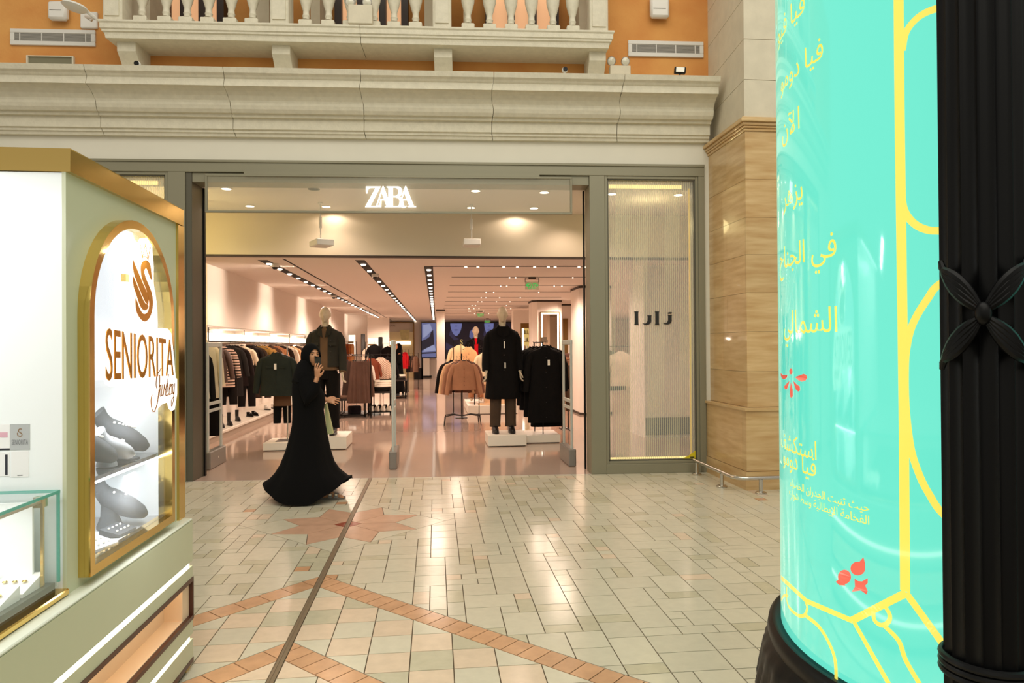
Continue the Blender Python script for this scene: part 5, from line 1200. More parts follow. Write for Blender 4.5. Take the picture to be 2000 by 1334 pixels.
def trousers(name, label, cat, loc, rz, col, L=.95, a=.12, t=.05, group=None, fold=False):
    T = thing(name, label, cat, loc, group, rz); M_ = T.matrix_basis; m = cloth(col)
    MB().loft([ringp(0, 0, z, rx, t, 28, 2.3, .01, 5) for z, rx in ((-.24, a*1.25), (-.12, a*1.2), (0, a))], False, True).build('waist', m, T, smooth=True, M=M_)
    for s in (-1, 1): MB().loft([ringp(s*cx, 0, z, rx, t*.95, 22, 2.3, .015, 5, s) for z, cx, rx in ((-L, a*.72, a*.52), (-L*.6, a*.66, a*.58), (-.30, a*.62, a*.64), (-.16, a*.55, a*.62))]).build('leg', m, T, smooth=True, M=M_)
    mb = MB(); mb.tube([(0, 0, .0), (0, 0, .07), (.014, 0, .09), (0, 0, .105)], .003, 6); mb.tube([(-a, 0, .01), (a, 0, .01)], .005, 6); mb.build('clip_hanger', M_hang, T, M=M_)
    return T
def shoe(label, x, y, z, rz, up, sole='#1a1613', boot=0, group=None, s=1.0, cat='shoe', name='shoe'):
    T = thing(name, label, cat, (x, y, z), group, rz); M_ = T.matrix_basis @ Matrix.Scale(s, 4)
    P = lambda w_, f, o_=0: [Vector((w_*.042*math.cos(t)*(1-.18*max(0, math.sin(-t))*0), -.02+f*.135*math.sin(t), o_)) for t in [2*PI*k/24 for k in range(24)]]
    MB().loft([P(1.08, 1.04, 0), P(1.08, 1.04, .022), P(1.0, 1.0, .024)], True, True).build('sole', cloth(sole, .5), T, smooth=True, M=M_)
    R = []
    for (z_, w_, y0, y1) in [(.022, 1.0, -.150, .112), (.045, .98, -.146, .113), (.062, .90, -.10, .112), (.080, .82, -.03, .110), (.095, .78, .01, .108)]+([(.15, .80, .015, .105), (.15+boot, .86, .0, .11)] if boot else []):
        R.append([Vector((w_*.040*math.cos(t), (y0+y1)/2+(y1-y0)/2*math.sin(t), z_)) for t in [2*PI*k/24 for k in range(24)]])
    mb = MB(); mb.loft(R); mb.build('upper', cloth(up, .45), T, smooth=True, M=M_)
    if not boot:
        mb = MB(); [mb.tube([(-.022, -.035-.016*k, .078-.010*k), (.022, -.035-.016*k, .078-.010*k)], .0032, 6) for k in range(3)]; mb.build('laces', cloth('#e8e2d6' if up < '#888888' else '#bdb5a8', .8), T, M=M_)
    return T
def folded(name, label, x, y, z, w_, d, h, col, rz=0, group=None):
    T = thing(name, label, 'folded clothes', (x, y, z), group, rz); M_ = T.matrix_basis
    R = [ringp(0, 0, zz, w_/2*f, d/2*f, 32, 5, .006, 4, zz*90) for zz, f in ((0, .96), (h*.15, 1), (h*.85, 1), (h, .95))]; MB().loft(R, True, True).build('fold', cloth(col), T, smooth=True, M=M_)
    mb = MB(); mb.box(-w_*.46, w_*.46, -d/2*1.005, -d/2*.9, h*.45, h*.55); mb.build('fold_edge', cloth(col, 1), T, M=M_); return T

# ------------------------------------------------------------------ mannequins
def mannequin(label, loc, rz, h=1.93, headonly=False):
    s = h/1.86; mb = MB(); HM_ = Matrix.Translation((0, -.015, 1.735))
    head(mb, HM_)
    limb(mb, [(0, .01, 1.66), (0, .02, 1.58), (0, .02, 1.50)], [.052, .05, .062])
    mb.loft([ringp(0, .02, z, rx, ry, 24, 2.3) for z, rx, ry in ((1.53, .07, .06), (1.49, .17, .08), (1.42, .20, .10), (1.28, .185, .11), (1.12, .155, .095), (1.0, .16, .10), (.90, .17, .11), (.84, .12, .10))][::-1], True, True)
    for q in (-1, 1):
        limb(mb, [(q*.09, .01, .90), (q*.105, 0, .50), (q*.115, .03, .10)], [.085, .055, .038]); limb(mb, [(q*.115, .04, .06), (q*.12, -.10, .035)], [.035, .03])
        limb(mb, [(q*.175, .02, 1.44), (q*.232, .03, 1.15), (q*.25, -.04, .90)], [.048, .038, .026])
        hand(mb, frame((q*.04, -.10, -.99), (q*-1, 0, 0) if True else 0, (q*.252, -.045, .89)), curl=.40, spread=.10, s=1.0, thumb=1 if q > 0 else -1)
    M_ = Matrix.Translation(Vector(loc)) @ Matrix.Rotation(rz, 4, 'Z') @ Matrix.Scale(s, 4)
    o = remesh(mb, 'mannequin', M_dummy, .0052, M=M_, smooth_it=1); tag(o, label, 'mannequin'); return o, M_
def mcloth(o, M_, kind, col, **k):
    m = cloth(col, k.get('rough', .9)); nm = k.get('name', kind)
    if kind in ('coat', 'jacket', 'top'):
        L0 = k['hem']; g = k.get('g', 1.0)
        P = [(1.56, .070, .065), (1.53, .12, .085), (1.50, .175, .10), (1.46, .205, .11), (1.38, .205, .12), (1.2, .19*g, .125), (1.0, .195*g, .135)]
        P = [p for p in P if p[0] > L0+.05]+[(L0+.02, .205*g*k.get('fl', 1), .145*k.get('fl', 1)), (L0, .20*g*k.get('fl', 1), .14*k.get('fl', 1))]
        rr = [ringp(0, .02, z, rx*k.get('e', 1), ry*k.get('e', 1), 48, 2.4, .006+.012*(i > 4), 6, 1.2) for i, (z, rx, ry) in enumerate(P)][::-1]
        b = MB()
        if k.get('open'):
            n = len(rr[0]); vs = [v for r in rr for v in r]; fs = []
            for i in range(len(rr)-1):
                for j in range(n):
                    t = 2*PI*(j+.5)/n
                    if abs(t-1.5*PI) < k['open']: continue
                    fs.append((i*n+j, i*n+(j+1) % n, (i+1)*n+(j+1) % n, (i+1)*n+j))
            b.add(vs, fs)
        else: b.loft(rr)
        b.build(nm, m, o, smooth=True, M=M_)
        if kind != 'top':
            for q in (-1, 1):
                MB().tube([(q*.13, .02, 1.47), (q*.175, .02, 1.445), (q*.212, .025, 1.37), (q*.238, .03, 1.15), (q*.252, -.01, 1.0), (q*.257, -.04, .91)], [.045, .062, .068, .064, .060, .055], 18).build(nm+'_sleeve', m, o, smooth=True, M=M_)
            b = MB()
            for q in (-1, 1):
                b.add([(q*.015, -.115, 1.40), (q*.085, -.125, 1.44), (q*.105, -.075, 1.53), (q*.06, -.05, 1.585), (q*.03, -.085, 1.50)], [(0, 1, 2, 3, 4)]); b.add([(q*.06, -.05, 1.585), (q*.105, -.075, 1.53), (q*.09, .06, 1.545), (q*.055, .08, 1.60)], [(0, 1, 2, 3)])
            b.build('collar', m, o, M=M_, fix=False)
            n = 5 if L0 < .8 else 4
            for i in range(n): MB().sphere(((.0 if not k.get('open') else .10), -.135-.01*(i > 1), 1.36-(1.30-max(L0, .75))*i/n), .010, 8, 6, (1, .5, 1)).build('button', mat('dark_button', '#1d1714', .3), o, M=M_)
            if kind == 'jacket':
                b = MB(); [b.box(min(q*.07, q*.18), max(q*.07, q*.18), -.132, -.118, 1.285, 1.33, bev=.004) for q in (-1, 1)]; b.build('pocket_flap', m, o, M=M_)
    if kind == 'trousers':
        MB().loft([ringp(0, .015, z, rx, ry, 32, 2.3) for z, rx, ry in ((.80, .175, .12), (.9, .175, .12), (.985, .15, .10))]).build('trouser_waist', m, o, smooth=True, M=M_)
        for q in (-1, 1): MB().loft([ringp(q*cx, cy, z, rx, ry, 26, 2.2, .012, 4, q) for z, cx, cy, rx, ry in ((.09, .115, .02, .082, .085), (.13, .115, .02, .078, .085), (.5, .108, .0, .085, .092), (.75, .10, .01, .098, .11), (.88, .09, .012, .105, .12))]).build('trouser_leg', m, o, smooth=True, M=M_)
def mshoe(o, M_, col):
    for q in (-1, 1):
        b = MB(); b.loft([[Vector((q*.12+w_*.046*math.cos(t), (y0+y1)/2+(y1-y0)/2*math.sin(t), z_)) for t in [2*PI*k/24 for k in range(24)]] for z_, w_, y0, y1 in ((0, 1.1, -.21, .095), (.03, 1.1, -.21, .095), (.034, 1.0, -.20, .09), (.06, .98, -.19, .09), (.085, .9, -.12, .09), (.12, .85, -.03, .088))], True, True); b.build('shoe', cloth(col, .35), o, smooth=True, M=M_)
def plinth(label, x0, x1, y0, y1, z):
    t = thing('plinth', label, 'plinth', ((x0+x1)/2, (y0+y1)/2, 0), 'low white display plinths'); bxs((x0, x1, y0, y1, .012, z), bev=.006).build('block', M_whitebox, t); bxs((x0+.02, x1-.02, y0+.02, y1-.02, 0, .012)).build('inset_foot', M_black, t); return t  # white block on an inset black foot
# left group
pL = aZ(590, 879); pR = aZ(678, 879)
plinth('white plinth under the mannequin in the dark jacket', -2.05, -1.37, 11.0, 11.75, .20)
plinth('lower white plinth left of the walking woman', -2.62, -2.06, 11.0, 11.6, .125)
mx = aY(635, 620, 11.35).x; zt_ = aY(635, 598, 11.35).z
o, M_ = mannequin('mannequin in a dark grey jacket, brown jumper and black trousers behind the walking woman', (mx, 11.35, .20), -.04, h=zt_-.20)
mcloth(o, M_, 'trousers', '#14110f'); mcloth(o, M_, 'top', '#6f563f', hem=.93, e=.93, name='jumper'); mcloth(o, M_, 'jacket', '#35332c', hem=.98, e=1.04, open=.30, g=1.0); mshoe(o, M_, '#171311')
b = MB(); [b.tube([(q*.257, -.035, .93), (q*.258, -.045, .90)], .051, 16) for q in (-1, 1)]; b.build('jumper_cuff', cloth('#6f563f'), o, smooth=True, M=M_)
# dark jacket hanging on a stand beside it
jp = aY(541, 690, 11.25)
st = thing('garment_stand', 'slim steel garment stand on the low plinth with the dark green jacket', 'stand', (-2.42, 11.3, .125)); sx = aY(561, 800, 11.3).x
MB().tube([(sx, 11.32, .125), (sx, 11.32, jp.z+.12), (jp.x, 11.32, jp.z+.12)], .011, 8).build('pole', M_steel, st, smooth=True); bxs((sx-.15, sx+.15, 11.15, 11.45, .125, .133)).build('foot_plate', M_black, st)
garment('jacket', 'dark green utility jacket on a hanger left of the walking woman', 'jacket', (jp.x, 11.25, jp.z), .0, '#2b302a', a=.25, L=.66, sl=.62, spread=.07, t=.09, ptag=(.0, -.16), under=('#6b4c33', .0))
garment('shirt', 'brown shirt showing under the dark green hanging jacket', 'shirt', (jp.x+.06, 11.34, jp.z-.03), 0, '#6a4b35', a=.13, L=.80, sl=.5, spread=.04, t=.05, style='vest', hook=False)
trousers('trousers', 'black folded trousers hanging below the dark green jacket', 'trousers', (jp.x+.04, 11.42, jp.z-.55), 0, '#12100f', L=.56, a=.11, t=.05)
# right group
px0, px1 = aZ(953, 873).x, aZ(1030, 873).x; PH = aY(990, 850, 10.92).z
plinth('white plinth under the mannequin in the long black coat', px0, px1, 10.92, 11.6, PH)
plinth('low white plinth under the stand of black coats', px1+.01, aZ(1096, 866).x, 11.2, 11.9, aY(1060, 850, 11.2).z)
mx = aY(981, 620, 11.3).x; zt_ = aY(981, 598, 11.3).z
o, M_ = mannequin('mannequin in a long black coat and dark brown trousers on a white plinth', (mx, 11.28, PH), .05, h=zt_-PH)
mcloth(o, M_, 'trousers', '#4a3c30'); mcloth(o, M_, 'top', '#c9b79a', hem=1.2, e=.90, name='jumper'); mcloth(o, M_, 'coat', '#100e0e', hem=.50, e=1.07, g=1.05, fl=1.12); mshoe(o, M_, '#0f0d0c')
bxs((-.004, .010, -.158, -.155, 1.24, 1.34)).build('price_tag', M_tag, o, M=M_); bxs((.002, .020, -.168, -.165, .95, 1.03)).build('price_tag', M_tag, o, M=M_)
ct = aY(1060, 676, 11.45)
st = thing('coat_stand', 'black twin pole stand holding a row of black coats', 'stand', (ct.x, 11.5, .09)); zb_ = aY(1060, 850, 11.2).z
MB().tube([(ct.x-.02, 11.35, zb_), (ct.x-.02, 11.35, ct.z+.06)], .009, 8).tube([(ct.x-.10, 11.75, zb_), (ct.x-.10, 11.75, ct.z+.06)], .009, 8).tube([(ct.x-.02, 11.3, ct.z+.06), (ct.x-.1, 11.85, ct.z+.06)], .010, 8).build('pole', M_black, st); bxs((ct.x-.05, ct.x+.05, 11.33, 11.34, ct.z+.06, ct.z+.15)).build('price_card', mat('brown_card', '#a98a74', .5), st)
for i, (dx, y, lab, L_, dz) in enumerate([(0, 11.22, 'long black coat with a white price tag, front of the coat stand', 1.22, 0), (-.05, 11.38, 'second black coat from the front on the coat stand', 1.14, .0), (-.10, 11.53, 'third black coat from the front on the coat stand', 1.04, 0), (-.13, 11.68, 'rearmost black coat on the coat stand', .98, 0), (.07, 11.45, 'black coat at the right rear of the coat stand with the lowest hem', 1.33, .02)]):
    garment('coat', lab, 'coat', (ct.x+dx, y, ct.z-.02+dz), .06, '#0f0d0d', a=.255, L=L_, sl=.72, spread=.07, t=.07, style='coat', flare=1.10, group='black coats on the stand', ptag=(.04, -.20) if i == 0 else None, hook=True)
trousers('trousers', 'brown wide trousers hanging right of the black coats', 'trousers', (aY(1103, 720, 13).x, 13.0, aY(1103, 715, 13).z), .2, '#5d4637', L=.85, a=.12)
rail('black low rail carrying brown trousers right of the black coats', aY(1097, 720, 13).x, aY(1109, 720, 13).x, 13.0, aY(1103, 715, 13).z+.10)
# brown shirts on a four legged stand
bs = aY(905, 702, 14.2); st = thing('shirt_stand', 'black metal stand with curved feet holding brown shirts', 'stand', (bs.x, 14.3, 0))
mb = MB(); mb.tube([(bs.x-.03, 14.25, .10), (bs.x-.03, 14.25, bs.z+.12)], .014, 8); mb.build('pole', M_black, st)
for (dx, dy) in [(-.37, -.25), (.37, -.25), (-.35, .25), (.35, .25)]: MB().tube([(bs.x-.03, 14.25, .17), (bs.x-.03+dx*.5, 14.25+dy*.3, .20), (bs.x-.03+dx*.95, 14.25+dy*.7, .17), (bs.x-.03+dx, 14.25+dy, .0)], .011, 8).build('leg', M_black, st, smooth=True)
for i, (dx, y, c, lab, L_) in enumerate([(.0, 14.1, '#a5795d', 'brown overshirt at the front of the shirt stand', .58), (-.07, 14.28, '#9a7058', 'second brown overshirt on the shirt stand', .60), (-.13, 14.45, '#dcb48c', 'pale tan shirt third on the shirt stand', .56), (-.20, 14.65, '#171211', 'black jacket at the rear left of the shirt stand', .66), (.07, 14.5, '#7a5545', 'darker brown overshirt at the rear right of the shirt stand', .66)]):
    garment('shirt', lab, 'shirt', (bs.x+dx, y, bs.z-.03), .04, c, a=.235, L=L_, sl=.68, spread=.11, t=.08, style='shirt', group='shirts on the stand')
# small mannequin in black jacket over red
y_ = 17.4; mp = aY(929, 640, y_); o, M_ = mannequin('mannequin in a black cropped jacket over a red top deep in the shop', (mp.x, y_, .22), .0, h=aY(929, 637, y_).z-.22)
mcloth(o, M_, 'trousers', '#c08a68'); mcloth(o, M_, 'top', '#c3121d', hem=1.02, e=.96, name='red_top'); mcloth(o, M_, 'jacket', '#141013', hem=1.08, e=1.05, open=.26)
plinth('long low white plinth in the middle of the shop', aY(914, 800, 16.2).x, aY(1012, 800, 16.2).x, 16.2, 18.3, .20)
t = thing('display_table', 'light wood display table on the long low plinth', 'table', (1.6, 16.6, .2)); tz = aY(960, 746, 16.5).z
bxs((aY(930, 745, 16.5).x, aY(1004, 745, 16.5).x, 16.5, 17.2, tz-.06, tz), bev=.004).build('table_top', mat('light_oak', '#d6b08a', .5, var=.05, stretch=(1, 8, 1)), t); bxs((aY(947, 760, 16.6).x, aY(990, 760, 16.6).x, 16.6, 17.1, .2, tz-.06)).build('table_leg', mat('light_oak', '#d6b08a', .5), t)
bxs((1.0, 1.35, 16.4, 16.6, .2, .23)).build('tray', mat('light_oak', '#d6b08a', .5), t)
fx = aY(940, 735, 16.7).x
for i, (c, h) in enumerate([('#15120f', .05), ('#1c1714', .05), ('#14110f', .05), ('#5a463c', .045)]): folded('folded_trousers', ['bottom black folded garment on the wood table', 'second black folded garment on the wood table', 'third black folded garment on the wood table', 'brown folded garment topping the black pile on the wood table'][i], fx+.02*i, 16.8, tz+.05*i, .36, .30, h, c, .2*i-.2, 'folded pile on the wood table')
garment('jumper', 'cream jumper hanging right of the red top mannequin', 'jumper', (aY(947, 690, 16).x, 16.0, aY(947, 688, 16).z), .1, '#e2cfae', a=.20, L=.55, sl=.5, spread=.08, style='tee', det=False)
garment('jumper', 'cream jumper hanging behind the letter stand', 'jumper', (aY(898, 680, 16.6).x, 16.6, aY(898, 674, 16.6).z), 0, '#e6c79c', a=.22, L=.6, sl=.5, spread=.08, style='tee', det=False)
garment('coat', 'camel coat hanging between the cream jumper and the red top mannequin', 'coat', (aY(915, 684, 16.4).x, 16.4, aY(915, 678, 16.4).z), 0, '#d8a878', a=.17, L=.75, sl=.5, spread=.04, style='coat')
rail('black rail carrying the cream jumper right of the red top mannequin', aY(935, 690, 16).x, aY(960, 690, 16).x, 16.0, aY(947, 688, 16).z+.095)
rail('black rail carrying the cream jumper and camel coat behind the shirt stand', aY(885, 680, 16.5).x, aY(926, 680, 16.5).x, 16.5, aY(898, 674, 16.6).z+.095)
t = thing('letter_stand', 'small stand with a gold letter S above the brown shirts', 'sign', aY(902, 670, 15.5)); P = aY(902, 668, 15.5)
bxs((P.x-.15, P.x+.11, 15.4, 15.6, 0, .015)).build('foot', M_black, t); MB().tube([(P.x-.02, 15.5, .01), (P.x-.02, 15.5, P.z-.06)], .007, 6).build('rod', M_black, t); V_, F_, bb_ = text_geo('S'); mb = MB(); mb.add([Vector((P.x+(v[0]-bb_[0]-.25)*.16, 15.49, P.z+(v[1]-.35)*.17)) for v in V_], F_); mb.build('letter', emat('gold_letter_glow', '#e8c070', .7), t, fix=False)

# ------------------------------------------------------------------ left wall niche stock
XRL = XL-.32
seq = [  # y, colour, kind, L, words
 (12.0, '#17120f', 'coat', 1.15, 'long black coat at the near end of the left rail'), (12.35, '#201a17', 'coat', 1.10, 'charcoal coat beside the brown leather jacket'),
 (13.05, '#4b3428', 'jacket', .66, 'brown leather jacket facing out on the left rail'), (13.6, '#d9b9a4', 'stripe', .78, 'pale pink jumper with black stripes on the left rail'),
 (14.05, '#2b2725', 'coat', .98, 'dark grey long coat after the striped jumper'), (14.5, '#241a18', 'jacket', .8, 'black brown jacket before the cream top'),
 (15.0, '#f0dcc0', 'tee', .40, 'cream short sleeved top on the left rail'), (15.5, '#1f1916', 'coat', .85, 'black coat after the cream top'), (16.0, '#33271f', 'jacket', .75, 'dark brown jacket left of the olive one'),
 (16.4, '#8a6a33', 'jacket', .66, 'olive yellow leather jacket on the left rail'), (16.9, '#a88046', 'jacket', .66, 'mustard jacket behind the olive one'), (17.5, '#5b4030', 'jacket', .7, 'mid brown jacket behind the mustard one'),
 (18.1, '#d09468', 'shirt', .62, 'tan orange shirt on the left rail'), (18.8, '#2d211c', 'jacket', .7, 'dark jacket behind the tan shirt'), (19.4, '#efe0cf', 'shirt', .6, 'first white shirt towards the far end of the left rail'),
 (20.0, '#d6a679', 'shirt', .6, 'light tan shirt behind the first white one'), (20.7, '#3b2c24', 'jacket', .7, 'dark brown jacket behind the light tan shirt'), (21.4, '#c9b8a6', 'shirt', .62, 'greige shirt far along the left rail'),
 (22.1, '#241d1a', 'coat', .9, 'black coat far along the left rail'), (22.8, '#96745a', 'jacket', .64, 'hazel jacket far along the left rail'), (23.5, '#2d2520', 'jacket', .7, 'dark jacket next to the hazel one'), (24.2, '#b58d6a', 'shirt', .6, 'caramel shirt near the far end of the left rail'),
 (24.9, '#35291f', 'jacket', .7, 'umber jacket near the far end of the left rail'), (25.6, '#c4a183', 'shirt', .6, 'sand shirt last on the left rail')]
for y, c, k, L_, lab in seq:
    st_ = 'tee' if k in ('tee', 'stripe') else k
    garment('coat' if k == 'coat' else 'jumper' if k in ('tee', 'stripe') else k, lab, 'coat' if k == 'coat' else 'top', (XRL+.02*math.sin(y*5), y, 1.62), .35, c, a=.235, L=L_, sl=.34 if k == 'tee' else .60, spread=.09, t=.06, style=st_, chk='stripe' if k == 'stripe' else None, group='clothes on the left wall rail', det=y < 17, ptag=(-.12, -.5) if y == 13.05 else None, rough=.5 if y == 13.05 else .9, under=('#e6cdb0', .07) if y == 13.05 else None)
for y, c, lab, L_ in [(12.75, '#14100e', 'black wide trousers hanging low behind the leather jacket', .75), (13.75, '#1c1715', 'dark trousers below the striped jumper', .55), (15.1, '#191412', 'black trousers below the cream top', .70), (16.5, '#3a2a22', 'brown trousers below the olive jacket', .62)]:
    trousers('trousers', lab, 'trousers', (XRL+.05, y+.05, 1.05), .3, c, L=L_, a=.14, group='trousers below the left rail')
for i, (x, y, bt) in enumerate([(-3.86, 12.15, .10), (-3.80, 12.45, .10), (-3.84, 13.1, .08), (-3.80, 13.45, .08), (-3.86, 14.2, .06)]):
    shoe(['first black ankle boot on the left ledge', 'second black ankle boot on the left ledge', 'third black ankle boot on the left ledge', 'fourth black ankle boot on the left ledge', 'last black ankle boot before the loafers'][i], x, y, .15, .5, '#1a1512', boot=bt, group='black boots on the left ledge', cat='boot', name='ankle_boot')
for i, (x, y, c) in enumerate([(-3.84, 15.0, '#14100e'), (-3.80, 15.25, '#14100e'), (-3.86, 16.6, '#e9e2d8'), (-3.78, 16.95, '#e9e2d8'), (-3.84, 17.7, '#d9d0c2'), (-3.78, 18.0, '#d9d0c2')]):
    shoe(['first black loafer on the left ledge', 'second black loafer on the left ledge', 'first white trainer on the left ledge', 'second white trainer on the left ledge', 'third white trainer on the left ledge', 'fourth white trainer on the left ledge'][i], x, y, .15, .7, c, group='shoes on the left ledge')
# clothes at the near end in front of the cream wall
hk = aY(392, 655, 10.3)
t = thing('wall_hook', 'thin dark wall hook holding the cream overshirt', 'hook', (hk.x, 10.3, hk.z)); MB().tube([(XL+.02, 10.3, hk.z+.06), (hk.x+.04, 10.3, hk.z+.06)], .006, 6).build('arm', M_black, t)
garment('shirt', 'cream textured overshirt hanging on the cream entrance wall', 'shirt', (hk.x+.03, 10.3, aY(397, 668, 10.3).z), .45, '#dccfae', a=.20, L=.80, sl=.62, spread=.05, t=.06, style='shirt')
trousers('trousers', 'black trousers hanging under the cream overshirt', 'trousers', (hk.x+.04, 10.42, aY(397, 760, 10.3).z+.1), .3, '#15110f', L=.78, a=.14)
garment('coat', 'black coat hanging behind the left entrance jamb', 'coat', (aY(377, 690, 9.7).x, 9.7, aY(377, 680, 9.7).z), .6, '#14110f', a=.2, L=1.15, sl=.7, spread=.05, t=.06, style='coat', ptag=(.05, -.3))

# ------------------------------------------------------------------ middle of the shop, left of the aisle
rk = thing('clothes_rack', 'black metal clothes rack with brown skirts behind the mannequin', 'rack', (-1.8, 16, 0)); za_, zb2 = aY(700, 692, 16.2).z, 0
xa_, xb_ = aY(668, 700, 16.2).x, aY(727, 700, 16.2).x
MB().tube([(xa_, 15.8, 0), (xa_, 15.8, za_), (xb_, 15.8, za_), (xb_, 15.8, 0)], .013, 8).tube([(xa_, 16.6, 0), (xa_, 16.6, za_-.04), (xb_, 16.6, za_-.04), (xb_, 16.6, 0)], .013, 8).tube([(xa_, 15.8, .08), (xa_, 16.6, .08)], .013, 8).tube([(xb_, 15.8, .08), (xb_, 16.6, .08)], .013, 8).tube([((xa_+xb_)/2-.05, 15.7, za_-.02), ((xa_+xb_)/2-.05, 16.7, za_-.02)], .011, 8).build('frame', M_black, rk)
skx = aY(701, 706, 15.75)
skirt('skirt', 'long pleated brown skirt at the front of the middle rack', 'skirt', (skx.x, 15.75, skx.z), 0, '#5d453b', a=.165, L=.92, flare=1.40, t=.07, pl=12, amp=.11)
skirt('skirt', 'pleated brown skirt second on the middle rack', 'skirt', (skx.x+.05, 15.95, skx.z), 0, '#6a5044', a=.20, L=.80, flare=1.3, t=.06, pl=11, amp=.06)
skirt('skirt', 'dark brown skirt third on the middle rack, left', 'skirt', (skx.x-.15, 16.15, skx.z+.0), 0, '#43322b', a=.20, L=.80, flare=1.3, t=.06, pl=11, amp=.06)
garment('shirt', 'rust brown short top between the skirts and the checked blouse', 'top', (aY(726, 700, 16.6).x, 16.6, aY(726, 700, 16.6).z), .3, '#7c3f2b', a=.17, L=.50, sl=.42, spread=.06, style='tee', det=False)
garment('shirt', 'white shirt partly hidden behind the brown skirts', 'shirt', (aY(713, 706, 16.4).x, 16.4, aY(713, 706, 16.4).z), .3, '#eee2d6', a=.17, L=.60, sl=.42, spread=.05, style='tee', det=False)
r2 = thing('clothes_rack', 'black metal rack bar carrying the checked blouse', 'rack', (-1.2, 17, 0)); a, b = aY(722, 692, 17), aY(765, 691, 17)
MB().tube([(a.x, 17.0, 0), (a.x, 17.0, a.z), (b.x+.03, 17.0, a.z), (b.x+.03, 17.0, 0)], .012, 8).build('frame', M_black, r2)
cb = aY(744, 698, 17)
garment('blouse', 'cream and brown checked blouse hanging over the folded pile', 'top', (cb.x, 16.95, cb.z-.0), 0, '#e8cdb8', a=.19, L=.52, sl=.50, spread=.04, t=.09, style='tee', det=False, chk='#a88876')
garment('jacket', 'black jacket on the rack end beside the checked blouse', 'jacket', (aY(757, 694, 17.05).x, 17.05, cb.z), .4, '#171315', a=.19, L=.6, sl=.5, spread=.08, style='jacket', det=False)
def frame_table(label, x0, x1, y0, y1, z, zs=.08):
    t = thing('shelf_table', label, 'table', ((x0+x1)/2, (y0+y1)/2, 0), 'black framed display tables'); r = .018
    bxs((x0, x1, y0, y1, z-.04, z)).build('table_top', mat('black_table_top', '#2c2523', .35), t); bxs((x0, x1, y0, y1, zs-.03, zs)).build('lower_shelf', M_black, t)
    for x in (x0, x1-2*r):
        for y in (y0, y1-2*r): bxs((x, x+2*r, y, y+2*r, 0, z-.04)).build('leg', M_black, t)
    return t
tx0, tx1 = aY(718, 790, 16.3).x, aY(764, 790, 16.3).x; tz2 = aY(740, 765, 16.3).z
frame_table('black framed table with a white pile on top and trainers below', tx0, tx1, 16.3, 17.1, tz2, .10)
c_ = (tx0+tx1)/2+.03
for i, (c, h, nm) in enumerate([('#17130f', .05, 'bottom black folded garment under the white pile'), ('#1b1613', .05, 'second black folded garment under the white pile'), ('#efe4d4', .05, 'lower white folded jumper on the framed table'), ('#f3e9da', .05, 'middle white folded jumper on the framed table'), ('#efe3d2', .045, 'top white folded jumper on the framed table')]):
    folded('folded_jumper', nm, c_+(.04 if i > 1 else 0), 16.55, tz2+.05*i, .42-.02*(i > 1), .36, h, c, .06*i, 'folded pile on the framed table')
for i in range(4):
    shoe(['white trainer at the left of the front row under the framed table', 'white trainer second from left under the framed table', 'white trainer third from left under the framed table', 'white trainer at the right of the front row under the framed table'][i], tx0+.07+i*.135, 16.42, .10, PI+.25, '#ece3d6', '#d8cfc2', s=1.25, group='white trainers under the framed table')
    shoe(['black trainer at the left of the back row under the framed table', 'black trainer second from left in the back row', 'black trainer third from left in the back row', 'black trainer at the right of the back row under the framed table'][i], tx0+.10+i*.13, 16.78, .10, PI+.2, '#15110f', '#ece3d6', s=1.25, group='black trainers under the framed table')
frame_table('dark low table under the brown skirts', aY(655, 810, 15.9).x, aY(714, 810, 15.9).x, 15.95, 16.9, .42, .07)
for i, (x, c, lab) in enumerate([(670, '#8a6a58', 'brown folded scarf on the dark low table'), (700, '#e4c9b0', 'pale striped box on the dark low table'), (690, '#241d22', 'black folded bag on the shelf of the dark low table')]):
    folded('folded_scarf', lab, aY(x, 790, 16.1).x, 16.15+.2*(i == 2), .42 if i < 2 else .07, .28, .22, .07 if i < 2 else .16, c, .2*i)
# second table further back with a person
tx0b, tx1b = aY(766, 750, 21.5).x, aY(793, 750, 21.5).x; tz3 = aY(780, 742, 21.5).z
frame_table('black framed table beyond the checked blouse', tx0b, tx1b, 21.5, 22.4, tz3, .10)
for i, (c, nm) in enumerate([('#1b1613', 'black folded garment at the bottom of the far framed table pile'), ('#4a443f', 'grey folded garment in the far framed table pile'), ('#efe4d4', 'white folded garment topping the far framed table pile')]): folded('folded_jumper', nm, (tx0b+tx1b)/2, 21.8, tz3+.05*i, .36, .34, .05, c, 0, 'folded pile on the far framed table')
for i in range(2): shoe(['left white shoe under the far framed table', 'right white shoe under the far framed table'][i], tx0b+.25+i*.13, 21.65, .10, PI, '#ece3d6', '#d8cfc2', group='white shoes under the far framed table')
garment('coat', 'bright red coat hanging beyond the shopper', 'coat', (aY(791, 690, 25).x, 25, aY(791, 688, 25).z), .9, '#d8202a', a=.16, L=.58, sl=.5, spread=.02, t=.05, style='coat', det=False)
garment('coat', 'black coat with a white edge beside the far shopper', 'coat', (aY(757, 680, 24).x, 24, aY(757, 677, 24).z), .3, '#161214', a=.2, L=.7, sl=.5, spread=.05, style='coat', det=False)
garment('coat', 'puffy black coat by the far left lit niche', 'coat', (aY(731, 676, 27).x, 27, aY(731, 673, 27).z), 0, '#0f0c0d', a=.22, L=.75, sl=.5, spread=.12, t=.14, style='coat', det=False)
garment('blouse', 'pale blouse hanging left of the puffy black coat', 'top', (aY(718, 682, 27.2).x, 27.2, aY(718, 679, 27.2).z), 0, '#ead3bf', a=.16, L=.6, sl=.5, spread=.03, style='tee', det=False)
rail('black rail carrying the red coat beyond the shopper', aY(786, 690, 25).x, aY(797, 690, 25).x, 25, aY(791, 688, 25).z+.095)
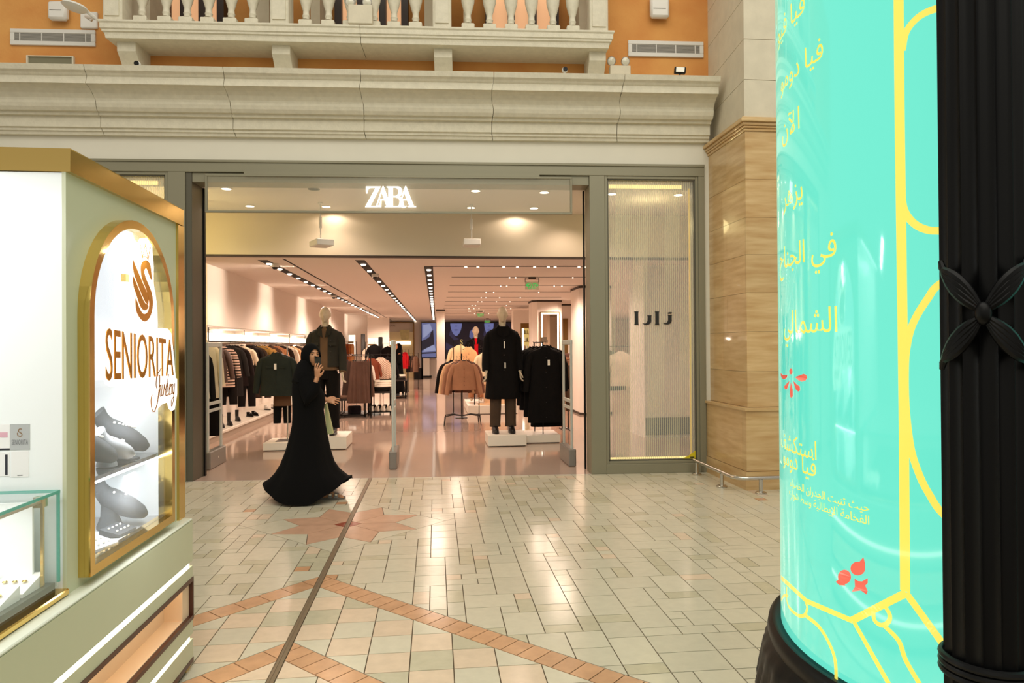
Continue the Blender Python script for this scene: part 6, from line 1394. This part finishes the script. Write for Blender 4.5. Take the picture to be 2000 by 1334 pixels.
rail('black rail behind the checked blouse with a black coat', aY(748, 680, 24).x, aY(765, 680, 24).x, 24, aY(757, 677, 24).z+.095)
rail('black rail carrying the puffy black coat and pale blouse', aY(713, 676, 27).x, aY(740, 676, 27).x, 27.1, aY(731, 673, 27).z+.095)
r3 = thing('clothes_rack', 'black rack with grey and brown clothes behind the shopper', 'rack', (-1, 26, 0)); a, b = aY(795, 690, 26), aY(806, 690, 26)
MB().tube([(a.x, 26, 0), (a.x, 26, a.z), (b.x+.2, 26, a.z), (b.x+.2, 26, 0)], .013, 6).build('frame', M_black, r3)
for i, c in enumerate(['#1d1615', '#4b3a33', '#8a6a58']): garment('shirt', ['black top on the rack behind the shopper', 'brown top on the rack behind the shopper', 'taupe top on the rack behind the shopper'][i], 'top', (a.x+.1+.09*i, 26.0+.05*i, a.z-.1), .8, c, a=.17, L=.6, sl=.4, spread=.04, style='tee', det=False, group='tops on the rack behind the shopper')
# the shopper in black
PX = aY(776, 700, 23.0); ht = aY(776, 670, 23.0).z
mb = MB(); s = ht/1.66; head(mb, Matrix.Translation((0, -.01, 1.52)), ears=False); limb(mb, [(0, .01, 1.45), (0, .02, 1.34)], [.05, .06])
mb.loft([ringp(0, .02, z, rx, ry, 20, 2.2) for z, rx, ry in ((.80, .15, .11), (1.0, .14, .10), (1.15, .15, .10), (1.28, .17, .10), (1.35, .10, .07))], True, True)
for q in (-1, 1):
    limb(mb, [(q*.08, .01, .85), (q*.09, 0, .45), (q*.09, .02, .09)], [.08, .052, .036]); limb(mb, [(q*.09, .02, .04), (q*.10, -.11, .03)], [.034, .026])
    limb(mb, [(q*.16, .02, 1.29), (q*.22, .02, 1.05), (q*.17, -.18, 1.02)], [.048, .038, .025]); hand(mb, frame((-q*.3, -.9, .1), (0, 0, 1), (q*.165, -.20, 1.02)), curl=.3, thumb=-q, s=.9)
SM = Matrix.Translation((PX.x, 23.0, 0)) @ Matrix.Rotation(-1.2, 4, 'Z') @ Matrix.Scale(s, 4)
sp_ = remesh(mb, 'person', M_skin, .010, M=SM); tag(sp_, 'shopper in black gown and headscarf standing far back by the racks', 'person')
mb = MB(); mb.loft([ringp(0, .02, z, rx, ry, 32, 2.1, .01, 6) for z, rx, ry in ((.03, .27, .22), (.5, .22, .18), (.9, .19, .15), (1.15, .18, .14), (1.28, .19, .13), (1.36, .12, .10))], False, True)
for q in (-1, 1): mb.tube([(q*.16, .02, 1.29), (q*.235, .02, 1.05), (q*.175, -.15, 1.02)], [.075, .075, .06], 14)
mb.build('abaya', M_abaya, sp_, smooth=True, M=SM)
mb = MB(); mb.loft([ringp(0, .025+.02*(z > 1.4), z, rx, ry, 32, 2.) for z, rx, ry in ((1.22, .20, .15), (1.34, .14, .12), (1.42, .095, .10), (1.5, .092, .105), (1.58, .085, .10), (1.64, .05, .06), (1.655, .01, .01))]); mb.build('headscarf', M_abaya, sp_, smooth=True, M=SM)
t = thing('fire_extinguisher', 'red fire extinguisher standing by the far wall', 'fire extinguisher', (aY(814, 715, 34).x, 34, 0)); P = aY(814, 710, 34)
MB().lathe([(.10, 0), (.12, .03), (.12, .42), (.07, .5), (.03, .52), (.03, .56), (.01, .57)], (P.x, 34, P.z-.22), 20).build('cylinder', mat('extinguisher_red', '#b3141b', .35), t, smooth=True)
bxs((P.x-.08, P.x+.02, 33.97, 34.03, P.z+.33, P.z+.38)).build('handle', M_black, t); bxs((P.x-.13, P.x+.28, 33.9, 34.15, 0, P.z-.22), (P.x+.22, P.x+.3, 33.9, 34.1, 0, P.z+.3)).build('stand', M_black, t)

# ------------------------------------------------------------------ back wall features and pillars
def rectY(x0, y0, x1, y1, Y): a, b = aY(x0, y1, Y), aY(x1, y0, Y); return a.x, b.x, a.z, b.z
def scr(lab, r, Y, name='wall_screen'):
    x0, x1, z0, z1 = rectY(*r, Y); t = thing(name, lab, 'screen', (x0, Y, z0)); bxs((x0-.04, x1+.04, Y, Y+.06, z0-.04, z1+.04)).build('bezel', M_black, t); return t, x0, x1, z0, z1
t, x0, x1, z0, z1 = scr('tall bluish screen showing a dark ankle boot left of the white pillar', (824, 631, 851, 698), 36.7)
bxs((x0, x1, 36.69, 36.70, z0, z1)).build('picture', mat('blue_screen_picture', '#202030', .4, emit=.6, ecol='#7a80b0'), t)
def poly(t, pts, x0, x1, z0, z1, Y, m, nm='picture_shape'):
    mb = MB(); mb.prism([[(x0+(x1-x0)*a, z1-(z1-z0)*b) for a, b in pts]], lambda x, z: (x, Y, z)); return mb.build(nm, m, t, fix=False)
M_sd = emat('screen_dark_violet', '#2b2833', .8); M_sl = emat('screen_pale_blue', '#a3a8cc', .75); M_sm = emat('screen_mid_blue', '#5d6290', .8)
poly(t, [(.0, .52), (.35, .46), (.55, .40), (.66, .26), (.82, .20), (.86, .5), (.88, .62), (.5, .70), (.1, .78), (0, .80)], x0, x1, z0, z1, 36.685, M_sd); poly(t, [(0, .86), (1, .84), (1, .88), (0, .90)], x0, x1, z0, z1, 36.684, M_sd); poly(t, [(.1, .05), (.6, .02), (.75, .2), (.4, .35), (.1, .45)], x0, x1, z0, z1, 36.686, M_sl); poly(t, [(.2, .72), (.9, .64), (1, .8), (.1, .84)], x0, x1, z0, z1, 36.686, M_sl)
t, x0, x1, z0, z1 = scr('wide dark screen wall with blue lower halves of faces behind the red top mannequin', (871, 630, 1004, 700), 36.7)
bxs((x0, x1, 36.69, 36.70, z0, z1)).build('picture', mat('dark_screen_picture', '#0d0c14', .4, emit=.5, ecol='#1b1826', ), t)
def face(cx, w_):
    E = [(cx+w_*math.cos(a), .02+.36*math.sin(a)*(1-.15*abs(math.cos(a)))) for a in [PI*k/14 for k in range(15)]]
    poly(t, E, x0, x1, z0, z1, 36.685, emat('screen_face_blue', '#8086c0', .62)); poly(t, [(cx-w_*.5, .20), (cx, .175), (cx+w_*.5, .20), (cx, .235)], x0, x1, z0, z1, 36.682, M_sm); poly(t, [(cx-w_*.25, .08), (cx+w_*.25, .08), (cx, .13)], x0, x1, z0, z1, 36.682, M_sm)
    poly(t, [(cx-w_*.95, .18), (cx-w_*.2, .40), (cx+.5*w_, .46), (cx-.3*w_, .50), (cx-w_*1.2, .35)], x0, x1, z0, z1, 36.684, emat('screen_hair_violet', '#34304a', .8))
face(.15, .085); face(.63, .07); poly(t, [(.35, .25), (.40, .15), (.43, .3), (.40, .5), (.34, .4)], x0, x1, z0, z1, 36.683, M_sm); poly(t, [(.0, .55), (.06, .62), (.2, .75), (.1, .8), (0, .75)], x0, x1, z0, z1, 36.683, emat('screen_hair_violet', '#34304a', .8))
x0, x1, z0, z1 = rectY(825, 700, 839, 727, 36.2); t = thing('display_cabinet', 'pale cabinet with a black foot below the boot screen', 'cabinet', (x0, 36.2, 0)); bxs((x0, x1, 36.2, 36.6, .08, z1), bev=.01).build('body', M_whitebox, t); bxs((x0-.3, x1+.1, 36.1, 36.6, 0, .08)).build('foot', M_black, t)
# fitting room opening
x0, x1, z0, z1 = rectY(745, 629, 809, 730, 36.9); t = thing('fitting_room_portal', 'gold framed fitting room opening on the far wall with lit mirror and pale dress', 'door frame', (x0, 36.9, 0))
M_bf = mat('bronze_frame', '#8a6a3c', .35, metal=.7)
bxs((x0, x0+.06, 36.8, 37, 0, z1), (x1-.06, x1, 36.8, 37, 0, z1), (x0, x1, 36.8, 37, z1-.05, z1)).build('frame', M_bf, t)
bxs((x0+.06, x0+.42, 36.93, 36.98, 0, z1-.1)).build('side_panel', mat('taupe_panel', '#b3947c', .5), t); bxs((x0+.42, x1-.06, 36.93, 36.98, 0, z1-.5)).build('mirror_panel', mat('warm_mirror_panel', '#c9a877', .35, emit=.12, ecol='#e8c890'), t)
xa, xb, za, zb = rectY(758, 667, 802, 673, 36.7); bxs((xa, xb, 36.86, 36.92, za, zb)).build('light_shelf', emat('warm_light_shelf', '#fff0d0', 3), t)
xa, xb, za, zb = rectY(780, 644, 800, 664, 36.7); mb = MB(); mb.prism([[(xa, zb), (xb, zb), (xb-.06, za), (xa+.10, za)]], lambda x, z: (x, 36.84, z), lambda x, z: (x, 36.9, z)); mb.build('pale_dress', cloth('#e6dfa8'), t)
V_, F_, bb_ = text_geo('FITTING ROOMS'); xa, xb, za, zb = rectY(744, 634, 772, 638, 36.75); mb = MB(); mb.add([Vector((xa+(xb-xa)*(v[0]-bb_[0])/(bb_[1]-bb_[0]), 36.78, za+(zb-za)*(v[1]-bb_[2])/(bb_[3]-bb_[2]))) for v in V_], F_); mb.build('lettering', mat('dark_lettering', '#6a4e3a', .5), t, fix=False)
# lit niches far left, dark mirror stands
for (r, lab, Y) in [((669, 654, 694, 694), 'bright lit wall niche with orange clothes behind the mannequin', 30), ((713, 660, 739, 694), 'bright lit wall niche behind the puffy black coat', 33)]:
    x0, x1, z0, z1 = rectY(*r, Y); t = thing('wall_display', lab, 'display niche', (x0, Y, z0)); bxs((x0, x1, Y+.3, Y+.32, z0, z1)).build('back_panel', emat('warm_niche_glow', '#fff0d8', 1.5), t); bxs((x0-.5, x0, Y, Y+.32, 0, ZS), (x1, x1+.5, Y, Y+.32, 0, ZS), (x0, x1, Y, Y+.32, z1, ZS), (x0, x1, Y, Y+.32, 0, z0)).build('surround', M_wallw, t)
    bxs((x0, x1-.1, Y+.1, Y+.3, z1-.35, z1-.28)).build('shelf', mat('brass_shelf', '#8a6a3c', .4, metal=.5), t)
for i in range(5): garment('shirt', ['leftmost', 'second', 'third', 'fourth', 'rightmost'][i]+' of the orange tops in the far lit niche', 'top', (rectY(669, 654, 694, 694, 29.5)[0]+.06+.09*i, 29.3, aY(680, 672, 29.5).z), 1.5, ['#a05c2c', '#c07a3c', '#8a4426', '#b06a3a', '#c48a58'][i], a=.15, L=.9, sl=.4, spread=.02, style='tee', det=False, group='orange tops in the far lit niche')
rail('rail carrying the orange tops in the far lit niche', rectY(669, 654, 694, 694, 29.3)[0]+.0, rectY(669, 654, 694, 694, 29.3)[0]+.55, 29.3, aY(680, 672, 29.5).z+.095)
for (x, ya, yb, Y, lab) in [(709, 652, 697, 28.5, 'tall dark panel stand left of the puffy black coat'), (743, 658, 690, 29, 'narrow dark panel stand at the fitting room edge')]:
    x0, x1, z0, z1 = rectY(x-4, ya, x+4, yb, Y); t = thing('panel_stand', lab, 'stand', (x0, Y, 0)); bxs((x0, x1, Y, Y+.08, z0, z1), bev=.02).build('panel', mat('dark_gloss_panel', '#241c1c', .15), t); bxs(((x0+x1)/2-.02, (x0+x1)/2+.02, Y+.03, Y+.05, 0, z0)).build('leg', M_black, t)
def pillar(n, lab, x0, x1, Y0, Y1, ch=.0, cap=True):
    mb = MB(); P = [(x0+ch, Y0), (x1-ch, Y0), (x1, Y0+ch), (x1, Y1-ch), (x1-ch, Y1), (x0+ch, Y1), (x0, Y1-ch), (x0, Y0+ch)] if ch else [(x0, Y0), (x1, Y0), (x1, Y1), (x0, Y1)]
    mb.prism([P], lambda x, y: (x, y, 0), lambda x, y: (x, y, ZS)); o = mb.build('wall_pillar', M_wallw); o['kind'] = 'structure'; o['label'] = lab
    if cap:
        e = .012; Q = [(x+(e if x > (x0+x1)/2 else -e), y+(e if y > (Y0+Y1)/2 else -e)) for x, y in P]
        MB().prism([Q], lambda x, y: (x, y, ZS-.055), lambda x, y: (x, y, ZS-.003)).build('dark_cap', mat('dark_brown_trim', '#3a2c22', .6), o); MB().prism([Q], lambda x, y: (x, y, 0.001), lambda x, y: (x, y, .05)).build('kickplate', mat('dark_brown_trim', '#3a2c22', .6), o)  # dark brown bands round the pillar's top and foot
    return o
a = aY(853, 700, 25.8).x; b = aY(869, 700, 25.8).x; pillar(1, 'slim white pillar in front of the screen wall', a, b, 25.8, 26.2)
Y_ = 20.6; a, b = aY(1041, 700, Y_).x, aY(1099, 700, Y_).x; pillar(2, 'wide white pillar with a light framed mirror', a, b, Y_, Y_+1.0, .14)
xa, xb, za, zb = rectY(1057, 611, 1091, 703, Y_-.03); t = thing('lit_mirror', 'rounded mirror with a glowing rim on the wide white pillar', 'mirror', (xa, Y_-.03, za))
bxs((xa-.03, xb+.03, Y_-.05, Y_-.005, za, zb+.03), bev=.02).build('frame', M_bf, t); bxs((xa, xa+.045, Y_-.06, Y_-.048, za, zb), (xb-.045, xb, Y_-.06, Y_-.048, za, zb), (xa, xb, Y_-.06, Y_-.048, zb-.045, zb)).build('light_rim', emat('mirror_light', '#fff3dc', 4), t); bxs((xa+.05, xb-.05, Y_-.056, Y_-.049, za, zb-.05)).build('mirror_glass', mat('mirror', '#e9dcc8', .03, metal=1), t)
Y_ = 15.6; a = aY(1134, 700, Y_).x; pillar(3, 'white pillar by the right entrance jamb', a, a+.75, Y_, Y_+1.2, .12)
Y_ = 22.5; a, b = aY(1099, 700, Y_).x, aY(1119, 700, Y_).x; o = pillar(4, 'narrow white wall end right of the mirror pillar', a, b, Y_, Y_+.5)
xa, xb, za, zb = rectY(1100, 622, 1109, 700, Y_-.03); bxs((xa, xb, Y_-.04, Y_-.002, za, zb)).build('bronze_panel', M_bf, o)
# glowing product niche
Y_ = 24; a, b = aY(1003, 700, Y_).x, aY(1041, 700, Y_).x
xa, xb, za, zb = rectY(1019, 634, 1046, 705, Y_); t = thing('product_niche', 'bronze framed lit niche with small products left of the mirror pillar', 'display niche', (xa, Y_, 0))
bxs((a, xa-.03, Y_, Y_+.6, 0, 2.82), (xa-.03, xb+.3, Y_, Y_+.6, zb+.05, 2.82), (xa-.03, xb+.3, Y_, Y_+.6, 0, za)).build('surround', M_wallw, t)
bxs((xa-.03, xa, Y_-.01, Y_+.5, za, zb+.05), (xa, xb, Y_-.01, Y_+.5, zb-.12, zb+.05)).build('frame', M_bf, t); bxs((xa, xb, Y_+.45, Y_+.5, za, zb)).build('back_panel', emat('yellow_niche_glow', '#e8c070', .8), t)
bxs((xa+.03, xa+.09, Y_+.05, Y_+.09, za, zb-.13)).build('light_tube', emat('mirror_light', '#fff3dc', 4), t)
for k in range(4): bxs((xa, xb, Y_+.05, Y_+.45, za+.12+.27*k, za+.14+.27*k)).build('shelf', M_bf, t)
for k in range(4):
    for j in range(4):
        x = xa+.14+.085*j; z = za+.14+.27*k; tt = thing('bottle', ['bottom', 'second', 'third', 'top'][k]+' shelf small bottle, '+['first', 'second', 'third', 'fourth'][j]+' from the light tube in the bronze niche', 'bottle', (x, Y_+.2, z), 'small bottles in the bronze niche')
        MB().lathe([(.028, 0), (.028, .09), (.012, .11), (.012, .14), (.001, .14)], (x, Y_+.2, z), 10).build('glass', cloth(['#d8c070', '#8a5a4a', '#e8e0d0', '#6a5a30'][(j+k) % 4], .3), tt, smooth=True)
# counter, big block behind the striped window, far right stock
x0, x1 = aY(1092, 760, 16.5).x, aY(1132, 760, 16.5).x; zc_ = aY(1110, 699, 16.5).z
t = thing('wood_counter', 'brown wood counter behind the right security gate', 'counter', (x0, 16.5, 0)); bxs((x0, x1, 16.95, 17.7, 0, zc_-.04)).build('body', mat('warm_wood', '#a8795c', .5, var=.06, stretch=(6, 6, 1)), t); bxs((x0-.03, x1+.03, 16.92, 17.73, zc_-.04, zc_), bev=.006).build('worktop', mat('warm_wood', '#a8795c', .5), t)
for i, (x, c, h, lab) in enumerate([(1100, '#241b1a', .07, 'black handbag lying on the wood counter'), (1106, '#7a5a50', .10, 'brown hat on the wood counter'), (1115, '#e5d8cc', .05, 'white folded cloth on the wood counter')]): folded('accessory', lab, aY(x, 700, 17.2).x, 17.15, zc_, .18, .16, h, c, .3*i)
bx0, bx1 = aY(1258, 700, 11.6).x, aY(1345, 700, 11.6).x
o = pillar(5, 'large plain white block behind the striped shop window', bx0, bx1, 11.6, 12.5, 0, False)
bxs((bx0+.02, bx1+.02, 11.56, 11.6, .05, .34)).build('dark_skirting', mat('dark_skirting', '#37322c', .5), o)
for (x, y, c, L_, lab) in [(1192, 13.95, '#201c18', .8, 'black coat seen through the left of the striped window'), (1200, 14.05, '#6f5a44', .8, 'brown coat seen through the left of the striped window'), (1212, 13.85, '#cfc0ac', .7, 'pale quilted top seen through the striped window')]:
    garment('coat', lab, 'coat', (aY(x, 700, y).x, y, 1.46), .2, c, a=.24, L=L_, sl=.6, spread=.1, style='coat', det=False)
r4 = thing('clothes_rack', 'black rack behind the left part of the striped window', 'rack', (4, 14, 0)); xx = aY(1190, 700, 13.6).x; MB().tube([(xx-.3, 14, 0), (xx-.3, 14, 1.56), (xx+1.0, 14, 1.56), (xx+1.0, 14, 0)], .013, 6).build('frame', M_black, r4)
bxs_ = rectY(1120, 640, 1134, 700, 30)
for i, (x, y, c) in enumerate([(1121, 19.92, '#241c18'), (1124, 20.0, '#6a4a3a'), (1128, 20.08, '#1f1a18')]): garment('coat', ['first dark coat right of the wood counter', 'brown coat right of the wood counter', 'last dark coat right of the wood counter'][i], 'coat', (aY(x, 680, y).x, y, aY(x, 680, y).z), .9, c, a=.2, L=.75, sl=.5, spread=.04, style='coat', det=False, group='coats right of the wood counter')
rail('dark rail carrying coats right of the wood counter', aY(1118, 680, 20).x, aY(1134, 680, 20).x, 20, aY(1124, 680, 20).z+.095)
t = thing('white_drawer_unit', 'white low unit glimpsed inside the right security gate', 'cabinet', (aY(1122, 720, 19).x, 19, 0)); x0, x1, z0, z1 = rectY(1118, 708, 1133, 730, 19); bxs((x0, x1, 19, 19.6, 0, z1), bev=.01).build('body', M_whitebox, t)

# ------------------------------------------------------------------ security gates, exit signs
M_gate = mat('grey_white_gate_plastic', '#c3c4bb', .4); M_gb = mat('grey_gate_base', '#8d8780', .35, metal=.3)
def gate(lab, X, Y0, Y1, z, nz=.50):
    t = thing('security_gate', lab, 'security gate', (X, (Y0+Y1)/2, 0), 'anti theft gates at the shop entrance'); w_ = .028; d = .055
    bxs((X-w_/2, X+w_/2, Y0, Y0+d, .04, z), (X-w_/2, X+w_/2, Y1-d, Y1, .04, z), bev=.006).build('upright', M_gate, t); bxs((X-w_/2-.002, X+w_/2+.002, Y0-.002, Y1+.002, z-.06, z+.004), bev=.008).build('top_rail', M_gate, t)
    bxs((X-w_/2, X+w_/2, Y0+d, Y1-d, z*nz, z*nz+.04), (X-w_/2, X+w_/2, Y0+d, Y1-d, z*nz-.09, z*nz-.055)).build('crossbar', M_gate, t)
    bxs((X-.05, X+.05, Y0-.03, Y1+.03, 0, .23), bev=.012).build('base', M_gb, t); bxs((X+.0505, X+.052, (Y0+Y1)/2-.012, (Y0+Y1)/2+.012, .11, .134)).build('indicator', M_tag, t)
g = aZ(400, 918); gate('left anti theft gate beside the cream overshirt', g.x+.03, g.y, g.y+.62, aY(400, 669, g.y).z)
g = aZ(767, 918); gate('middle anti theft gate seen edge on in the entrance', g.x, g.y+.05, g.y+.62, aY(767, 665, g.y).z)
g = aZ(1128, 912); gate('right anti theft gate beside the right entrance jamb', g.x-.06, g.y+.05, g.y+.65, aY(1125, 664, g.y).z)
def exit_sign(lab, x, y0, y1, w_, ztop=ZS):
    """y0 is the top of the bracket at the ceiling; its distance follows from the ceiling height"""
    P = aZ(x, y0, ZS); Y = P.y; k = Y/FPX; t = thing('exit_sign', lab, 'exit sign', (P.x, Y, ZS), 'green exit signs hanging from the shop ceiling'); W = w_*k/2; H = (y1-y0)*k
    bxs((P.x-W*.5, P.x+W*.5, Y-.04, Y+.04, ZS-.04, ZS)).build('ceiling_plate', mat('dark_bronze_plate', '#4a382c', .4), t)
    bxs((P.x-W, P.x-W+.012, Y-.01, Y+.01, ZS-H*.42, ZS-.02), (P.x+W-.012, P.x+W, Y-.01, Y+.01, ZS-H*.42, ZS-.02), (P.x-W, P.x+W, Y-.01, Y+.01, ZS-.045, ZS-.03)).build('bracket', mat('dark_bronze_plate', '#4a382c', .4), t)
    bxs((P.x-W*.98, P.x+W*.98, Y-.004, Y+.004, ZS-H, ZS-H*.36), bev=.002).build('panel', mat('green_clear_panel', '#bfe0b0', .2, alpha=.35), t)
    V_, F_, bb_ = text_geo('EXIT'); mb = MB(); za, zb = ZS-H*.96, ZS-H*.48; mb.add([Vector((P.x-W*.55+W*1.1*(v[0]-bb_[0])/(bb_[1]-bb_[0]), Y-.008, za+(zb-za)*(v[1]-bb_[2])/(bb_[3]-bb_[2]))) for v in V_], F_); mb.build('letters', emat('exit_green', '#2fc45c', .9), t, fix=False)
    for s in (-1, 1): mb = MB(); zm = (za+zb)/2+.02; mb.add([(P.x+s*W*.92, Y-.008, zm), (P.x+s*W*.62, Y-.008, zm+H*.16), (P.x+s*W*.62, Y-.008, zm-H*.16)], [(0, 1, 2)]); mb.build('arrow', emat('exit_green', '#2fc45c', .9), t, fix=False)
exit_sign('nearest and largest green exit sign on the shop ceiling', 1039, 541.5, 566, 28); exit_sign('middle green exit sign above the red top mannequin', 938, 607, 619, 15); exit_sign('farthest green exit sign beside the black coat mannequin', 952, 622, 631, 12)
# small ceiling cameras in the shop
for (x, y, lab) in [(537, 522, 'white dome camera on the leftmost ceiling slot, near'), (652, 581, 'dark dome camera on the leftmost ceiling slot, middle'), (733, 541, 'pale dome camera on the middle ceiling slot')]:
    P = aZ(x, y, ZS-.06); t = thing('dome_camera', lab, 'security camera', (P.x, P.y, ZS)); MB().lathe([(.07, ZS-.005), (.07, ZS-.04), (.05, ZS-.06)], (P.x, P.y, 0), 16).build('housing', M_plast, t); MB().lathe([(.05, ZS-.06), (.035, ZS-.09), (.001, ZS-.10)], (P.x, P.y, 0), 14).build('dome', M_black, t, smooth=True)
